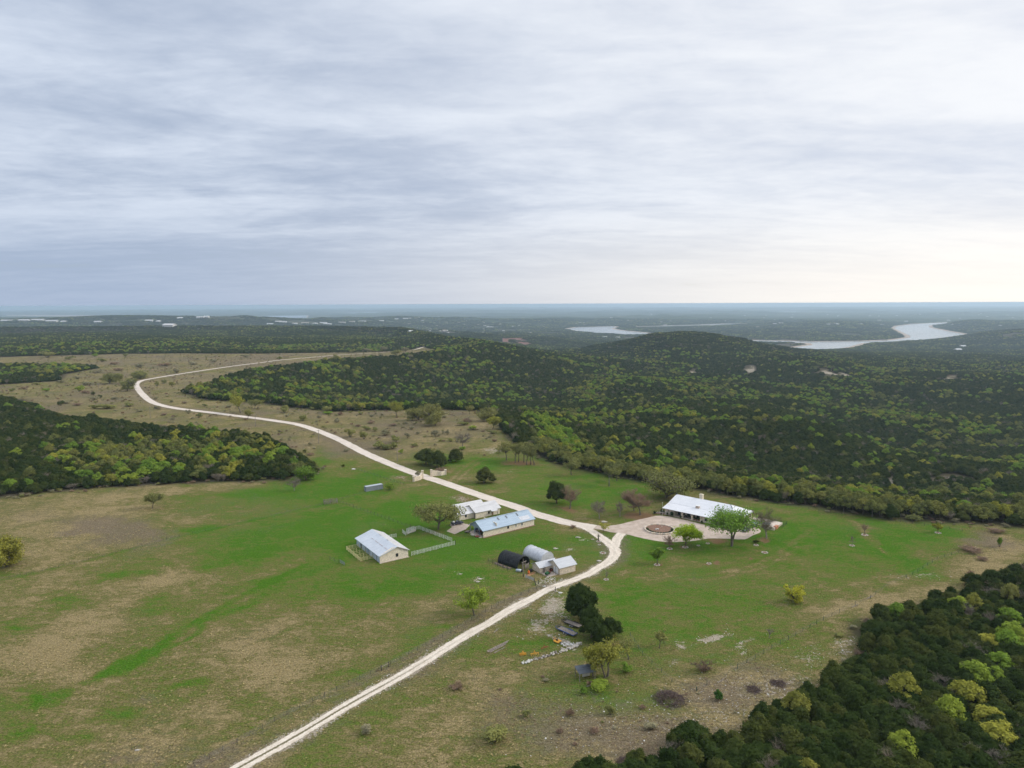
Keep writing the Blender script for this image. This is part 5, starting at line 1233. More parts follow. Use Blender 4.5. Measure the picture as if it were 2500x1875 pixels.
    p = P(1277.5, 1409); b = thing('light_pole', 'tall wooden light pole standing before the stone shed', 'pole', (*p, 0)); B().tube((0, 0, 0), (0, 0, 7.0), .13, .09, 8).obj('mast', WOOD, b); B().tube((0, 0, 0), (0, 0, 1.4), .17, .17, 8).obj('base_wrap', DARK, b); B().bar((-.5, 0, 4.9), (1.3, 0, 4.9), .12).obj('crossarm', WOOD, b)
    # hoop houses
    def hoop(label, p0, heading, length, r, hh, mat, frame_mat, closed, name):
        h = thing(name, label, 'greenhouse', (*p0, 0), heading)
        n = 14; prof = [(r * math.cos(math.pi * i / n), hh * math.sin(math.pi * i / n) ** .82) for i in range(n + 1)]
        V = []; F = []
        segs = 10; gg = random.Random(4)
        for j in range(segs + 1):
            sag = .03 if j % 2 else 0
            for (yy, zz) in prof: V.append((length * j / segs, yy * (1 - sag), zz * (1 - sag) + gg.uniform(-.03, .03)))
        k = n + 1
        for j in range(segs):
            for i in range(n): F.append((j * k + i, j * k + i + 1, (j + 1) * k + i + 1, (j + 1) * k + i))
        m = MB(); m.V, m.F = V, F; sk = m.obj('cover', mat, h, True); so = sk.modifiers.new('thick', 'SOLIDIFY'); so.thickness = .04
        for j in range(0, segs + 1, 2):
            q = MB(); pts = [(length * j / segs, yy * 1.012, zz * 1.012 + .02) for yy, zz in prof]; q.path(pts, .045, 5); q.obj('hoop', frame_mat, h)
        ends = [(.04, closed[0]), (length - .04, closed[1])]
        for x, cl in ends:
            if cl: q = MB(); q.add([(x, yy, zz) for yy, zz in prof] + [(x + .03, yy, zz) for yy, zz in prof], [tuple(range(k)), tuple(range(2 * k - 1, k - 1, -1))]); q.obj('end_wall', mat, h)
        return h
    hoop('black shade cloth hoop house left of the stone shed', (4.2, 251.6), math.radians(138), 10.2, 3.6, 4.0, CLOTH, DARK, (False, True), 'shade_house')
    hoop('white plastic hoop greenhouse behind the stone shed', (13.6, 257.0), math.radians(131), 10.5, 3.5, 3.7, POLY, M('hoop_pipe', (.55, .56, .58), (.66, .67, .69), 2, .4), (True, True), 'greenhouse')
    x, y = P(1276, 1392); b = thing('wooden_frame', 'wooden doorway frame with grey boards at the mouth of the black hoop house', 'frame', (x, y, 0), math.radians(48))
    for q in (0, 1.5): B().box(q, q + .16, 0, .16, 0, 2.9).obj('post', WOOD, b)
    B().box(-.3, 2.2, -.05, .18, 2.9, 3.1).obj('lintel', WOOD, b)
    for i in range(5): B().box(1.75 + i * .42, 2.1 + i * .42, .05, .1, 0, 1.9 - .12 * (i % 2)).obj('board', WOOD, b)
    for k, (u, v) in enumerate(((1213, 1377), (1223, 1381), (1232, 1385), (1243, 1388))):
        x, y = P(u, v); b = thing('planter_box', ('wooden planter box left of the black hoop house, farthest left', 'wooden planter box left of the black hoop house, second from left', 'wooden planter box left of the black hoop house, third from left', 'wooden planter box nearest the galvanised tank')[k], 'planter', (x, y, 0), math.radians(-42), 'planter boxes by the shade house')
        m = B(); m.box(-.8, .8, -.5, -.44, 0, .42).box(-.8, .8, .44, .5, 0, .42).box(-.8, -.74, -.44, .44, 0, .42).box(.74, .8, -.44, .44, 0, .42).obj('box', WOOD, b); B().box(-.74, .74, -.44, .44, 0, .33).obj('soil', SOIL, b)
    # wire gate and heavy posts towards the track
    p, q = P(1283, 1411), P(1304, 1419.5)
    panel_run('wire_gate', 'grey wire mesh gate between the light pole and the dark posts', 'gate', [p, q], 1.3, M('mesh_wire', (.28, .30, .31), (.38, .4, .41), 2, .5), 12, 5.0, rr=.03)
    for k, (u, v) in enumerate(((1304.5, 1422), (1307.5, 1429), (1314.5, 1426))):
        x, y = P(u, v); b = thing('corner_post', ('dark corner post at the end of the wire mesh gate', 'dark corner post nearest the track', 'dark corner post right of the brace')[k], 'post', (x, y, 0), 0, 'heavy posts by the shed gate'); B().tube((0, 0, 0), (0, 0, 1.6), .13, .11, 8).obj('shaft', DWOOD, b); B().tube((0, 0, 1.6), (0, 0, 1.66), .11, .04, 8).obj('cap', DWOOD, b)
stone_shed()
# ------------------------------------------------------------------ main ranch house
HO = (71.9, 316.6); HRZ = math.atan2(-0.65, 0.76)
def HW(x, y):   # house frame: x along the front (to the right), y away from the drive
    c, s = math.cos(HRZ), math.sin(HRZ); return (HO[0] + c * x - s * y, HO[1] + s * x + c * y)
def ranch_house():
    t = thing('ranch_house', 'long limestone ranch house with broad white metal roof and front porch', 'house', (*HO, 0), HRZ)
    L_ = 34.0; D = 21.0; HE = 3.1; yk = 6.2; ZK = 4.25; YR = 14.2; ZR = 6.6; XR = 27.5; ZE2 = 3.6
    # walls: porch recess 3 m deep along the front
    B().box(.6, 5.4, .7, 3.6, 0, 3.0).box(.6, L_ - 2.6, 3.604, D - .8, 0, 3.1).box(19.4, L_ - 2.6, .7, 3.6, 0, 3.0).box(.604, 1.0, 3.9, D - 1.2, 3.1, 4.0).prism([(4.2, 3.1), (D - 1.4, 3.1), (YR, ZR - .35)], .62, 1.0).obj('wall', S_CREAM, t)
    for x in (9.6, 14.6, 19.0): B().box(x - .42, x + .42, .35, 1.15, 0, 3.0).box(x - .5, x + .5, .27, 1.23, 0, .18).obj('column', S_GATE, t)
    B().box(.4, 19.5, .0, 3.58, 0, .10).obj('porch_floor', CONC, t)
    B().box(5.42, 19.38, .62, .86, 2.78, 3.02).obj('porch_beam', CREAM, t)
    # roof planes
    A = (-.3, -.3, HE); Bp = (L_ + .3, -.3, HE)
    r = roof_plane('roof', R_HOUSE, t, A, Bp, (L_ - .9, yk, ZK), (-.3, yk, ZK), .14, .75)
    roof_plane('roof', R_HOUSE, t, (-.3, yk, ZK + .06), (L_ - .9, yk, ZK + .06), (XR, YR, ZR), (-.3, YR, ZR), .14, .75)
    roof_plane('roof', R_HOUSE, t, (L_ + .8, D + .6, ZE2 - .2), (-.3, D + .6, ZE2 - .2), (-.3, YR, ZR + .003), (XR, YR, ZR + .003), .14, .75)
    m = B().slab([(L_ + .3, -.3, HE + .003), (L_ + 1.6, D + .6, ZE2 - .35), (XR, YR, ZR + .006), (L_ - .9, yk, ZK + .07)], .14); m.obj('roof', R_HOUSE, t)
    B().bar((-.34, -.3, HE - .06), (-.34, yk, ZK - .06), .06, .24).bar((-.34, yk, ZK), (-.34, YR, ZR - .06), .06, .24).bar((-.34, D + .6, ZE2 - .26), (-.34, YR, ZR - .06), .06, .24).obj('fascia', CREAM, t)
    B().bar((-.3, -.36, HE - .08), (L_ + .3, -.36, HE - .08), .1, .14).obj('gutter', M('grey_gutter', (.35, .36, .38), (.45, .46, .48), 2, .5), t)
    # flashing step on the ridge towards the hip
    B().bar((XR - .2, YR - .3, ZR + .05), (XR + 1.9, YR - 3.2, ZR - .85), .16, .22).obj('flashing', DARK, t)
    ch = B().box(11.0, 12.6, YR + 1.2, YR + 2.5, 4.6, 8.2).obj('chimney', CREAM, t); B().box(10.85, 12.75, YR + 1.05, YR + 2.65, 8.2, 8.42).obj('chimney_cap', CREAM, ch); B().box(11.4, 12.2, YR + 1.5, YR + 2.2, 8.42, 8.62).obj('flue', CREAM, ch)
    v = B().box(13.6, 15.2, yk - .2, yk + 1.1, 4.2, 5.35).obj('skylight_box', M('tan_stucco', (.42, .32, .25), (.5, .4, .32), 2, .8), t); B().box(13.5, 15.3, yk - .3, yk + 1.2, 5.35, 5.45).obj('cap', WHITE, v)
    B().box(-.5, .1, YR - .25, YR + .25, ZR + .02, ZR + .55).obj('roof_ornament', DARK, t)
    # openings under the porch
    for x, w in ((6.6, 1.6), (16.2, 1.5)): d = B().box(x - w / 2, x + w / 2, 3.54, 3.6, 0.1, 2.35).obj('door', GLASS, t); B().box(x - w / 2 - .1, x + w / 2 + .1, 3.50, 3.535, 2.36, 2.5).obj('lintel', DARK, d)
    for x in (8.6, 11.4, 13.6, 17.9): window(t, x, 3.6, .75, 1.3, 1.5, 'x', -1, DARK)
    for x in (21.4, 25.4, 29.0): window(t, x, .7, .9, 1.2, 1.3, 'x', -1, DARK)
    # glazed sun room on the right end
    B().box(L_ - 2.596, L_ + .7, 12.2, D + .2, 0, .75).obj('knee_wall', S_CREAM, t)
    for i, y in enumerate((12.3, 15.0, 17.6, 20.2)):
        B().box(L_ + .35, L_ + .75, y - .2, y + .2, .752, 3.25).obj('column', CREAM, t)
        if i < 3: w_ = B().box(L_ + .45, L_ + .55, y + .2, y + 2.4, .76, 3.1).obj('window', GLASS, t); B().box(L_ + .42, L_ + .60, y + 1.25, y + 1.35, .77, 3.09).obj('mullion', M('red_brown_frame', (.2, .07, .04), (.28, .1, .06), 2, .6), w_)
    B().box(L_ - 2.59, L_ + .6, 12.25, 12.35, .76, 3.1).obj('window', GLASS, t)
    # boulder veneer by the left corner
    for i in range(7): B().sphere((1.2 + i * .62, .55 - .1 * (i % 2), .5 + .7 * (i % 3)), (.5, .32, .45), 1).obj('boulder', ROCK, t, True)
ranch_house()
def porch_things():
    g = random.Random(3)
    dark = foliage('dark_shrub_leaves', (.02, .035, .015), (.03, .05, .02), (.04, .06, .02))
    def shrub(label, xy, w, h, mat, name='shrub', z=0.0, cat='shrub', group=None, n=380, stem=M_BARK):
        gg = np.random.default_rng(int(abs(xy[0] * 37 + xy[1] * 91)) % 100000)
        t = thing(name, label, cat, (*xy, z), 0, group)
        lob = [(gg.uniform(-.2, .2), gg.uniform(-.2, .2), gg.uniform(.35, .7), *(gg.uniform(.2, .3),) * 2, gg.uniform(.2, .3)) for _ in range(5)]
        V, F = lobes_crown(gg, lob, n, .085, .4, .75, 1.3, ICO0); V = V * np.array([w, w, h]); V[:, 2] = np.maximum(V[:, 2], 0.02)
        me = mk('foliage', (V, F), mat); add_obj('foliage', me, t)
        m = B()
        for k in range(3): a = k * 2.1; m.tube((0, 0, -.1), (w * .15 * math.cos(a), w * .15 * math.sin(a), h * .5), .04, .02, 5)
        m.obj('stem', stem, t); return t
    spots = [((4.9, -.6), 1.9, 2.3, 'large dark shrub in front of the porch wall corner'), ((9.3, -.5), 1.2, 1.4, 'round dark potted shrub at the foot of the first porch column'), ((2.4, -.3), 1.2, 1.4, 'dark shrub against the boulder veneer'), ((-.2, -1.3), 1.0, 1.1, 'small dark shrub at the left corner of the house'),
             ((-3.3, -2.2), 1.6, 1.5, 'dark shrub at the end of the rock garden nearest the drive'), ((-1.4, 1.6), 2.0, 1.9, 'big dark round shrub in the rock garden left of the house'), ((19.9, -.6), 1.2, 1.3, 'dark shrub beside the right porch column'), ((.2, 4.0), 1.3, 1.2, 'low dark shrub along the left gable wall'), ((-.6, 2.9), 1.0, .9, 'small dark shrub between rocks by the left gable')]
    for (x, y), w, h, lab in spots: shrub(lab, HW(x, y), w, h, dark)
    for i, (x, y) in enumerate(((15.2, 1.6), (16.4, .9), (17.3, 1.6), (18.1, .8), (18.6, 1.9))):
        p = HW(x, y); t = thing('potted_plant', ('potted plant in the shade of the porch, left end of the row', 'potted plant in the shade of the porch, second in the row', 'potted plant in the shade of the porch, middle of the row', 'potted plant in the shade of the porch, fourth in the row', 'potted plant in the shade of the porch, right end of the row')[i], 'potted plant', (*p, .1), 0, 'potted plants on the porch')
        B().tube((0, 0, 0), (0, 0, .5), .25, .34, 10).obj('pot', BRICKO, t)
        gg = np.random.default_rng(i); V, F = lobes_crown(gg, [(0, 0, .95, .45, .45, .5)], 200, .11, .4, .7, 1.4, ICO0); add_obj('foliage', mk('foliage', (V, F), dark), t)
    for i, x in enumerate((10.6, 12.4)):
        p = HW(x, 2.3); t = thing('porch_bench', ('dark bench under the porch nearest the first column', 'dark bench under the porch nearer the second column')[i], 'bench', (*p, .1), HRZ)
        B().box(-.75, .75, -.25, .25, .4, .46).obj('seat', DARK, t); B().box(-.75, .75, .2, .26, .5, .95).obj('backrest', DARK, t)
        for a in (-.65, .65):
            for b in (-.2, .2): B().box(a - .04, a + .04, b - .04, b + .04, 0, .4).obj('leg', DARK, t)
    # rock edging of the bed left of the house
    for i, (x, y) in enumerate(((-3.9, -1.6), (-3.4, -.7), (-2.9, .2), (-2.3, 1.0), (-1.7, .6), (-.9, .9), (-.4, 1.5), (-1.2, 3.2), (-.9, 4.1), (-.3, 4.8), (-2.4, 2.4), (-2.0, 3.4))):
        p = HW(x, y); t = thing('edging_rock', 'pale limestone rock edging the garden bed left of the ranch house', 'rock', (*p, 0), i * 1.3, 'rocks edging the garden bed')
        m = B(); m.sphere((0, 0, .22), (.55, .34, .34), 1); m.obj('rock_body', ROCK, t, True)
    flat_poly('garden_bed', [HW(-3.4, -2.0), HW(.4, -.6), HW(.5, 5.0), HW(-1.4, 4.6), HW(-2.6, 1.6)], SOIL, .06)
    # pool terrace behind the right end
    o = HW(35.9, 10.4); t = thing('pool_terrace', 'paved pool terrace with pale blue pool at the right end of the house', 'terrace', (*o, 0), HRZ)
    B().box(0, 13.0, 0, 1.2, 0, .9).box(0, 13.0, 6.6, 10.5, 0, .9).box(0, 1.2, 1.2, 6.6, 0, .9).box(9.4, 13.0, 1.2, 6.6, 0, .9).obj('paving', M('terrace_paving', (.52, .43, .35), (.62, .53, .45), 1, .85), t)
    B().box(1.2, 9.4, 1.2, 6.6, 0, .7).obj('pool_water', POOL, t); B().box(12.2, 13.4, 1.4, 4.4, .0, 1.3).obj('planter_wall', BRICKO, t)
    B().box(-.2, 13.2, -.3, -.02, 0, 1.15).obj('retaining_wall', S_GATE, t)
    p0, p1, p2 = HW(37.0, 22.4), HW(50.4, 22.4), HW(50.4, 15.5)
    panel_run('pool_fence', 'black metal fence round the far side of the pool terrace', 'fence', [p0, p1, p2], 1.4, DARK, 3, 2.6, rr=.03)
    # ring planter with flagpole
    cx, cy = 65.3, 293.6; t = thing('ring_planter', 'round low stone planter in the middle of the drive', 'planter', (cx, cy, .06))
    n = 40; R1, R2 = 6.7, 6.15
    for i in range(n):
        a0, a1 = i * 6.28318 / n + .012, (i + 1) * 6.28318 / n - .012; h = .62 + .05 * g.random()
        V = [(r * math.cos(a), r * math.sin(a), z) for z in (0, h) for r in (R1, R2) for a in (a0, a1)]
        B().add(V, [(0, 1, 3, 2), (4, 6, 7, 5), (0, 4, 5, 1), (2, 3, 7, 6), (0, 2, 6, 4), (1, 5, 7, 3)]).obj('stone', S_GATE if i % 3 else ROCK, t)
    V = [(0, 0, .5)] + [(6.14 * math.cos(i * .15708), 6.14 * math.sin(i * .15708), .32) for i in range(40)]
    B().add(V, [(0, i + 1, (i + 1) % 40 + 1) for i in range(40)]).obj('soil', SOIL, t)
    for i in range(15):
        a = 3.0 + i * .23; rr = 5.4
        gg = np.random.default_rng(60 + i); tt = thing('low_plant', 'low dark plant along the inside rim of the ring planter', 'plant', (cx + rr * math.cos(a), cy + rr * math.sin(a), .33), 0, 'plants in the ring planter')
        Vv, Ff = lobes_crown(gg, [(0, 0, .22, .5, .5, .28)], 120, .12, .3, .7, 1.2, ICO0); add_obj('foliage', mk('foliage', (Vv, Ff), dark), tt)
    b = thing('stone_bench', 'white stone bench on the soil of the ring planter', 'bench', (64.0, 292.6, .42), .3); B().box(-.8, .8, -.25, .25, .42, .54).obj('seat', WHITE, b)
    for x in (-.6, .6): B().box(x - .12, x + .12, -.2, .2, 0, .42).obj('leg', WHITE, b)
    fx, fy = P(1616, 1288); f = thing('flagpole', 'slender white flagpole rising from the ring planter', 'flagpole', (fx, fy, .3)); B().tube((0, 0, 0), (0, 0, 11.2), .07, .045, 8).obj('pole', M('pole_grey', (.5, .48, .42), (.6, .58, .52), 2, .5), f); B().tube((0, 0, 0), (0, 0, .3), .2, .12, 8).obj('base', WHITE, f); B().sphere((0, 0, 11.3), .12).obj('finial', WHITE, f)
    return shrub
shrub = porch_things()

# ------------------------------------------------------------------ vehicles
def pickup():
    p, q = (-28.0, 300.6), (-22.6, 303.6); rz = frame_from(p, q); t = thing('pickup_truck', 'dark pickup truck with pale hood load parked on the slab beside the guest house', 'truck', ((p[0] + q[0]) / 2, (p[1] + q[1]) / 2, .05), rz)
    B().prism([(-2.8, .55), (2.75, .55), (2.8, .95), (2.65, 1.12), (1.35, 1.2), (-2.8, 1.2)], -.95, .95, 'y').obj('body', NAVY, t, bevel=.06)
    B().prism([(-.75, 1.204), (1.32, 1.204), (.72, 1.78), (-.62, 1.8)], -.86, .86, 'y').obj('cab', NAVY, t, bevel=.05)
    B().prism([(-.60, 1.26), (1.10, 1.26), (.66, 1.70), (-.56, 1.72)], -.875, -.862, 'y').prism([(-.60, 1.26), (1.10, 1.26), (.66, 1.70), (-.56, 1.72)], .862, .875, 'y').obj('side_window', GLASS, t)
    B().slab([(1.30, -.78, 1.26), (1.30, .78, 1.26), (.79, .74, 1.76), (.79, -.74, 1.76)], .02).obj('windscreen', GLASS, t)
    b = B().box(-2.78, -.85, -.93, -.85, 1.202, 1.42).box(-2.78, -.85, .85, .93, 1.202, 1.42).box(-2.8, -2.72, -.849, .849, 1.202, 1.42).obj('bed_side', NAVY, t)
    B().sphere((-1.8, 0, 1.55), (.7, .65, .42), 1).obj('load_cover', WHITE, b, True)
    for x in (-1.75, 1.8):
        for y in (-.88, .88): wheel(t, x, y, .40, .40, .26)
    for y in (-.68, .68): B().box(2.78, 2.83, y - .18, y + .18, .82, 1.0).obj('headlight', LAMP, t)
    B().box(2.76, 2.90, -.9, .9, .45, .62).box(-2.92, -2.78, -.9, .9, .45, .62).obj('bumper', RIM, t)
pickup()
def suv():
    p, q = (105.2, 293.6), (100.8, 289.6); rz = frame_from(p, q); t = thing('parked_car', 'navy blue sport utility car with pale roof parked at the right end of the drive', 'car', ((p[0] + q[0]) / 2, (p[1] + q[1]) / 2, .06), rz)
    B().prism([(-2.3, .42), (2.3, .42), (2.36, .8), (2.2, 1.02), (1.05, 1.1), (-2.3, 1.1), (-2.38, .7)], -.92, .92, 'y').obj('body', NAVY, t, bevel=.07)
    B().prism([(-2.2, 1.104), (1.0, 1.104), (.35, 1.62), (-1.95, 1.66)], -.82, .82, 'y').obj('cabin', NAVY, t, bevel=.06)
    B().box(-1.85, .25, -.70, .70, 1.67, 1.71).obj('roof_panel', M('silver_paint', (.55, .56, .58), (.64, .65, .67), 2, .25), t)
    for y in (-.833, .823): B().prism([(-2.0, 1.16), (.85, 1.16), (.33, 1.56), (-1.85, 1.6)], y, y + .012, 'y').obj('side_window', GLASS, t)
    B().slab([(1.02, -.72, 1.15), (1.02, .72, 1.15), (.42, .68, 1.60), (.42, -.68, 1.60)], .02).obj('windscreen', GLASS, t); B().box(-2.24, -2.21, -.7, .7, 1.2, 1.55).obj('rear_window', GLASS, t)
    for x in (-1.45, 1.45):
        for y in (-.84, .84): wheel(t, x, y, .36, .36, .24)
    for y in (-.65, .65): B().box(2.29, 2.37, y - .2, y + .2, .72, .9).obj('headlight', LAMP, t); B().box(-2.40, -2.33, y - .15, y + .15, .75, .98).obj('tail_light', RED, t)
    B().box(-.7, .2, -.945, -.922, .45, .60).obj('door_trim', LAMP, t)
suv()
def suv_b():
    p, q = (110.2, 298.6), (106.2, 295.4); rz = frame_from(p, q); t = thing('parked_car', 'dark grey car half hidden behind the bare tree at the end of the drive', 'car', ((p[0] + q[0]) / 2, (p[1] + q[1]) / 2, .06), rz)
    B().prism([(-2.2, .42), (2.2, .42), (2.26, .75), (2.1, .95), (-2.2, 1.0), (-2.28, .7)], -.9, .9, 'y').obj('body', DARK, t, bevel=.07)
    B().prism([(-1.8, 1.004), (1.0, 1.004), (.4, 1.45), (-1.3, 1.47)], -.78, .78, 'y').obj('cabin', GLASS, t, bevel=.05)
    for x in (-1.4, 1.4):
        for y in (-.82, .82): wheel(t, x, y, .34, .34, .22)
suv_b()

# ------------------------------------------------------------------ gateway, container
def gate_wall(label, pts, hs):
    x0, y0 = pts[0]; t = thing('gate_wall', label, 'wall', (x0, y0, 0)); P_ = [Vector((x - x0, y - y0, 0)) for x, y in pts]
    n = 14; L_ = []
    for i in range(len(P_) - 1):
        for k in range(n): L_.append((P_[i].lerp(P_[i + 1], k / n), hs[i] + (hs[i + 1] - hs[i]) * (k / n) ** 1.6))
    L_.append((P_[-1], hs[-1])); m = B(); th = .32; V = []; F = []
    for i, (p, h) in enumerate(L_):
        d = (L_[min(i + 1, len(L_) - 1)][0] - L_[max(i - 1, 0)][0]).normalized(); a = Vector((-d.y, d.x, 0)) * th
        V += [p - a, p + a, p + a + Vector((0, 0, h)), p - a + Vector((0, 0, h))]
    for i in range(len(L_) - 1):
        for j in range(4): F.append((i * 4 + j, i * 4 + (j + 1) % 4, (i + 1) * 4 + (j + 1) % 4, (i + 1) * 4 + j))
    F += [(0, 1, 2, 3), tuple(range(len(V) - 4, len(V)))]
    m.add(V, F); m.obj('wall_body', S_GATE, t)
    for p, h in ((P_[0], hs[0] + .45), (P_[-1], hs[-1] + .45)):
        k = B().box(p.x - .55, p.x + .55, p.y - .55, p.y + .55, 0, h).obj('pillar', S_GATE, t); B().box(p.x - .65, p.x + .65, p.y - .65, p.y + .65, h, h + .18).obj('cap', S_GATE, k)
    return t
gate_wall('curved limestone gate wall on the near side of the road', [P(1010, 1176), P(1024, 1172), P(1031.5, 1168)], [2.6, 2.5, 4.1])
gw = gate_wall('curved limestone gate wall with sign on the far side of the road', [P(1053, 1163.5), P(1066, 1161.5), P(1077, 1161), P(1087.5, 1158.5)], [3.6, 3.0, 2.3, 2.4])
def container():
    p, q = P(894, 1200.5), P(935, 1193.5); rz = frame_from(p, q); L_ = math.hypot(q[0] - p[0], q[1] - p[1]); t = thing('shipping_container', 'blue grey corrugated shipping container standing in the green field', 'container', (*p, 0), rz)
    blue = M('container_paint', (.19, .215, .235), (.26, .285, .305), 1.2, .55); W_ = 2.5; H = 2.6
    m = B(); n = 44; prof = []
    for i in range(n): x = .1 + (L_ - .2) * i / n; prof += [(x, .02 if i % 2 else .07), (x + (L_ - .2) / n * .98, .02 if i % 2 else .07)]
    poly = [(x, y) for x, y in prof] + [(x, W_ - y) for x, y in prof[::-1]]
    B().prism(poly, .12, H - .12, 'z').obj('corrugated_wall', blue, t)
    m = B()
    for x in (0, L_ * .33, L_ * .66, L_): 
        for y in (0, W_): m.box(x - .08, x + .08, y - .08, y + .08, 0, H)
    for z in (.0, H - .14):
        for y in (0, W_): m.box(.085, L_ - .085, y - .07, y + .07, z + .002, z + .135)
    m.obj('frame', blue, t); B().box(.0, L_, .05, W_ - .05, H - .1, H + .02).obj('roof', M('container_roof', (.36, .4, .43), (.46, .5, .53), 1, .5), t)
    for y in (.1, 1.28): B().box(-.06, -.085 + .04, y, y + 1.1, .15, H - .16).obj('door', blue, t)
container()

# ------------------------------------------------------------------ machinery yard by the junipers
def flat_trailer(label, p, q, paint, hasramp=True):
    rz = frame_from(p, q); L_ = math.hypot(q[0] - p[0], q[1] - p[1]); t = thing('flat_trailer', label, 'trailer', (*p, 0), rz); W_ = 2.1
    m = B()
    for y in (-W_ / 2, W_ / 2): m.box(0, L_, y - .06, y + .06, .55, .74)
    for x in (.06, L_ * .33, L_ * .66, L_ - .06): m.box(x - .05, x + .05, -W_ / 2 + .06, W_ / 2 - .06, .55, .66)
    m.obj('frame', paint, t)
    for i in range(7): B().box(.12, L_ - .12, -W_ / 2 + .08 + i * .277, -W_ / 2 + .08 + i * .277 + .255, .662, .715).obj('plank', WOOD, t)
    for x in (L_ * .46, L_ * .60):
        for y in (-W_ / 2 - .22, W_ / 2 + .22): wheel(t, x, y, .36, .36, .22, WHITE if x < L_ * .5 else RIM)
    for y in (-1, 1): B().prism([(L_ * .36, .62), (L_ * .40, .82), (L_ * .66, .82), (L_ * .70, .62), (L_ * .66, .78), (L_ * .40, .78)], y * (W_ / 2 + .08), y * (W_ / 2 + .36), 'y').obj('fender', paint, t)
    B().bar((0, -W_ / 2, .62), (-1.5, 0, .55), .1).bar((0, W_ / 2, .62), (-1.5, 0, .55), .1).tube((-1.45, 0, .0), (-1.45, 0, .75), .05).obj('tongue', paint, t)
    r = B()
    for y in (-.9, -.45, 0, .45, .9): r.bar((.02, y, .75), (-.12, y, 1.5), .05)
    r.bar((-.12, -1.0, 1.5), (-.12, 1.0, 1.5), .06).bar((.02, -1.0, .78), (.02, 1.0, .78), .06); r.obj('front_rack', DARK, t)
    return t
flat_trailer('blue flatbed trailer with plank deck and white wheel on the bare ground', (14.3, 200.9), (18.9, 196.2), BLUEP)
flat_trailer('dark flatbed trailer tucked under the large juniper', (16.6, 205.3), (21.0, 201.4), DARK)
def implement_(label, xy, rz, mat, kind):
    t = thing('farm_implement', label, 'implement', (*xy, 0), rz)
    if kind == 'mower':
        B().prism([(-1.1, -.9), (.5, -.95), (1.1, -.5), (1.1, .5), (.5, .95), (-1.1, .9)], .2, .45, 'z').obj('deck', mat, t, bevel=.05)
        B().box(-.25, .25, -.2, .2, .45, .85).tube((.25, 0, .65), (1.5, 0, .55), .06).obj('gearbox', DARK, t)
        B().bar((.9, -.4, .4), (1.3, 0, 1.25), .08).bar((.9, .4, .4), (1.3, 0, 1.25), .08).bar((1.3, 0, 1.25), (-.9, 0, .5), .07).obj('hitch', mat, t); wheel(t, -1.35, 0, .25, .25, .15)
    elif kind == 'box':
        B().box(-.95, .95, -.05, .05, .05, .6).box(-.95, -.88, .051, .75, .05, .5).box(.88, .95, .051, .75, .05, .5).box(-.87, .87, .68, .75, .15, .45).obj('blade_box', mat, t)
        B().bar((-.4, .1, .55), (0, .45, 1.15), .09).bar((.4, .1, .55), (0, .45, 1.15), .09).bar((0, .45, 1.15), (0, -.4, .6), .07).obj('hitch', mat, t)
    else:
        B().box(-1.25, 1.25, -.08, .08, .42, .56).obj('toolbar', mat, t)
        for x in (-1.1, -.55, 0, .55, 1.1): B().bar((x, 0, .45), (x + .05, -.45, .05), .07).obj('tine', mat, t)
        B().bar((-.35, 0, .5), (0, .1, 1.3), .09).bar((.35, 0, .5), (0, .1, 1.3), .09).bar((0, .1, 1.3), (0, -.6, .45), .07).obj('hitch', mat, t)
implement_('yellow rotary mower standing between the trailer and the rubble', P(1360, 1567), 2.4, YELLOW, 'mower')
implement_('yellow box blade, leftmost implement in the yard', P(1277, 1600), .2, YELLOW, 'box')
implement_('yellow cultivator right of the box blade', P(1305, 1599), .3, YELLOW, 'cult')
implement_('rusty red cultivator lying in the grass by the yellow mower', P(1329, 1584), .6, RED, 'cult')
def logs():
    for k, (u0, v0, u1, v1, r, lab) in enumerate(((1189, 1593, 1243, 1566, .16, 'long grey pole on top of the pole pile'), (1191, 1595, 1240, 1570, .15, 'long grey pole at the middle of the pole pile'), (1196, 1594, 1236, 1573, .14, 'shorter grey pole at the front of the pole pile'), (1206, 1595, 1233, 1581, .13, 'brown split log leaning off the pole pile'), (1203, 1590, 1230, 1577, .13, 'brown split log at the right side of the pole pile'))):
        p, q = P(u0, v0), P(u1, v1); t = thing('pole', lab, 'pole', (*p, 0), frame_from(p, q), 'poles in the pile by the track'); L_ = math.hypot(q[0] - p[0], q[1] - p[1]); z = r + (.22 if k < 2 else 0)
        B().tube((.1, 0, z), (L_ - .1, 0, z), r, r * .8, 9).obj('shaft', WOOD, t); B().tube((.02, 0, z), (.1, 0, z), r * .9, r * .98, 9).obj('butt_end', M('cut_wood', (.36, .28, .2), (.45, .36, .27), 3, .8), t)
logs()
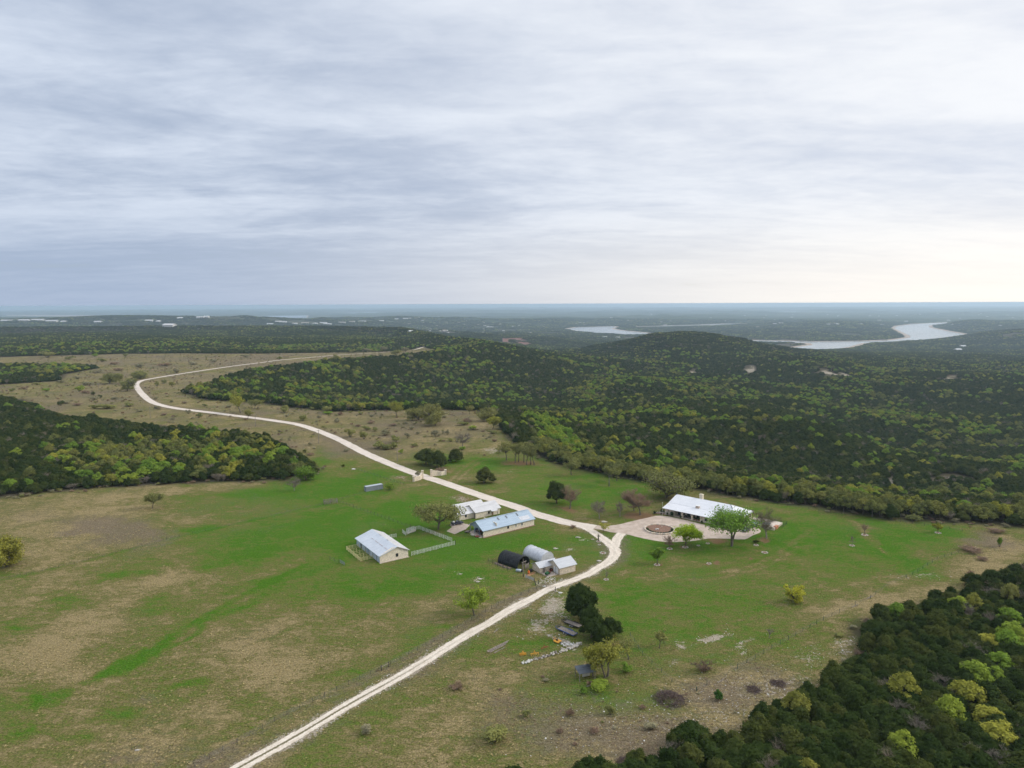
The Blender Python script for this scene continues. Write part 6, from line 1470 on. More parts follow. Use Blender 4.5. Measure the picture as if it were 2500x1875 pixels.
def rubble():
    g = np.random.default_rng(12); mats = [ROCK, M('white_rubble', (.55, .53, .49), (.7, .68, .63), 2, .9), M('dark_rubble', (.14, .12, .10), (.25, .22, .19), 2, .9)]
    base, proto = [], []
    for i in range(6):
        V, F = ICO1; v = V * g.uniform(.7, 1.15, (len(V), 1)) * np.array([1, g.uniform(.6, .9), g.uniform(.5, .8)]); proto.append(v)
    def rock_mesh(i, mat): m = mesh_np('rubble_stone', proto[i], ICO1[1]); m.materials.append(mat); return m
    bank = [[rock_mesh(i, m) for i in range(6)] for m in mats]
    p = [P(1276, 1620), P(1300, 1612), P(1338, 1602), P(1365, 1593), P(1400, 1580), P(1418, 1571)]
    t = thing('rubble_row', 'low row of tumbled pale limestone rubble below the farm implements', 'wall', (*p[0], 0))
    for i in range(190):
        s = g.uniform(0, len(p) - 1.001); k = int(s); f = s - k; x = p[k][0] * (1 - f) + p[k + 1][0] * f + g.normal() * .35; y = p[k][1] * (1 - f) + p[k + 1][1] * f + g.normal() * .35
        r = g.uniform(.16, .42); mi = 1 if (s < 1.1 and g.random() < .6) else (2 if 1.2 < s < 3.2 and g.random() < .45 else 0)
        o = add_obj('stone', bank[mi][g.integers(0, 6)], t, (x - p[0][0], y - p[0][1], r * .35 + g.uniform(0, .2))); o.scale = (r, r, r); o.rotation_euler = (0, 0, g.uniform(0, 6.28))
    cx, cy = P(1386, 1573); t = thing('rubbish_heap', 'heap of white rubble and scraps beside the yellow mower', 'heap', (cx, cy, 0))
    for i in range(50):
        r = g.uniform(.12, .4); o = add_obj('stone', bank[1 if g.random() < .7 else 0][g.integers(0, 6)], t, (g.normal() * 1.3, g.normal() * .7, r * .4)); o.scale = (r, r, r); o.rotation_euler = (0, 0, g.uniform(0, 6.28))
    for i, (u, v, s) in enumerate(((1370, 1415, 5), (1362, 1420, 4), (1352, 1416, 3), (1377, 1412, 4))):
        pass
    cx, cy = P(1345, 1416)
    t = thing('rubble_patch', 'scatter of broken pale stones on the grass below the stone shed door', 'heap', (cx, cy, 0))
    for i in range(60):
        r = g.uniform(.10, .34); o = add_obj('stone', bank[1 if g.random() < .5 else 0][g.integers(0, 6)], t, (g.normal() * 1.7, g.normal() * 1.6, r * .25)); o.scale = (r, r, r * .6); o.rotation_euler = (0, 0, g.uniform(0, 6.28))
    for i, (u, v, r, lab) in enumerate(((1329, 1432, .5, 'white boulder at the left end of the track gate'), (1368, 1448, .6, 'white boulder in the grass right of the track gate'), (1359, 1444, .4, 'small white boulder at the foot of the track gate post'), (1124, 1402, .5, 'flat pale rock slab in the field below the workshop'), (1171, 1414, .7, 'wide pale rock slab in the field above the lone light green tree'), (1166, 1421, .6, 'smaller pale rock slab under the wide slab in the field'), (335, 1832, .45, 'pale rock pair at the bottom left of the field'), (863, 1146, 1.0, 'white rock at the far field fence corner'), (1411, 1313, .9, 'tan rock left of the track near the shed lawn'), (1356, 1340, .8, 'tan rock pile on the lawn behind the greenhouse'), (1462, 1370, .8, 'tan rock at the inner curve of the track'), (1474, 1275, 1.1, 'grey boulder beside the drive entrance'))):
        x, y = P(u, v); t = thing('boulder', lab, 'rock', (x, y, 0)); o = add_obj('rock_body', bank[1 if 'white' in lab else 0][i % 6], t, (0, 0, r * .2)); o.scale = (r * 1.2, r, r * .6); o2 = add_obj('chip', bank[0][(i + 2) % 6], t, (r * 1.2, .3, r * .1)); o2.scale = (r * .4, r * .35, r * .3)
    # stone rings round young trees on the lawn
    for i, (u, v, r, lab) in enumerate(((1472, 1350, 1.1, 'ring of stones round bare soil at the inside of the track bend'), (1461, 1322, .9, 'ring of stones round the palm like yucca by the track'), (1463, 1330, .5, 'small ring of stones just below the yucca'), (1447, 1317, .5, 'small ring of stones left of the yucca'), (1728, 1327, .7, 'stone ring on the lawn below the drive, left of the tall bright tree'), (1705, 1332, .6, 'stone ring on the lawn right of the round yellow green tree'), (1846, 1331, .9, 'stone ring on the lawn below the small dark shrub'), (1867, 1349, 1.1, 'stone ring on the lawn right of the tall bright tree'), (1731, 1376, .8, 'stone ring on the lawn among the reddish bare patches'), (1604, 1379, 1.0, 'stone ring round the small green lollipop tree'), (1635, 1340, 1.0, 'stone ring round the small bare tree by the drive'), (1673, 1336, 1.1, 'stone ring round the yellow green round tree'), (2111, 1306, 1.2, 'stone ring round the larger bare sapling in the right meadow'), (2080, 1332, .9, 'stone ring round the smaller bare sapling in the right meadow'), (2290, 1301, 1.1, 'stone ring round the yellow shrub in the right meadow'), (1480, 1415, .8, 'stone ring round the tiny sapling right of the track'))):
        x, y = P(u, v); t = thing('stone_ring', lab, 'stone ring', (x, y, 0)); n = 10
        for k in range(n):
            a = k * 6.283 / n; o = add_obj('stone', bank[k % 2][k % 6], t, (r * math.cos(a), r * math.sin(a), .07)); o.scale = (r * .26, r * .26, .2)
        B().tube((0, 0, 0), (0, 0, .05), r * .95, r * .9, 14).obj('soil', SOIL, t)
    return bank
rock_bank = rubble()
def ruined_shed():
    x, y = P(1431, 1633, 2.7); t = thing('tin_roof_shelter', 'old open shelter with rusty grey tin roof under the olive tree', 'shelter', (x, y, 0), .35)
    roof_plane('roof', R_OLD, t, (-2.6, -1.2, 2.35), (2.4, -1.2, 2.1), (2.4, 1.9, 2.8), (-2.6, 1.9, 3.05), .06, .5)
    for a, b, h in ((-2.4, -1.0, 2.3), (2.2, -1.0, 2.05), (-2.4, 1.7, 2.9), (2.2, 1.7, 2.68)): B().bar((a, b, 0), (a, b, h), .14).obj('post', WOOD, t)
    B().box(-.6, 1.6, .9, 1.05, 0, 1.9).obj('board_wall', M('pale_panel', (.45, .42, .35), (.55, .52, .44), 2, .8), t)
    B().bar((-2.4, -1.0, 2.28), (2.2, -1.0, 2.05), .12).obj('beam', WOOD, t)
    p, q = P(1432, 1677), P(1478, 1663); r = thing('fallen_pole', 'pale fallen pole along the front of the tin roof shelter', 'pole', (*p, 0), frame_from(p, q)); L_ = math.hypot(q[0] - p[0], q[1] - p[1]); B().tube((0, 0, .12), (L_, 0, .14), .11, .07, 7).obj('shaft', M_PBARK, r); B().tube((L_ * .6, 0, .13), (L_ * .75, .5, .3), .05, .03, 6).obj('stub', M_PBARK, r)
ruined_shed()
# ------------------------------------------------------------------ fences and poles
def fence(name, label, px, step=4.0, h=1.25, mat=DWOOD, r=.07, wires=4, skip=0.0, seed=1, tall_every=0):
    g = random.Random(seed); w = [P(u, v) for u, v in px]; x0, y0 = w[0]; t = thing(name, label, 'fence', (x0, y0, 0))
    pts = []
    for (ax, ay), (bx, by) in zip(w[:-1], w[1:]):
        L_ = math.hypot(bx - ax, by - ay); n = max(1, round(L_ / step))
        for i in range(n): pts.append((ax + (bx - ax) * i / n, ay + (by - ay) * i / n))
    pts.append(w[-1]); base = B().tube((0, 0, -.1), (0, 0, h), r, r * .9, 6); base.tube((0, 0, h), (0, 0, h + .04), r * .9, r * .3, 6)
    me = bpy.data.meshes.new('post'); me.from_pydata(base.V, [], base.F); me.materials.append(mat)
    for i, (x, y) in enumerate(pts):
        if g.random() < skip: continue
        o = add_obj('post', me, t, (x - x0 + g.uniform(-.1, .1), y - y0, 0)); o.rotation_euler = (g.uniform(-.05, .05), g.uniform(-.05, .05), 0)
        k = 1.35 if tall_every and i % tall_every == 0 else 1.0; o.scale = (k * 1.1, k * 1.1, k * g.uniform(.92, 1.08))
    m = B()
    for z in [h * (k + .6) / (wires + .1) for k in range(wires)]:
        for (ax, ay), (bx, by) in zip(pts[:-1], pts[1:]): m.tube((ax - x0, ay - y0, z), (bx - x0, by - y0, z), .012, None, 3, False)
    m.obj('wire', M('fence_wire', (.12, .12, .12), (.2, .2, .2), 2, .6), t)
    return t
fence('field_fence', 'dark post fence between the cattle pen and the white corral', [(822, 1224), (880, 1245), (940, 1266), (1013, 1292)], 3.0, 1.3, tall_every=5, seed=2)
fence('field_fence', 'long wire fence crossing the left fields from the cattle pen', [(800, 1230), (777, 1234), (588, 1277), (407, 1318), (181, 1377), (-20, 1422)], 5.0, 1.1, r=.05, skip=.1, seed=3)
fence('field_fence', 'wire fence along the left side of the dirt track', [(475, 1872), (700, 1745), (931, 1634), (1100, 1545), (1231, 1469), (1329, 1431)], 3.6, 1.25, r=.05, seed=4)
fence('field_fence', 'fence beside the pale rocks behind the shipping container', [(869, 1146), (962, 1176), (986, 1183)], 3.5, 1.2, seed=5)
fence('field_fence', 'low fence from the container towards the cattle pen', [(893, 1203), (850, 1214), (822, 1222)], 4.0, 1.1, r=.05, seed=6)
fence('field_fence', 'sparse green post fence across the lower right meadow', [(1701, 1688), (1823, 1620), (1924, 1562), (2010, 1514), (2125, 1461), (2163, 1432), (2228, 1404), (2288, 1366), (2341, 1350)], 4.5, 1.35, M('green_post', (.03, .07, .05), (.05, .11, .08), 2, .7), .06, 3, .25, 7)
fence('field_fence', 'wire fence running down from the junipers to the brush pile', [(1538, 1552), (1570, 1600), (1640, 1665), (1701, 1688)], 4.5, 1.25, M('green_post', (.03, .07, .05), (.05, .11, .08), 2, .7), .05, 3, .2, 8)
fence('field_fence', 'dark fence along the rim in front of the wood behind the house', [(1735, 1207), (1850, 1224), (2000, 1247), (2140, 1266), (2350, 1297)], 5.0, 1.3, r=.06, skip=.15, seed=9)
fence('field_fence', 'short fence left of the yellow pens', [(806, 1367), (816, 1371), (827, 1375)], 2.0, 1.5, seed=10)
fence('garden_fence', 'wire fence from the planter boxes to the lone post left of the shade house', [(1192, 1370), (1215, 1383), (1240, 1394)], 3.5, 1.5, seed=11)
def track_gate():
    p, q = P(1331, 1430), P(1356, 1443); panel_run('track_gate', 'thin pipe gate standing across the dirt track', 'gate', [p, q], 1.3, M('rust_pipe', (.25, .2, .16), (.35, .29, .24), 2, .7), 4, 6.0, rr=.025)
    x, y = P(1356, 1443.5); t = thing('gate_post', 'dark gate post on the right edge of the track', 'post', (x, y, 0)); B().tube((0, 0, 0), (0, 0, 1.7), .12, .1, 8).obj('shaft', DWOOD, t); B().box(-.3, .3, -.3, .3, 0, .1).obj('footing', CONC, t)
    a, b = P(931, 1638), P(949, 1628); t = thing('brace_posts', 'pair of braced fence posts on the left side of the track', 'post', (*a, 0)); d = Vector((b[0] - a[0], b[1] - a[1], 0))
    for k in (Vector((0, 0, 0)), d): B().tube(k, k + Vector((0, 0, 1.6)), .12, .1, 8).obj('post', DWOOD, t)
    B().tube(Vector((0, 0, 1.1)), d + Vector((0, 0, 1.1)), .07).obj('rail', M_PBARK, t)
track_gate()
def utility(label, u, v, h):
    x, y = P(u, v); t = thing('utility_pole', label, 'pole', (x, y, 0), .4, 'utility poles along the road'); B().tube((0, 0, -.2), (0, 0, h), .19, .12, 8).obj('mast', WOOD, t); B().box(-1.2, 1.2, -.07, .07, h - .75, h - .6).obj('crossarm', WOOD, t)
    for a in (-1.05, 0, 1.05): B().tube((a, 0, h - .6), (a, 0, h - .42), .06, .05, 6).obj('insulator', M('insulator', (.3, .3, .3), (.4, .4, .4), 3, .4), t)
utility('wooden utility pole beside the road left of the gateway bushes', 778.5, 1083.5, 10.5); utility('pale utility pole in the scrub right of the road', 970, 1127, 8.8); utility('wooden utility pole left of the tree at the far road curve', 624, 1041, 9.5)
utility('thin utility pole at the edge of the left wood', 367, 1021, 10.0); utility('far utility pole in the scrub left of the road bend', 241, 952, 10.5)

# ------------------------------------------------------------------ single trees on the ranch
def px_m(u, v):
    x, y = P(u, v); return proj(x, y, 0)[2]
TREE_N = [0]
M_LIVE = foliage('live_oak_leaves', (.19, .20, .075), (.23, .235, .08), (.27, .26, .09), .2)
def lone(kind, u, v, wpx, hpx, label, name=None, lean=(0, 0), stems=1, dens=1.0, trunk=.32, cat='tree', group=None, seed=None, mat=None):
    x, y = P(u, v); k = px_m(u, v); w, h = wpx * k * (1.2 if kind == 'juniper' else 1.22 if kind.startswith('bare') else 1.14), hpx * k * (1.14 if kind == 'juniper' else 1.08); TREE_N[0] += 1; g = np.random.default_rng(seed or 500 + TREE_N[0])
    if kind == 'juniper':
        t = thing(name or 'juniper_tree', label, cat, (x, y, 0), g.uniform(0, 6.28), group)
        nl = int(18 + 8 * (w > 8)); L_ = [(a * 1.14, b * 1.14, c * 1.04, d * .78, e * .78, f * .95) for a, b, c, d, e, f in juniper_lobes(g, nl)]; V, F = lobes_crown(g, L_, int(5600 * dens), .024, .5, .78, 1.9, ICO1)
        lo = V[:, 2].min(); add_obj('crown', mk('crown', (V * np.array([w, w, h]), F), mat or M_JUN), t)
        V, F = proto_trunk(g, stems, .03, .5, 4); add_obj('trunk', mk('trunk', (V * np.array([w, w, h]), F), M_BARK), t); return t
    t = thing(name or ('bare_tree' if kind.startswith('bare') else 'oak_tree'), label, cat, (x, y, 0), 0, group)
    V, F, tips = skeleton(g, h, w, h * trunk, max(.10, .028 * h), 3 if kind.startswith('bare') or w > 9 else 2, stems, 4 if w < 12 else 5, lean, low=kind.startswith('bare') or trunk < .2)
    bark = M_PBARK if kind == 'bare_grey' else M_BARK
    add_obj('trunk', mk('trunk', (V, F), bark), t)
    if kind.startswith('bare'):
        VF = twiggy(g, tips, int((2600 + 240 * w) * dens), .10 * w, .013 + .0006 * w, .09 * w); add_obj('crown', mk('crown', VF, M_BROWN if kind == 'bare_brown' else (mat or M_GREY)), t)
    else:
        m = {'bright': M_OAKB, 'yellow': M_OAKY, 'olive': M_LIVE}[kind]
        VF = leafy(g, tips, h, int((1300 + 190 * w) * dens), .14 + .010 * w, w * (.12 if w > 9 else .16), .45, .8); VF[0][:, 2] = np.maximum(VF[0][:, 2], h * .12); add_obj('crown', mk('crown', VF, mat or m), t)
    return t
lone('olive', 1070, 1293, 100, 68, 'large spreading olive live oak beside the guest house slab', stems=1, dens=.9, trunk=.26)
lone('juniper', 1040, 1134, 52, 36, 'dark juniper on the left of the trio behind the gate wall'); lone('juniper', 1067, 1141, 46, 38, 'dark juniper nearest the gate wall in the trio'); lone('juniper', 1113, 1128, 38, 29, 'dark juniper on the right of the trio behind the gate wall')
lone('juniper', 1183, 1178.5, 46, 34, 'lone rounded dark juniper on the lawn right of the gateway', stems=2); lone('juniper', 1359, 1229, 50, 52, 'dark juniper beside a brown leafless tree on the upper lawn')
lone('bare_brown', 1391, 1242, 60, 54, 'brown leafless tree beside the dark juniper on the upper lawn'); lone('bare_grey', 1464, 1266.5, 40, 43, 'small grey leafless tree on the lawn left of the brown domed pair'); lone('bare_grey', 1513, 1261.5, 26, 41, 'slim grey leafless tree next to the brown domed pair')
lone('bare_brown', 1548, 1248, 52, 50, 'brown domed leafless tree, the farther of the pair by the drive', dens=1.5); lone('bare_brown', 1563, 1257.5, 60, 62, 'brown domed leafless tree, the nearer of the pair by the drive', dens=1.6)
lone('olive', 1626, 1214.5, 110, 60, 'wide multi stemmed live oak behind the left end of the ranch house', stems=3, dens=.9, trunk=.2)
lone('olive', 1487, 1187, 38, 50, 'thin crooked oak on the lawn below the rim, left of a twin', dens=.6, trunk=.4); lone('olive', 1506, 1174, 32, 40, 'thin oak just behind the crooked oak on the rim lawn', dens=.6); lone('olive', 1395, 1159, 45, 42, 'small olive oak standing alone near the rim', dens=.75)
for i, (u, v, w, h) in enumerate(((1236, 1124, 46, 46), (1258, 1130, 34, 46), (1266, 1128, 30, 44), (1279, 1129, 40, 50), (1286, 1135, 34, 46), (1296, 1134, 34, 52), (1304, 1135, 30, 48))):
    lone('olive', u, v, w, h, ('oak at the left end of the grove on the rim lawn', 'second oak from the left in the rim lawn grove', 'third oak from the left in the rim lawn grove', 'middle oak of the rim lawn grove', 'third oak from the right in the rim lawn grove', 'second oak from the right in the rim lawn grove', 'oak at the right end of the grove on the rim lawn')[i], dens=.65, trunk=.4, group='oaks of the rim lawn grove')
lone('bright', 1784, 1333.5, 104, 95, 'tall bright green tree with leaning trunks before the ranch house', stems=2, lean=(-.22, 0), dens=1.15, trunk=.36, mat=foliage('sycamore_leaves', (.19, .32, .05), (.22, .36, .055), (.25, .38, .06), .35))
lone('bright', 1673.5, 1333.5, 62, 53, 'round yellow green tree on the lawn at the edge of the drive', dens=2.2, trunk=.21, mat=foliage('lime_leaves', (.32, .44, .035), (.36, .48, .035), (.40, .50, .04), .35)); lone('bright', 1604.5, 1378, 29, 38, 'small green lollipop tree alone on the lawn', dens=1.6, trunk=.34)
lone('bare_grey', 1871, 1314.5, 58, 66, 'leafless greyish tree at the right end of the drive', dens=1.3, mat=foliage('olive_twigs', (.15, .13, .085), (.17, .15, .09), (.19, .17, .1)))
lone('bare_brown', 1635, 1337.5, 30, 26, 'small leafless tree in front of the ring planter'); lone('yellow', 1473, 1297.5, 26, 22, 'tiny budding tree where the drive widens', dens=.25)
lone('juniper', 1417, 1510, 76, 80, 'largest dark juniper of the cluster beside the trailers', dens=1.7); lone('juniper', 1444, 1556, 66, 66, 'middle dark juniper of the cluster above the tin roof shelter', dens=1.5); lone('juniper', 1491, 1557, 48, 47, 'smaller dark juniper at the right of the trailer cluster', dens=1.3); lone('juniper', 1472, 1574, 44, 42, 'low dark juniper at the front of the trailer cluster', dens=1.2)
lone('olive', 1480, 1653, 78, 92, 'sparse yellow olive tree right of the tin roof shelter', dens=1.2, trunk=.3, stems=2, mat=foliage('huisache_leaves', (.27, .27, .06), (.31, .30, .065), (.34, .33, .07), .25)); lone('yellow', 1448, 1652, 58, 78, 'thin yellow olive tree growing through the tin roof shelter', dens=1.3, trunk=.35); lone('olive', 1535, 1610, 40, 56, 'thin pale olive sapling behind the tin roof shelter', dens=.25)
lone('bright', 1158, 1503, 72, 64, 'lone light green tree by the fence left of the track', dens=1.1, mat=foliage('mesquite_leaves', (.25, .33, .045), (.28, .37, .05), (.31, .39, .055), .3), trunk=.25)
lone('olive', 372, 1241, 43, 37, 'lone olive tree in the dry left field', dens=1.2); lone('yellow', 16, 1383, 84, 68, 'yellow olive tree cut by the left edge of the picture', dens=3.0, trunk=.12, mat=foliage('mustard_leaves', (.24, .23, .045), (.27, .26, .05), (.30, .28, .05), .25))
lone('bright', 748, 1173, 48, 33, 'bright green bushy tree at the right tip of the left wood', dens=2.0, trunk=.12); lone('bare_grey', 719, 1198, 30, 30, 'small grey leafless tree in front of the left wood tip', dens=.8); lone('bright', 951, 1195.5, 19, 15, 'small bright green round tree beside the shipping container', dens=1.5, trunk=.2)
lone('yellow', 1941, 1470, 38, 38, 'lone yellow green bush tree in the middle of the right meadow', dens=1.3, trunk=.12, mat=foliage('yellow_bush', (.42, .41, .05), (.46, .45, .055), (.50, .48, .06), .3))
lone('olive', 1063, 1038.5, 56, 50, 'big rounded oak with green skirt in the dry meadow', dens=1.8, trunk=.12); lone('olive', 1022, 1025.5, 46, 31, 'oak thicket left of the big rounded meadow oak', dens=1.4, trunk=.12); lone('yellow', 969, 1017, 38, 36, 'pale yellow oak at the far edge of the dry meadow', dens=.9)
lone('olive', 1187, 1027, 50, 32, 'oak thicket at the far right corner of the dry meadow', dens=1.3, trunk=.15); lone('yellow', 1203, 1048, 40, 30, 'yellow oak at the edge of the dark rim wood', dens=1.2); lone('olive', 1147, 1011, 20, 19, 'small olive tree on the far edge of the dry meadow', dens=1.0)
lone('olive', 605, 1023, 26, 24, 'small tree with green skirt right beside the far road', dens=.8); lone('yellow', 587, 1008, 40, 43, 'tall pale tree on the inside of the far road curve', dens=1.0); lone('olive', 622, 998, 32, 22, 'pale oak right of the tall pale tree on the road curve', dens=1.0)
lone('olive', 311, 955, 38, 32, 'dense olive oak left of the road bend', dens=1.6, trunk=.15); lone('olive', 268, 937, 36, 26, 'olive oak farther left behind the road bend', dens=1.5, trunk=.15); lone('olive', 341, 925, 36, 19, 'olive oak just above the road bend', dens=1.5, trunk=.12); lone('olive', 290, 928, 30, 16, 'low olive oak above the bend, left of its neighbour', dens=1.4, trunk=.12)
lone('bare_grey', 1129.5, 1093.5, 40, 38, 'grey leafless tree with green undergrowth in the dry meadow', dens=.9)
lone('bare_brown', 2111, 1304.5, 20, 30, 'larger bare sapling in the right meadow', dens=.5); lone('bare_grey', 2080, 1331, 14, 24, 'smaller bare sapling in the right meadow', dens=.4); lone('yellow', 2290, 1300, 20, 22, 'small yellow shrub tree at the right meadow edge', dens=.8); lone('bare_grey', 1878, 1557, 16, 26, 'bare sapling with pale root collar in the lower meadow', dens=.4)
lone('olive', 1610, 1583, 34, 42, 'thin olive sapling in the meadow right of the junipers', dens=.35); lone('bare_brown', 1723, 1638, 50, 26, 'reddish brown leafless bush in the lower meadow', dens=.7, trunk=.12, name='bare_bush', cat='bush'); lone('juniper', 1754, 1709, 22, 24, 'small bright green juniper sapling among the stones', mat=foliage('young_juniper', (.04, .09, .02), (.05, .11, .025), (.06, .12, .03)))
lone('juniper', 1649, 1842, 48, 62, 'dark juniper standing at the front corner of the lower right wood', dens=1.3)
lone('bare_grey', 1480, 1413, 12, 20, 'tiny bare sapling right of the dirt track', dens=.3)

# ------------------------------------------------------------------ yucca, bushes, brush piles
def yucca():
    x, y = P(1461, 1320); t = thing('yucca', 'dark palm like yucca beside the dirt track', 'yucca', (x, y, 0)); B().tube((0, 0, 0), (0, 0, 2.0), .3, .22, 8).obj('trunk', M_BARK, t); m = B(); g = random.Random(2)
    for i in range(70):
        a, e = g.uniform(0, 6.28), g.uniform(-.5, 1.3); d = Vector((math.cos(a) * math.cos(e), math.sin(a) * math.cos(e), math.sin(e))); s = d.cross(Vector((0, 0, 1))).normalized() * .06; p = Vector((0, 0, 2.0)); m.add([p - s, p + s, p + d * 1.3], [(0, 1, 2)])
    m.obj('leaves', foliage('yucca_leaves', (.03, .06, .02), (.04, .07, .02), (.05, .08, .03)), t)
yucca()
BUSH = {}
def bush_protos():
    for k, mat in (('olive', M_LIVE), ('green', M_OAKB), ('grey', foliage('grey_green_scrub', (.20, .185, .11), (.24, .22, .135), (.27, .24, .155))), ('brown', M_BROWN), ('dark', M_JUN)):
        for i in range(3):
            g = np.random.default_rng(700 + i)
            if k == 'brown':
                tips = np.stack([g.uniform(-.32, .32, 30), g.uniform(-.32, .32, 30), g.uniform(.15, .6, 30)], -1); VF = twiggy(g, tips, 700, .26, .010, .15)
            else:
                lob = [(g.uniform(-.26, .26), g.uniform(-.26, .26), g.uniform(.28, .66), *(g.uniform(.14, .24),) * 2, g.uniform(.14, .26)) for _ in range(8)]; VF = lobes_crown(g, lob, 900, .045, .4, .55 if k != 'grey' else .35, 1.3, ICO0); VF[0][:, 2] = np.maximum(VF[0][:, 2], 0.01)
            sv, sf, off = [], [], 0
            for b in range(5):
                a = b * 1.26 + i; off = tube(sv, sf, off, np.array([0, 0, -.05]), np.array([.3 * math.cos(a), .3 * math.sin(a), .5]), .02, .008, 4)
            BUSH[(k, i)] = (mk('foliage', VF, mat), mk('stems', (np.concatenate(sv), np.array(sf)), M_BARK))
bush_protos()
def bush(kind, u, v, wpx, hpx, label, group):
    x, y = P(u, v); k = px_m(u, v); w, h = wpx * k, max(hpx * k, .4); i = int(u * 7 + v) % 3
    t = thing('bush', label, 'bush', (x, y, 0), (u * 1.7) % 6.28, group)
    for nm, me in zip(('foliage', 'stems'), BUSH[(kind, i)]): o = add_obj(nm, me, t); o.scale = (w, w, h)
g_ = 'bushes in the dry meadow right of the road'
for kd, u, v, w, h in (('olive', 855, 1067, 28, 25), ('olive', 889, 1072, 27, 22), ('olive', 924, 1094, 36, 18), ('olive', 943, 1097, 34, 16), ('olive', 959, 1096, 30, 19), ('olive', 965, 1080, 30, 19), ('grey', 941, 1063, 32, 15), ('olive', 895, 1050, 25, 12), ('olive', 915, 1053, 19, 12), ('grey', 995, 1070, 15, 17), ('grey', 1063, 1065, 24, 20), ('grey', 1092, 1062, 15, 15), ('green', 979, 1108, 15, 13), ('grey', 846, 1102, 18, 8), ('grey', 823, 1031, 20, 9), ('brown', 830, 1014, 16, 9), ('olive', 1132, 1038, 30, 10), ('green', 1155, 1049, 28, 12), ('olive', 1202, 1059, 24, 10), ('grey', 907, 1018, 14, 8), ('olive', 762, 1001, 14, 9), ('brown', 1140, 1030, 30, 12), ('olive', 1100, 1078, 18, 9), ('brown', 1208, 1078, 16, 9), ('grey', 1005, 1048, 16, 8), ('olive', 1010, 1090, 22, 10), ('brown', 875, 1042, 18, 8), ('brown', 905, 1034, 22, 9), ('grey', 1085, 1020, 18, 8), ('green', 1128, 1098, 22, 10), ('olive', 740, 1027, 26, 17), ('grey', 700, 1018, 14, 8), ('olive', 695, 1007, 30, 20), ('olive', 800, 1007, 30, 20), ('green', 800, 1011, 28, 8), ('olive', 1060, 1004, 20, 12), ('grey', 1020, 1060, 14, 7), ('brown', 960, 1040, 22, 8), ('grey', 780, 1020, 16, 7), ('olive', 880, 1012, 18, 9)):
    bush(kd, u, v, w, h, {'olive': 'olive green bush', 'green': 'fresh green bush', 'grey': 'grey green bush', 'brown': 'brown leafless bush'}[kd] + ' in the dry meadow right of the road', g_)
g_ = 'bushes in the dry meadow left of the road bend'
for kd, u, v, w, h in (('green', 194, 955, 26, 16), ('green', 113, 956, 20, 10), ('grey', 229, 976, 26, 10), ('olive', 260, 998, 42, 14), ('olive', 231, 998, 26, 12), ('olive', 315, 992, 30, 10), ('grey', 385, 998, 22, 9), ('grey', 460, 1010, 15, 11), ('olive', 486, 1020, 20, 14), ('dark', 228, 965, 14, 10), ('dark', 245, 972, 12, 10), ('grey', 160, 985, 28, 9), ('brown', 190, 990, 26, 8), ('brown', 60, 950, 22, 8), ('olive', 30, 955, 18, 8), ('grey', 280, 975, 20, 8), ('grey', 340, 1005, 16, 7), ('brown', 400, 1014, 18, 7), ('dark', 148, 990, 18, 14), ('brown', 210, 960, 26, 9), ('grey', 150, 935, 24, 8), ('grey', 190, 925, 20, 8), ('olive', 90, 940, 20, 8), ('grey', 240, 910, 26, 9), ('brown', 290, 905, 30, 9), ('grey', 215, 940, 30, 10)):
    bush(kd, u, v, w, h, {'olive': 'olive green bush', 'green': 'fresh green bush', 'grey': 'grey green bush', 'brown': 'brown leafless bush', 'dark': 'dark green bush'}[kd] + ' in the dry meadow left of the road bend', g_)
g_ = 'bushes scattered along the far road'
for kd, u, v, w, h in (('olive', 383, 943, 15, 14), ('olive', 401, 937, 13, 12), ('olive', 421, 944, 17, 15), ('olive', 116, 873, 38, 18), ('olive', 249, 883.5, 22, 11), ('green', 231, 870.5, 18, 9), ('olive', 307, 870, 16, 9), ('grey', 341, 898, 28, 12), ('grey', 431, 911, 22, 14), ('olive', 682, 878, 16, 9), ('olive', 967, 867, 30, 16), ('grey', 938, 856, 24, 12), ('grey', 930, 870, 22, 8), ('dark', 1025, 865, 20, 6), ('grey', 470, 890, 30, 9), ('brown', 400, 893, 40, 10), ('grey', 520, 884, 26, 8), ('brown', 280, 890, 30, 9), ('grey', 895, 858, 22, 10), ('olive', 860, 861, 20, 9), ('grey', 990, 858, 24, 12), ('grey', 1000, 872, 20, 7), ('olive', 170, 878, 24, 10), ('grey', 600, 872, 24, 7), ('grey', 450, 960, 14, 8), ('grey', 420, 982, 14, 7), ('brown', 450, 985, 16, 7), ('olive', 500, 992, 14, 8), ('grey', 560, 995, 16, 8), ('grey', 540, 962, 12, 6), ('grey', 380, 975, 12, 6), ('olive', 820, 872, 16, 7)):
    bush(kd, u, v, w, h, {'olive': 'olive green bush', 'green': 'fresh green bush', 'grey': 'grey green bush', 'brown': 'brown leafless bush', 'dark': 'dark green bush'}[kd] + ' scattered along the far stretch of road', g_)
g_ = 'small bushes in the near meadows'
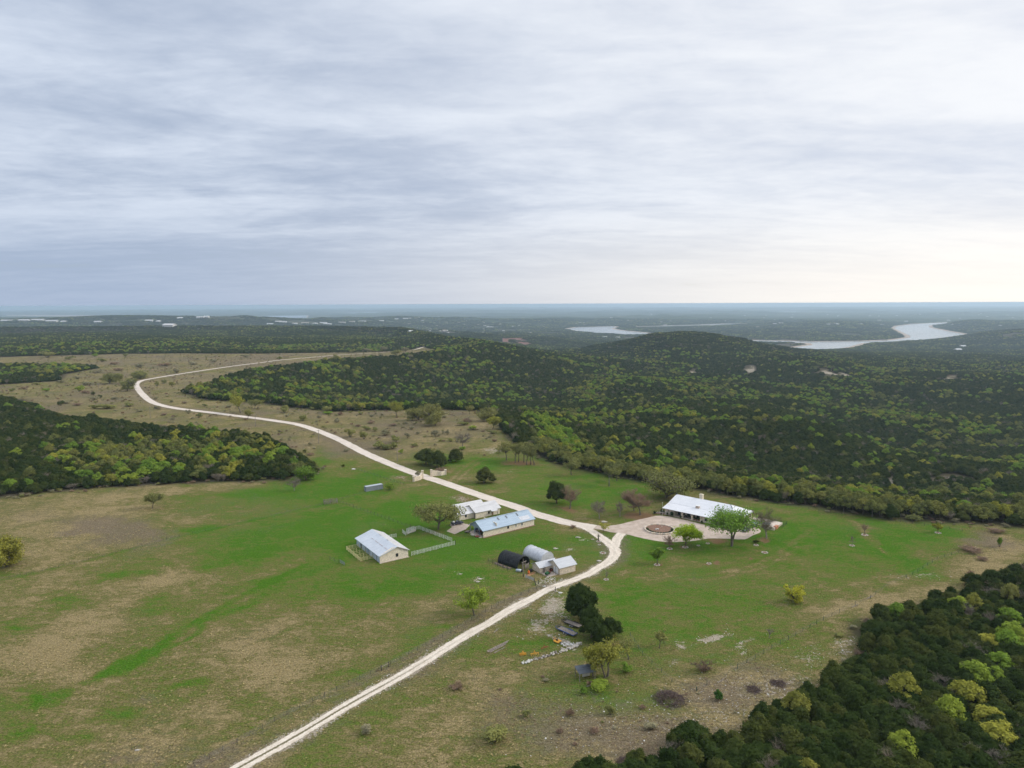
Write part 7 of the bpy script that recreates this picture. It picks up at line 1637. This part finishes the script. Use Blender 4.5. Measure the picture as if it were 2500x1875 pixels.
for kd, u, v, w, h, lab in (('olive', 745, 1105, 14, 11, 'olive bush at the edge of the mown strip beside the left wood'), ('brown', 756, 1112, 22, 9, 'brown bush below the olive bush beside the left wood'), ('dark', 837, 1140, 12, 7, 'small dark bush in the grass above the white rocks'), ('brown', 1115, 1683, 40, 20, 'brown dead bush left of the tin roof shelter'), ('olive', 1210, 1810, 70, 42, 'wide brownish bush at the bottom of the picture'), ('grey', 895, 1790, 36, 28, 'grey twiggy bush near the bottom, right of the track'), ('green', 1530, 1640, 36, 22, 'green bush right of the sparse olive tree'), ('olive', 1285, 1750, 24, 20, 'small olive bush in the brown lower meadow'), ('brown', 1390, 1745, 30, 20, 'brown bush in the lower meadow below the shelter'), ('olive', 1490, 1745, 26, 30, 'yellow olive bush left of the lower stones'), ('grey', 1590, 1780, 36, 20, 'grey bush above the lower right wood'), ('brown', 1450, 1790, 30, 18, 'brown bush nearest the bottom of the lower meadow'), ('green', 1465, 1680, 60, 22, 'lush green ivy bush below the fallen pole'), ('green', 1425, 1695, 24, 20, 'green bush at the left foot of the shelter'),
        ('brown', 2370, 1345, 60, 16, 'reddish brown brush at the right end of the meadow'), ('brown', 2400, 1368, 30, 12, 'smaller reddish brush in front of the right meadow end'), ('brown', 2430, 1300, 44, 14, 'brown brush along the rim wood at the far right'), ('olive', 2230, 1272, 40, 20, 'low olive brush at the foot of the rim oaks'), ('green', 2440, 1335, 16, 30, 'slender green shrub at the right meadow edge'), ('dark', 1846, 1326, 18, 10, 'small dark shrub on the lawn left of the leafless tree'), ('brown', 1398, 1290, 17, 12, 'round dark red bush beside the main road near the barn'), ('grey', 1020, 1163, 18, 16, 'grey leafless shrub behind the near gate wall'), ('brown', 1076, 1152, 34, 14, 'brown brush behind the far gate wall')):
    bush(kd, u, v, w, h, lab, g_)
def brush_pile(label, u, v, wpx, hpx, n, seed):
    x, y = P(u, v); k = px_m(u, v); w, h = wpx * k / 2, hpx * k; g = np.random.default_rng(seed); t = thing('brush_pile', label, 'brush pile', (x, y, 0)); vs, fs, off = [], [], 0
    br = M('dead_branches', (.075, .05, .045), (.16, .115, .10), 3, .95); per = max(1, n // 12); cnt = 0
    for i in range(n):
        r = w * math.sqrt(g.random()); a = g.uniform(0, 6.28); z = h * .55 * (1 - r / w) * g.uniform(.2, 1.1); p = np.array([r * math.cos(a), r * math.sin(a), z]); d = rand_unit(1, g)[0]; d[2] = d[2] * .35 + .12; L_ = g.uniform(.5, 1.5)
        off = tube(vs, fs, off, p - d * L_, p + d * L_, g.uniform(.03, .08), .02, 4)
        if (i + 1) % per == 0 or i == n - 1: add_obj('branches', mk('branches', (np.maximum(np.concatenate(vs), [-99, -99, .01]), np.array(fs)), br), t); vs, fs, off = [], [], 0
brush_pile('large dark brush pile in the stony lower meadow', 1634, 1708, 76, 36, 420, 1); brush_pile('small brush pile right of the large one', 1840, 1684, 34, 16, 110, 2); brush_pile('small brush pile nearest the lower right wood', 1900, 1670, 36, 18, 120, 3); brush_pile('grey brush pile at the foot of the lower right wood', 1530, 1862, 44, 24, 140, 4)
for i, (u0, v0, u1, v1, lab) in enumerate(((1752, 1668, 1774, 1653, 'pale dead log lying in the stony meadow'), (1705, 1693, 1720, 1687, 'short pale log below the green post fence'), (2080, 1483, 2096, 1476, 'pale log by the fence near the wood'), (2116, 1462, 2132, 1456, 'pale log farther along the fence near the wood'), (1206, 1545, 1218, 1534, 'thin pale branch on the grass above the pole pile'))):
    p, q = P(u0, v0), P(u1, v1); t = thing('dead_log', lab, 'log', (*p, 0), frame_from(p, q)); L_ = math.hypot(q[0] - p[0], q[1] - p[1]); B().tube((0, 0, .1), (L_, 0, .12), .12, .06, 7).obj('shaft', M_PBARK, t); B().tube((L_ * .5, 0, .12), (L_ * .8, .5, .25), .05, .02, 5).tube((L_ * .35, 0, .12), (L_ * .5, -.5, .2), .05, .02, 5).obj('branch', M_PBARK, t)

# ------------------------------------------------------------------ far houses
def far_houses():
    g = np.random.default_rng(5); wm = M('far_white_wall', (.55, .53, .5), (.68, .66, .62), .1, .8); rm = M('far_pale_roof', (.50, .49, .48), (.62, .6, .58), .1, .6); rm2 = M('far_tan_roof', (.30, .26, .22), (.40, .35, .3), .1, .7)
    w = B().box(-.5, .5, -.5, .5, 0, .6).prism([(-.5, .6), (.5, .6), (0, .95)], -.495, .495); r = B().slab([(-.55, -.6, .55), (.55, -.6, .55), (.55, 0, 1.0), (-.55, 0, 1.0)], .04).slab([(.55, .6, .55), (-.55, .6, .55), (-.55, 0, 1.001), (.55, 0, 1.001)], .04)
    def me_(n, m, mat): me = bpy.data.meshes.new(n); me.from_pydata(m.V, [], m.F); me.materials.append(mat); return me
    mw, mr, mr2 = me_('wall', w, wm), me_('roof', r, rm), me_('roof', r, rm2)
    def put(u, v, L_, W_, H, label, group, tan=False, rot=None):
        x, y, z = G(u, v)
        if z < LAKE_Z + .5: return
        t = thing('far_house', label, 'house', (x, y, z - .5), g.uniform(0, 3.14) if rot is None else rot, group)
        for nm, me in (('wall', mw), ('roof', mr2 if tan else mr)): o = add_obj(nm, me, t); o.scale = (L_, W_, H)
    for u, v, L_ in ((18, 785, 90), (60, 784.5, 80), (88, 784, 130), (128, 786, 90), (157, 787.5, 40), (240, 788, 50), (365, 785, 60), (388, 787, 30), (415, 798, 50), (440, 779, 40), (490, 777, 60), (505, 776, 40)):
        put(u, v, L_, 36, 16, 'far pale building on the wooded hills at the left', 'far pale buildings on the left hills', rot=g.uniform(-.15, .15))
    for u, v in ((680, 787), (690, 788), (745, 790), (770, 792), (790, 790), (800, 793), (835, 789), (860, 787), (885, 786), (930, 785), (968, 781), (990, 779), (1000, 779), (1070, 775), (660, 793), (720, 792)):
        put(u, v, g.uniform(30, 75), 26, 13, 'far pale building in the town strip beyond the ridge', 'far buildings in the town strip', g.random() < .3, g.uniform(-.2, .2))
    for i in range(70):
        u, v = g.uniform(1000, 1480), g.uniform(775, 815)
        put(u, v, g.uniform(16, 34), g.uniform(12, 20), g.uniform(7, 10), 'far house dotted in the hazy woods left of the lake', 'far houses left of the lake', g.random() < .4)
    for i in range(46):
        u, v = g.uniform(1480, 2480), g.uniform(764, 800)
        put(u, v, g.uniform(20, 42), g.uniform(14, 24), g.uniform(8, 12), 'far house dotted on the hazy hills beyond the lake', 'far houses beyond the lake', g.random() < .4)
    for u, v, lab in ((1476, 825, 'white house on the wooded slope left of the round hill'), (1508, 826, 'pale house right of the white house on the slope'), (2350, 848, 'pale building in the forest at the right below the lake'), (2338, 856, 'second pale building in the forest at the right')):
        put(u, v, 30, 18, 11, lab, None, rot=.2)
far_houses()
# ------------------------------------------------------------------ grass tussocks and loose stones
def tussocks():
    g = np.random.default_rng(31); protos = bpy.data.collections.new('tussock_protos'); n_p = 0
    mats = [foliage('dry_grass', (.36, .28, .14), (.42, .335, .17), (.48, .39, .21)), foliage('olive_grass', (.20, .20, .07), (.24, .235, .085), (.28, .26, .10)), foliage('green_grass', (.12, .21, .03), (.15, .24, .035), (.18, .26, .04)), foliage('dead_weed', (.22, .155, .105), (.27, .19, .13), (.31, .23, .16))]
    for k, m in enumerate(mats):
        for i in range(2):
            gg = np.random.default_rng(40 + k * 2 + i); nb = 22; a = gg.uniform(0, 6.28, nb); r = gg.uniform(0, .22, nb); d = np.stack([np.cos(a), np.sin(a), np.zeros(nb)], -1)
            p = d * r[:, None]; tip = p + d * gg.uniform(.12, .5, (nb, 1)) + np.array([0, 0, 1]) * gg.uniform(.25, .6, (nb, 1)); sd = np.cross(d, [0, 0, 1]) * .055
            V = np.stack([p - sd, p + sd, tip], 1).reshape(-1, 3); o = bpy.data.objects.new('%d%d_tussock' % (k, i), mk('tussock', (V, np.arange(3 * nb).reshape(-1, 3)), m)); protos.objects.link(o)
    X, Y = [], []
    for y0, y1, st in ((118, 200, 1.15), (200, 300, 1.75), (300, 460, 2.9)):
        xs = np.arange(-y1 * .85, y1 * .85, st); ys = np.arange(y0, y1, st); a, b = np.meshgrid(xs, ys); a = a.ravel() + g.uniform(-.5, .5, a.size) * st; b = b.ravel() + g.uniform(-.5, .5, b.size) * st
        k = np.abs(a) < b * .80; X.append(a[k]); Y.append(b[k])
    X, Y = np.concatenate(X), np.concatenate(Y); Z, dp, dl = land(X, Y, True); cv = cover(X, Y, dp, dl)
    dt = np.minimum(dist_line(X, Y, TRACK), dist_line(X, Y, TRACK_SPUR)); dm = dist_line(X, Y, MAIN_ROAD); da = np.minimum(sdf([tuple(p) for p in APRON], X, Y), sdf(SLAB, X, Y))
    lush = cv[:, 0] - .5 * cv[:, 1]; dens = vnoise(X, Y, 14, 301, 2) * .7 + vnoise(X, Y, 3.5, 311) * .5
    lawn = (X > -95) & (X < 130) & (Y > 235) & (Y < 420)
    k = (dp < -1) & (dt > 2.2) & (dm > 4.2) & (da > .5) & (cv[:, 4] < .5) & (cv[:, 2] < .7) & ((dens > .52) & (~lawn | (dens > .85)) & (cv[:, 0] < .62)) & (sdf([(69, 316), (93, 293), (118, 312), (94, 338)], X, Y) > 0)
    X, Y, Z, lush, brown = X[k], Y[k], Z[k], lush[k] + g.uniform(-.22, .22, k.sum()), cv[k, 1]; n = len(X)
    kind = np.digitize(lush, [.20, .50]); kind = np.where((brown > .45) & (g.random(n) < .5), 3, kind); ids = kind * 2 + g.integers(0, 2, n)
    s = g.uniform(.45, 1.0, n) * np.where(kind == 2, .7, 1.0)
    def stuff(name, label, cat, pts, rot, scl, ids, coll):
        me = bpy.data.meshes.new(name); me.vertices.add(len(pts)); me.vertices.foreach_set('co', pts.astype(np.float32).ravel())
        for an, tp, dat, key in (('rotz', 'FLOAT', rot, 'value'), ('scl', 'FLOAT_VECTOR', scl, 'vector'), ('pick', 'INT', ids, 'value')):
            a_ = me.attributes.new(an, tp, 'POINT'); a_.data.foreach_set(key, np.asarray(dat, np.int32 if tp == 'INT' else np.float32).ravel())
        o = add_obj(name, me); tag(o, label, cat, kind='stuff'); o.modifiers.new('scatter', 'NODES').node_group = instancer(coll)
    stuff('grass', 'rough tussocky grass over the fields and meadows', 'grass', np.stack([X, Y, Z - .03], -1), g.uniform(0, 6.28, n), np.stack([s, s, s * .6], -1), ids, protos)
    # low scrub over the dry meadow
    pc = bpy.data.collections.new('scrub_protos')
    for i, kk in enumerate(('grey', 'brown', 'olive', 'brown', 'grey')): pc.objects.link(bpy.data.objects.new('%d_scrub' % i, BUSH[(kk, i % 3)][0]))
    X = np.concatenate([g.uniform(-900, 40, 26000), g.uniform(-60, 170, 5000)]); Y = np.concatenate([g.uniform(400, 1900, 26000), g.uniform(122, 260, 5000)]); Z, dp, dl = land(X, Y, True); wd = wood_sdf(X, Y, dp); dm = dist_line(X, Y, MAIN_ROAD, 3); dt = dist_line(X, Y, TRACK)
    dn = vnoise(X, Y, 40, 331, 3); far_ = Y > 300
    k = (wd > 4) & (dp < -3) & (dm > 6) & (dt > 4) & (np.abs(np.degrees(np.arctan2(X, Y))) < 43) & np.where(far_, (dn > .40) & (g.random(len(X)) < .9) & (Y + .1 * X > 440), (dn > .5) & (blob(X, Y, 1650, 1740, 330, 90) > g.random(len(X)) * .9) & (g.random(len(X)) < .25))
    X, Y, Z = X[k], Y[k], Z[k]; n = len(X); w = (.6 + 3.4 * g.random(n) ** 2.2) * np.where(Y < 300, .6, 1.0)
    # brush fraying the wood edges
    ex_ = g.uniform(-420, 260, 60000); ey_ = g.uniform(130, 760, 60000); ez_, edp, edl = land(ex_, ey_, True); ew = wood_sdf(ex_, ey_, edp) + (vnoise(ex_, ey_, 12, 341) - .5) * 8
    ke = (ew > -2) & (ew < 6) & (edp < 3) & (g.random(60000) < np.where(ew < 2, .5, .16)) & (np.abs(np.degrees(np.arctan2(ex_, ey_))) < 43) & (dist_line(ex_, ey_, MAIN_ROAD, 3) > 7) & (sdf([(60, 330), (95, 285), (125, 315), (95, 345)], ex_, ey_) > 0)
    X = np.concatenate([X, ex_[ke]]); Y = np.concatenate([Y, ey_[ke]]); Z = np.concatenate([Z, ez_[ke]]); w = np.concatenate([w, g.uniform(1.2, 3.4, ke.sum())]); n = len(X)
    stuff('scrub', 'low grey brown scrub dotted over the dry meadow', 'scrub', np.stack([X, Y, Z], -1), g.uniform(0, 6.28, n), np.stack([w, w, w * g.uniform(.35, .7, n)], -1), g.integers(0, 5, n), pc)
    # loose stones
    pc = bpy.data.collections.new('stone_protos')
    for i in range(4): pc.objects.link(bpy.data.objects.new('%d_stone' % i, rock_bank[i % 2][i]))
    X = g.uniform(-60, 170, 120000); Y = g.uniform(122, 300, 120000); Z, dp, dl = land(X, Y, True); cv = cover(X, Y, dp, dl); dt = dist_line(X, Y, TRACK)
    pr = np.clip(cv[:, 2] * .32 + .16 * np.exp(-(dt - 2.3) ** 2 / .5) + .10 * blob(X, Y, 1750, 1720, 230, 60) + .05 * blob(X, Y, 1500, 1780, 160, 60), 0, 1)
    k = (g.random(len(X)) < pr) & (dp < -2) & (dt > 1.5) & (cv[:, 4] < .6); X, Y, Z = X[k], Y[k], Z[k]; n = len(X); r = g.uniform(.05, .16, n) * np.where(g.random(n) < .08, 1.8, 1.0)
    stuff('loose_stones', 'pale loose limestone stones scattered over bare ground', 'stones', np.stack([X, Y, Z + r * .1], -1), g.uniform(0, 6.28, n), np.stack([r, r, r * .7], -1), g.integers(0, 4, n), pc)
    print('TUSSOCKS', len(s), 'STONES', n)
tussocks()
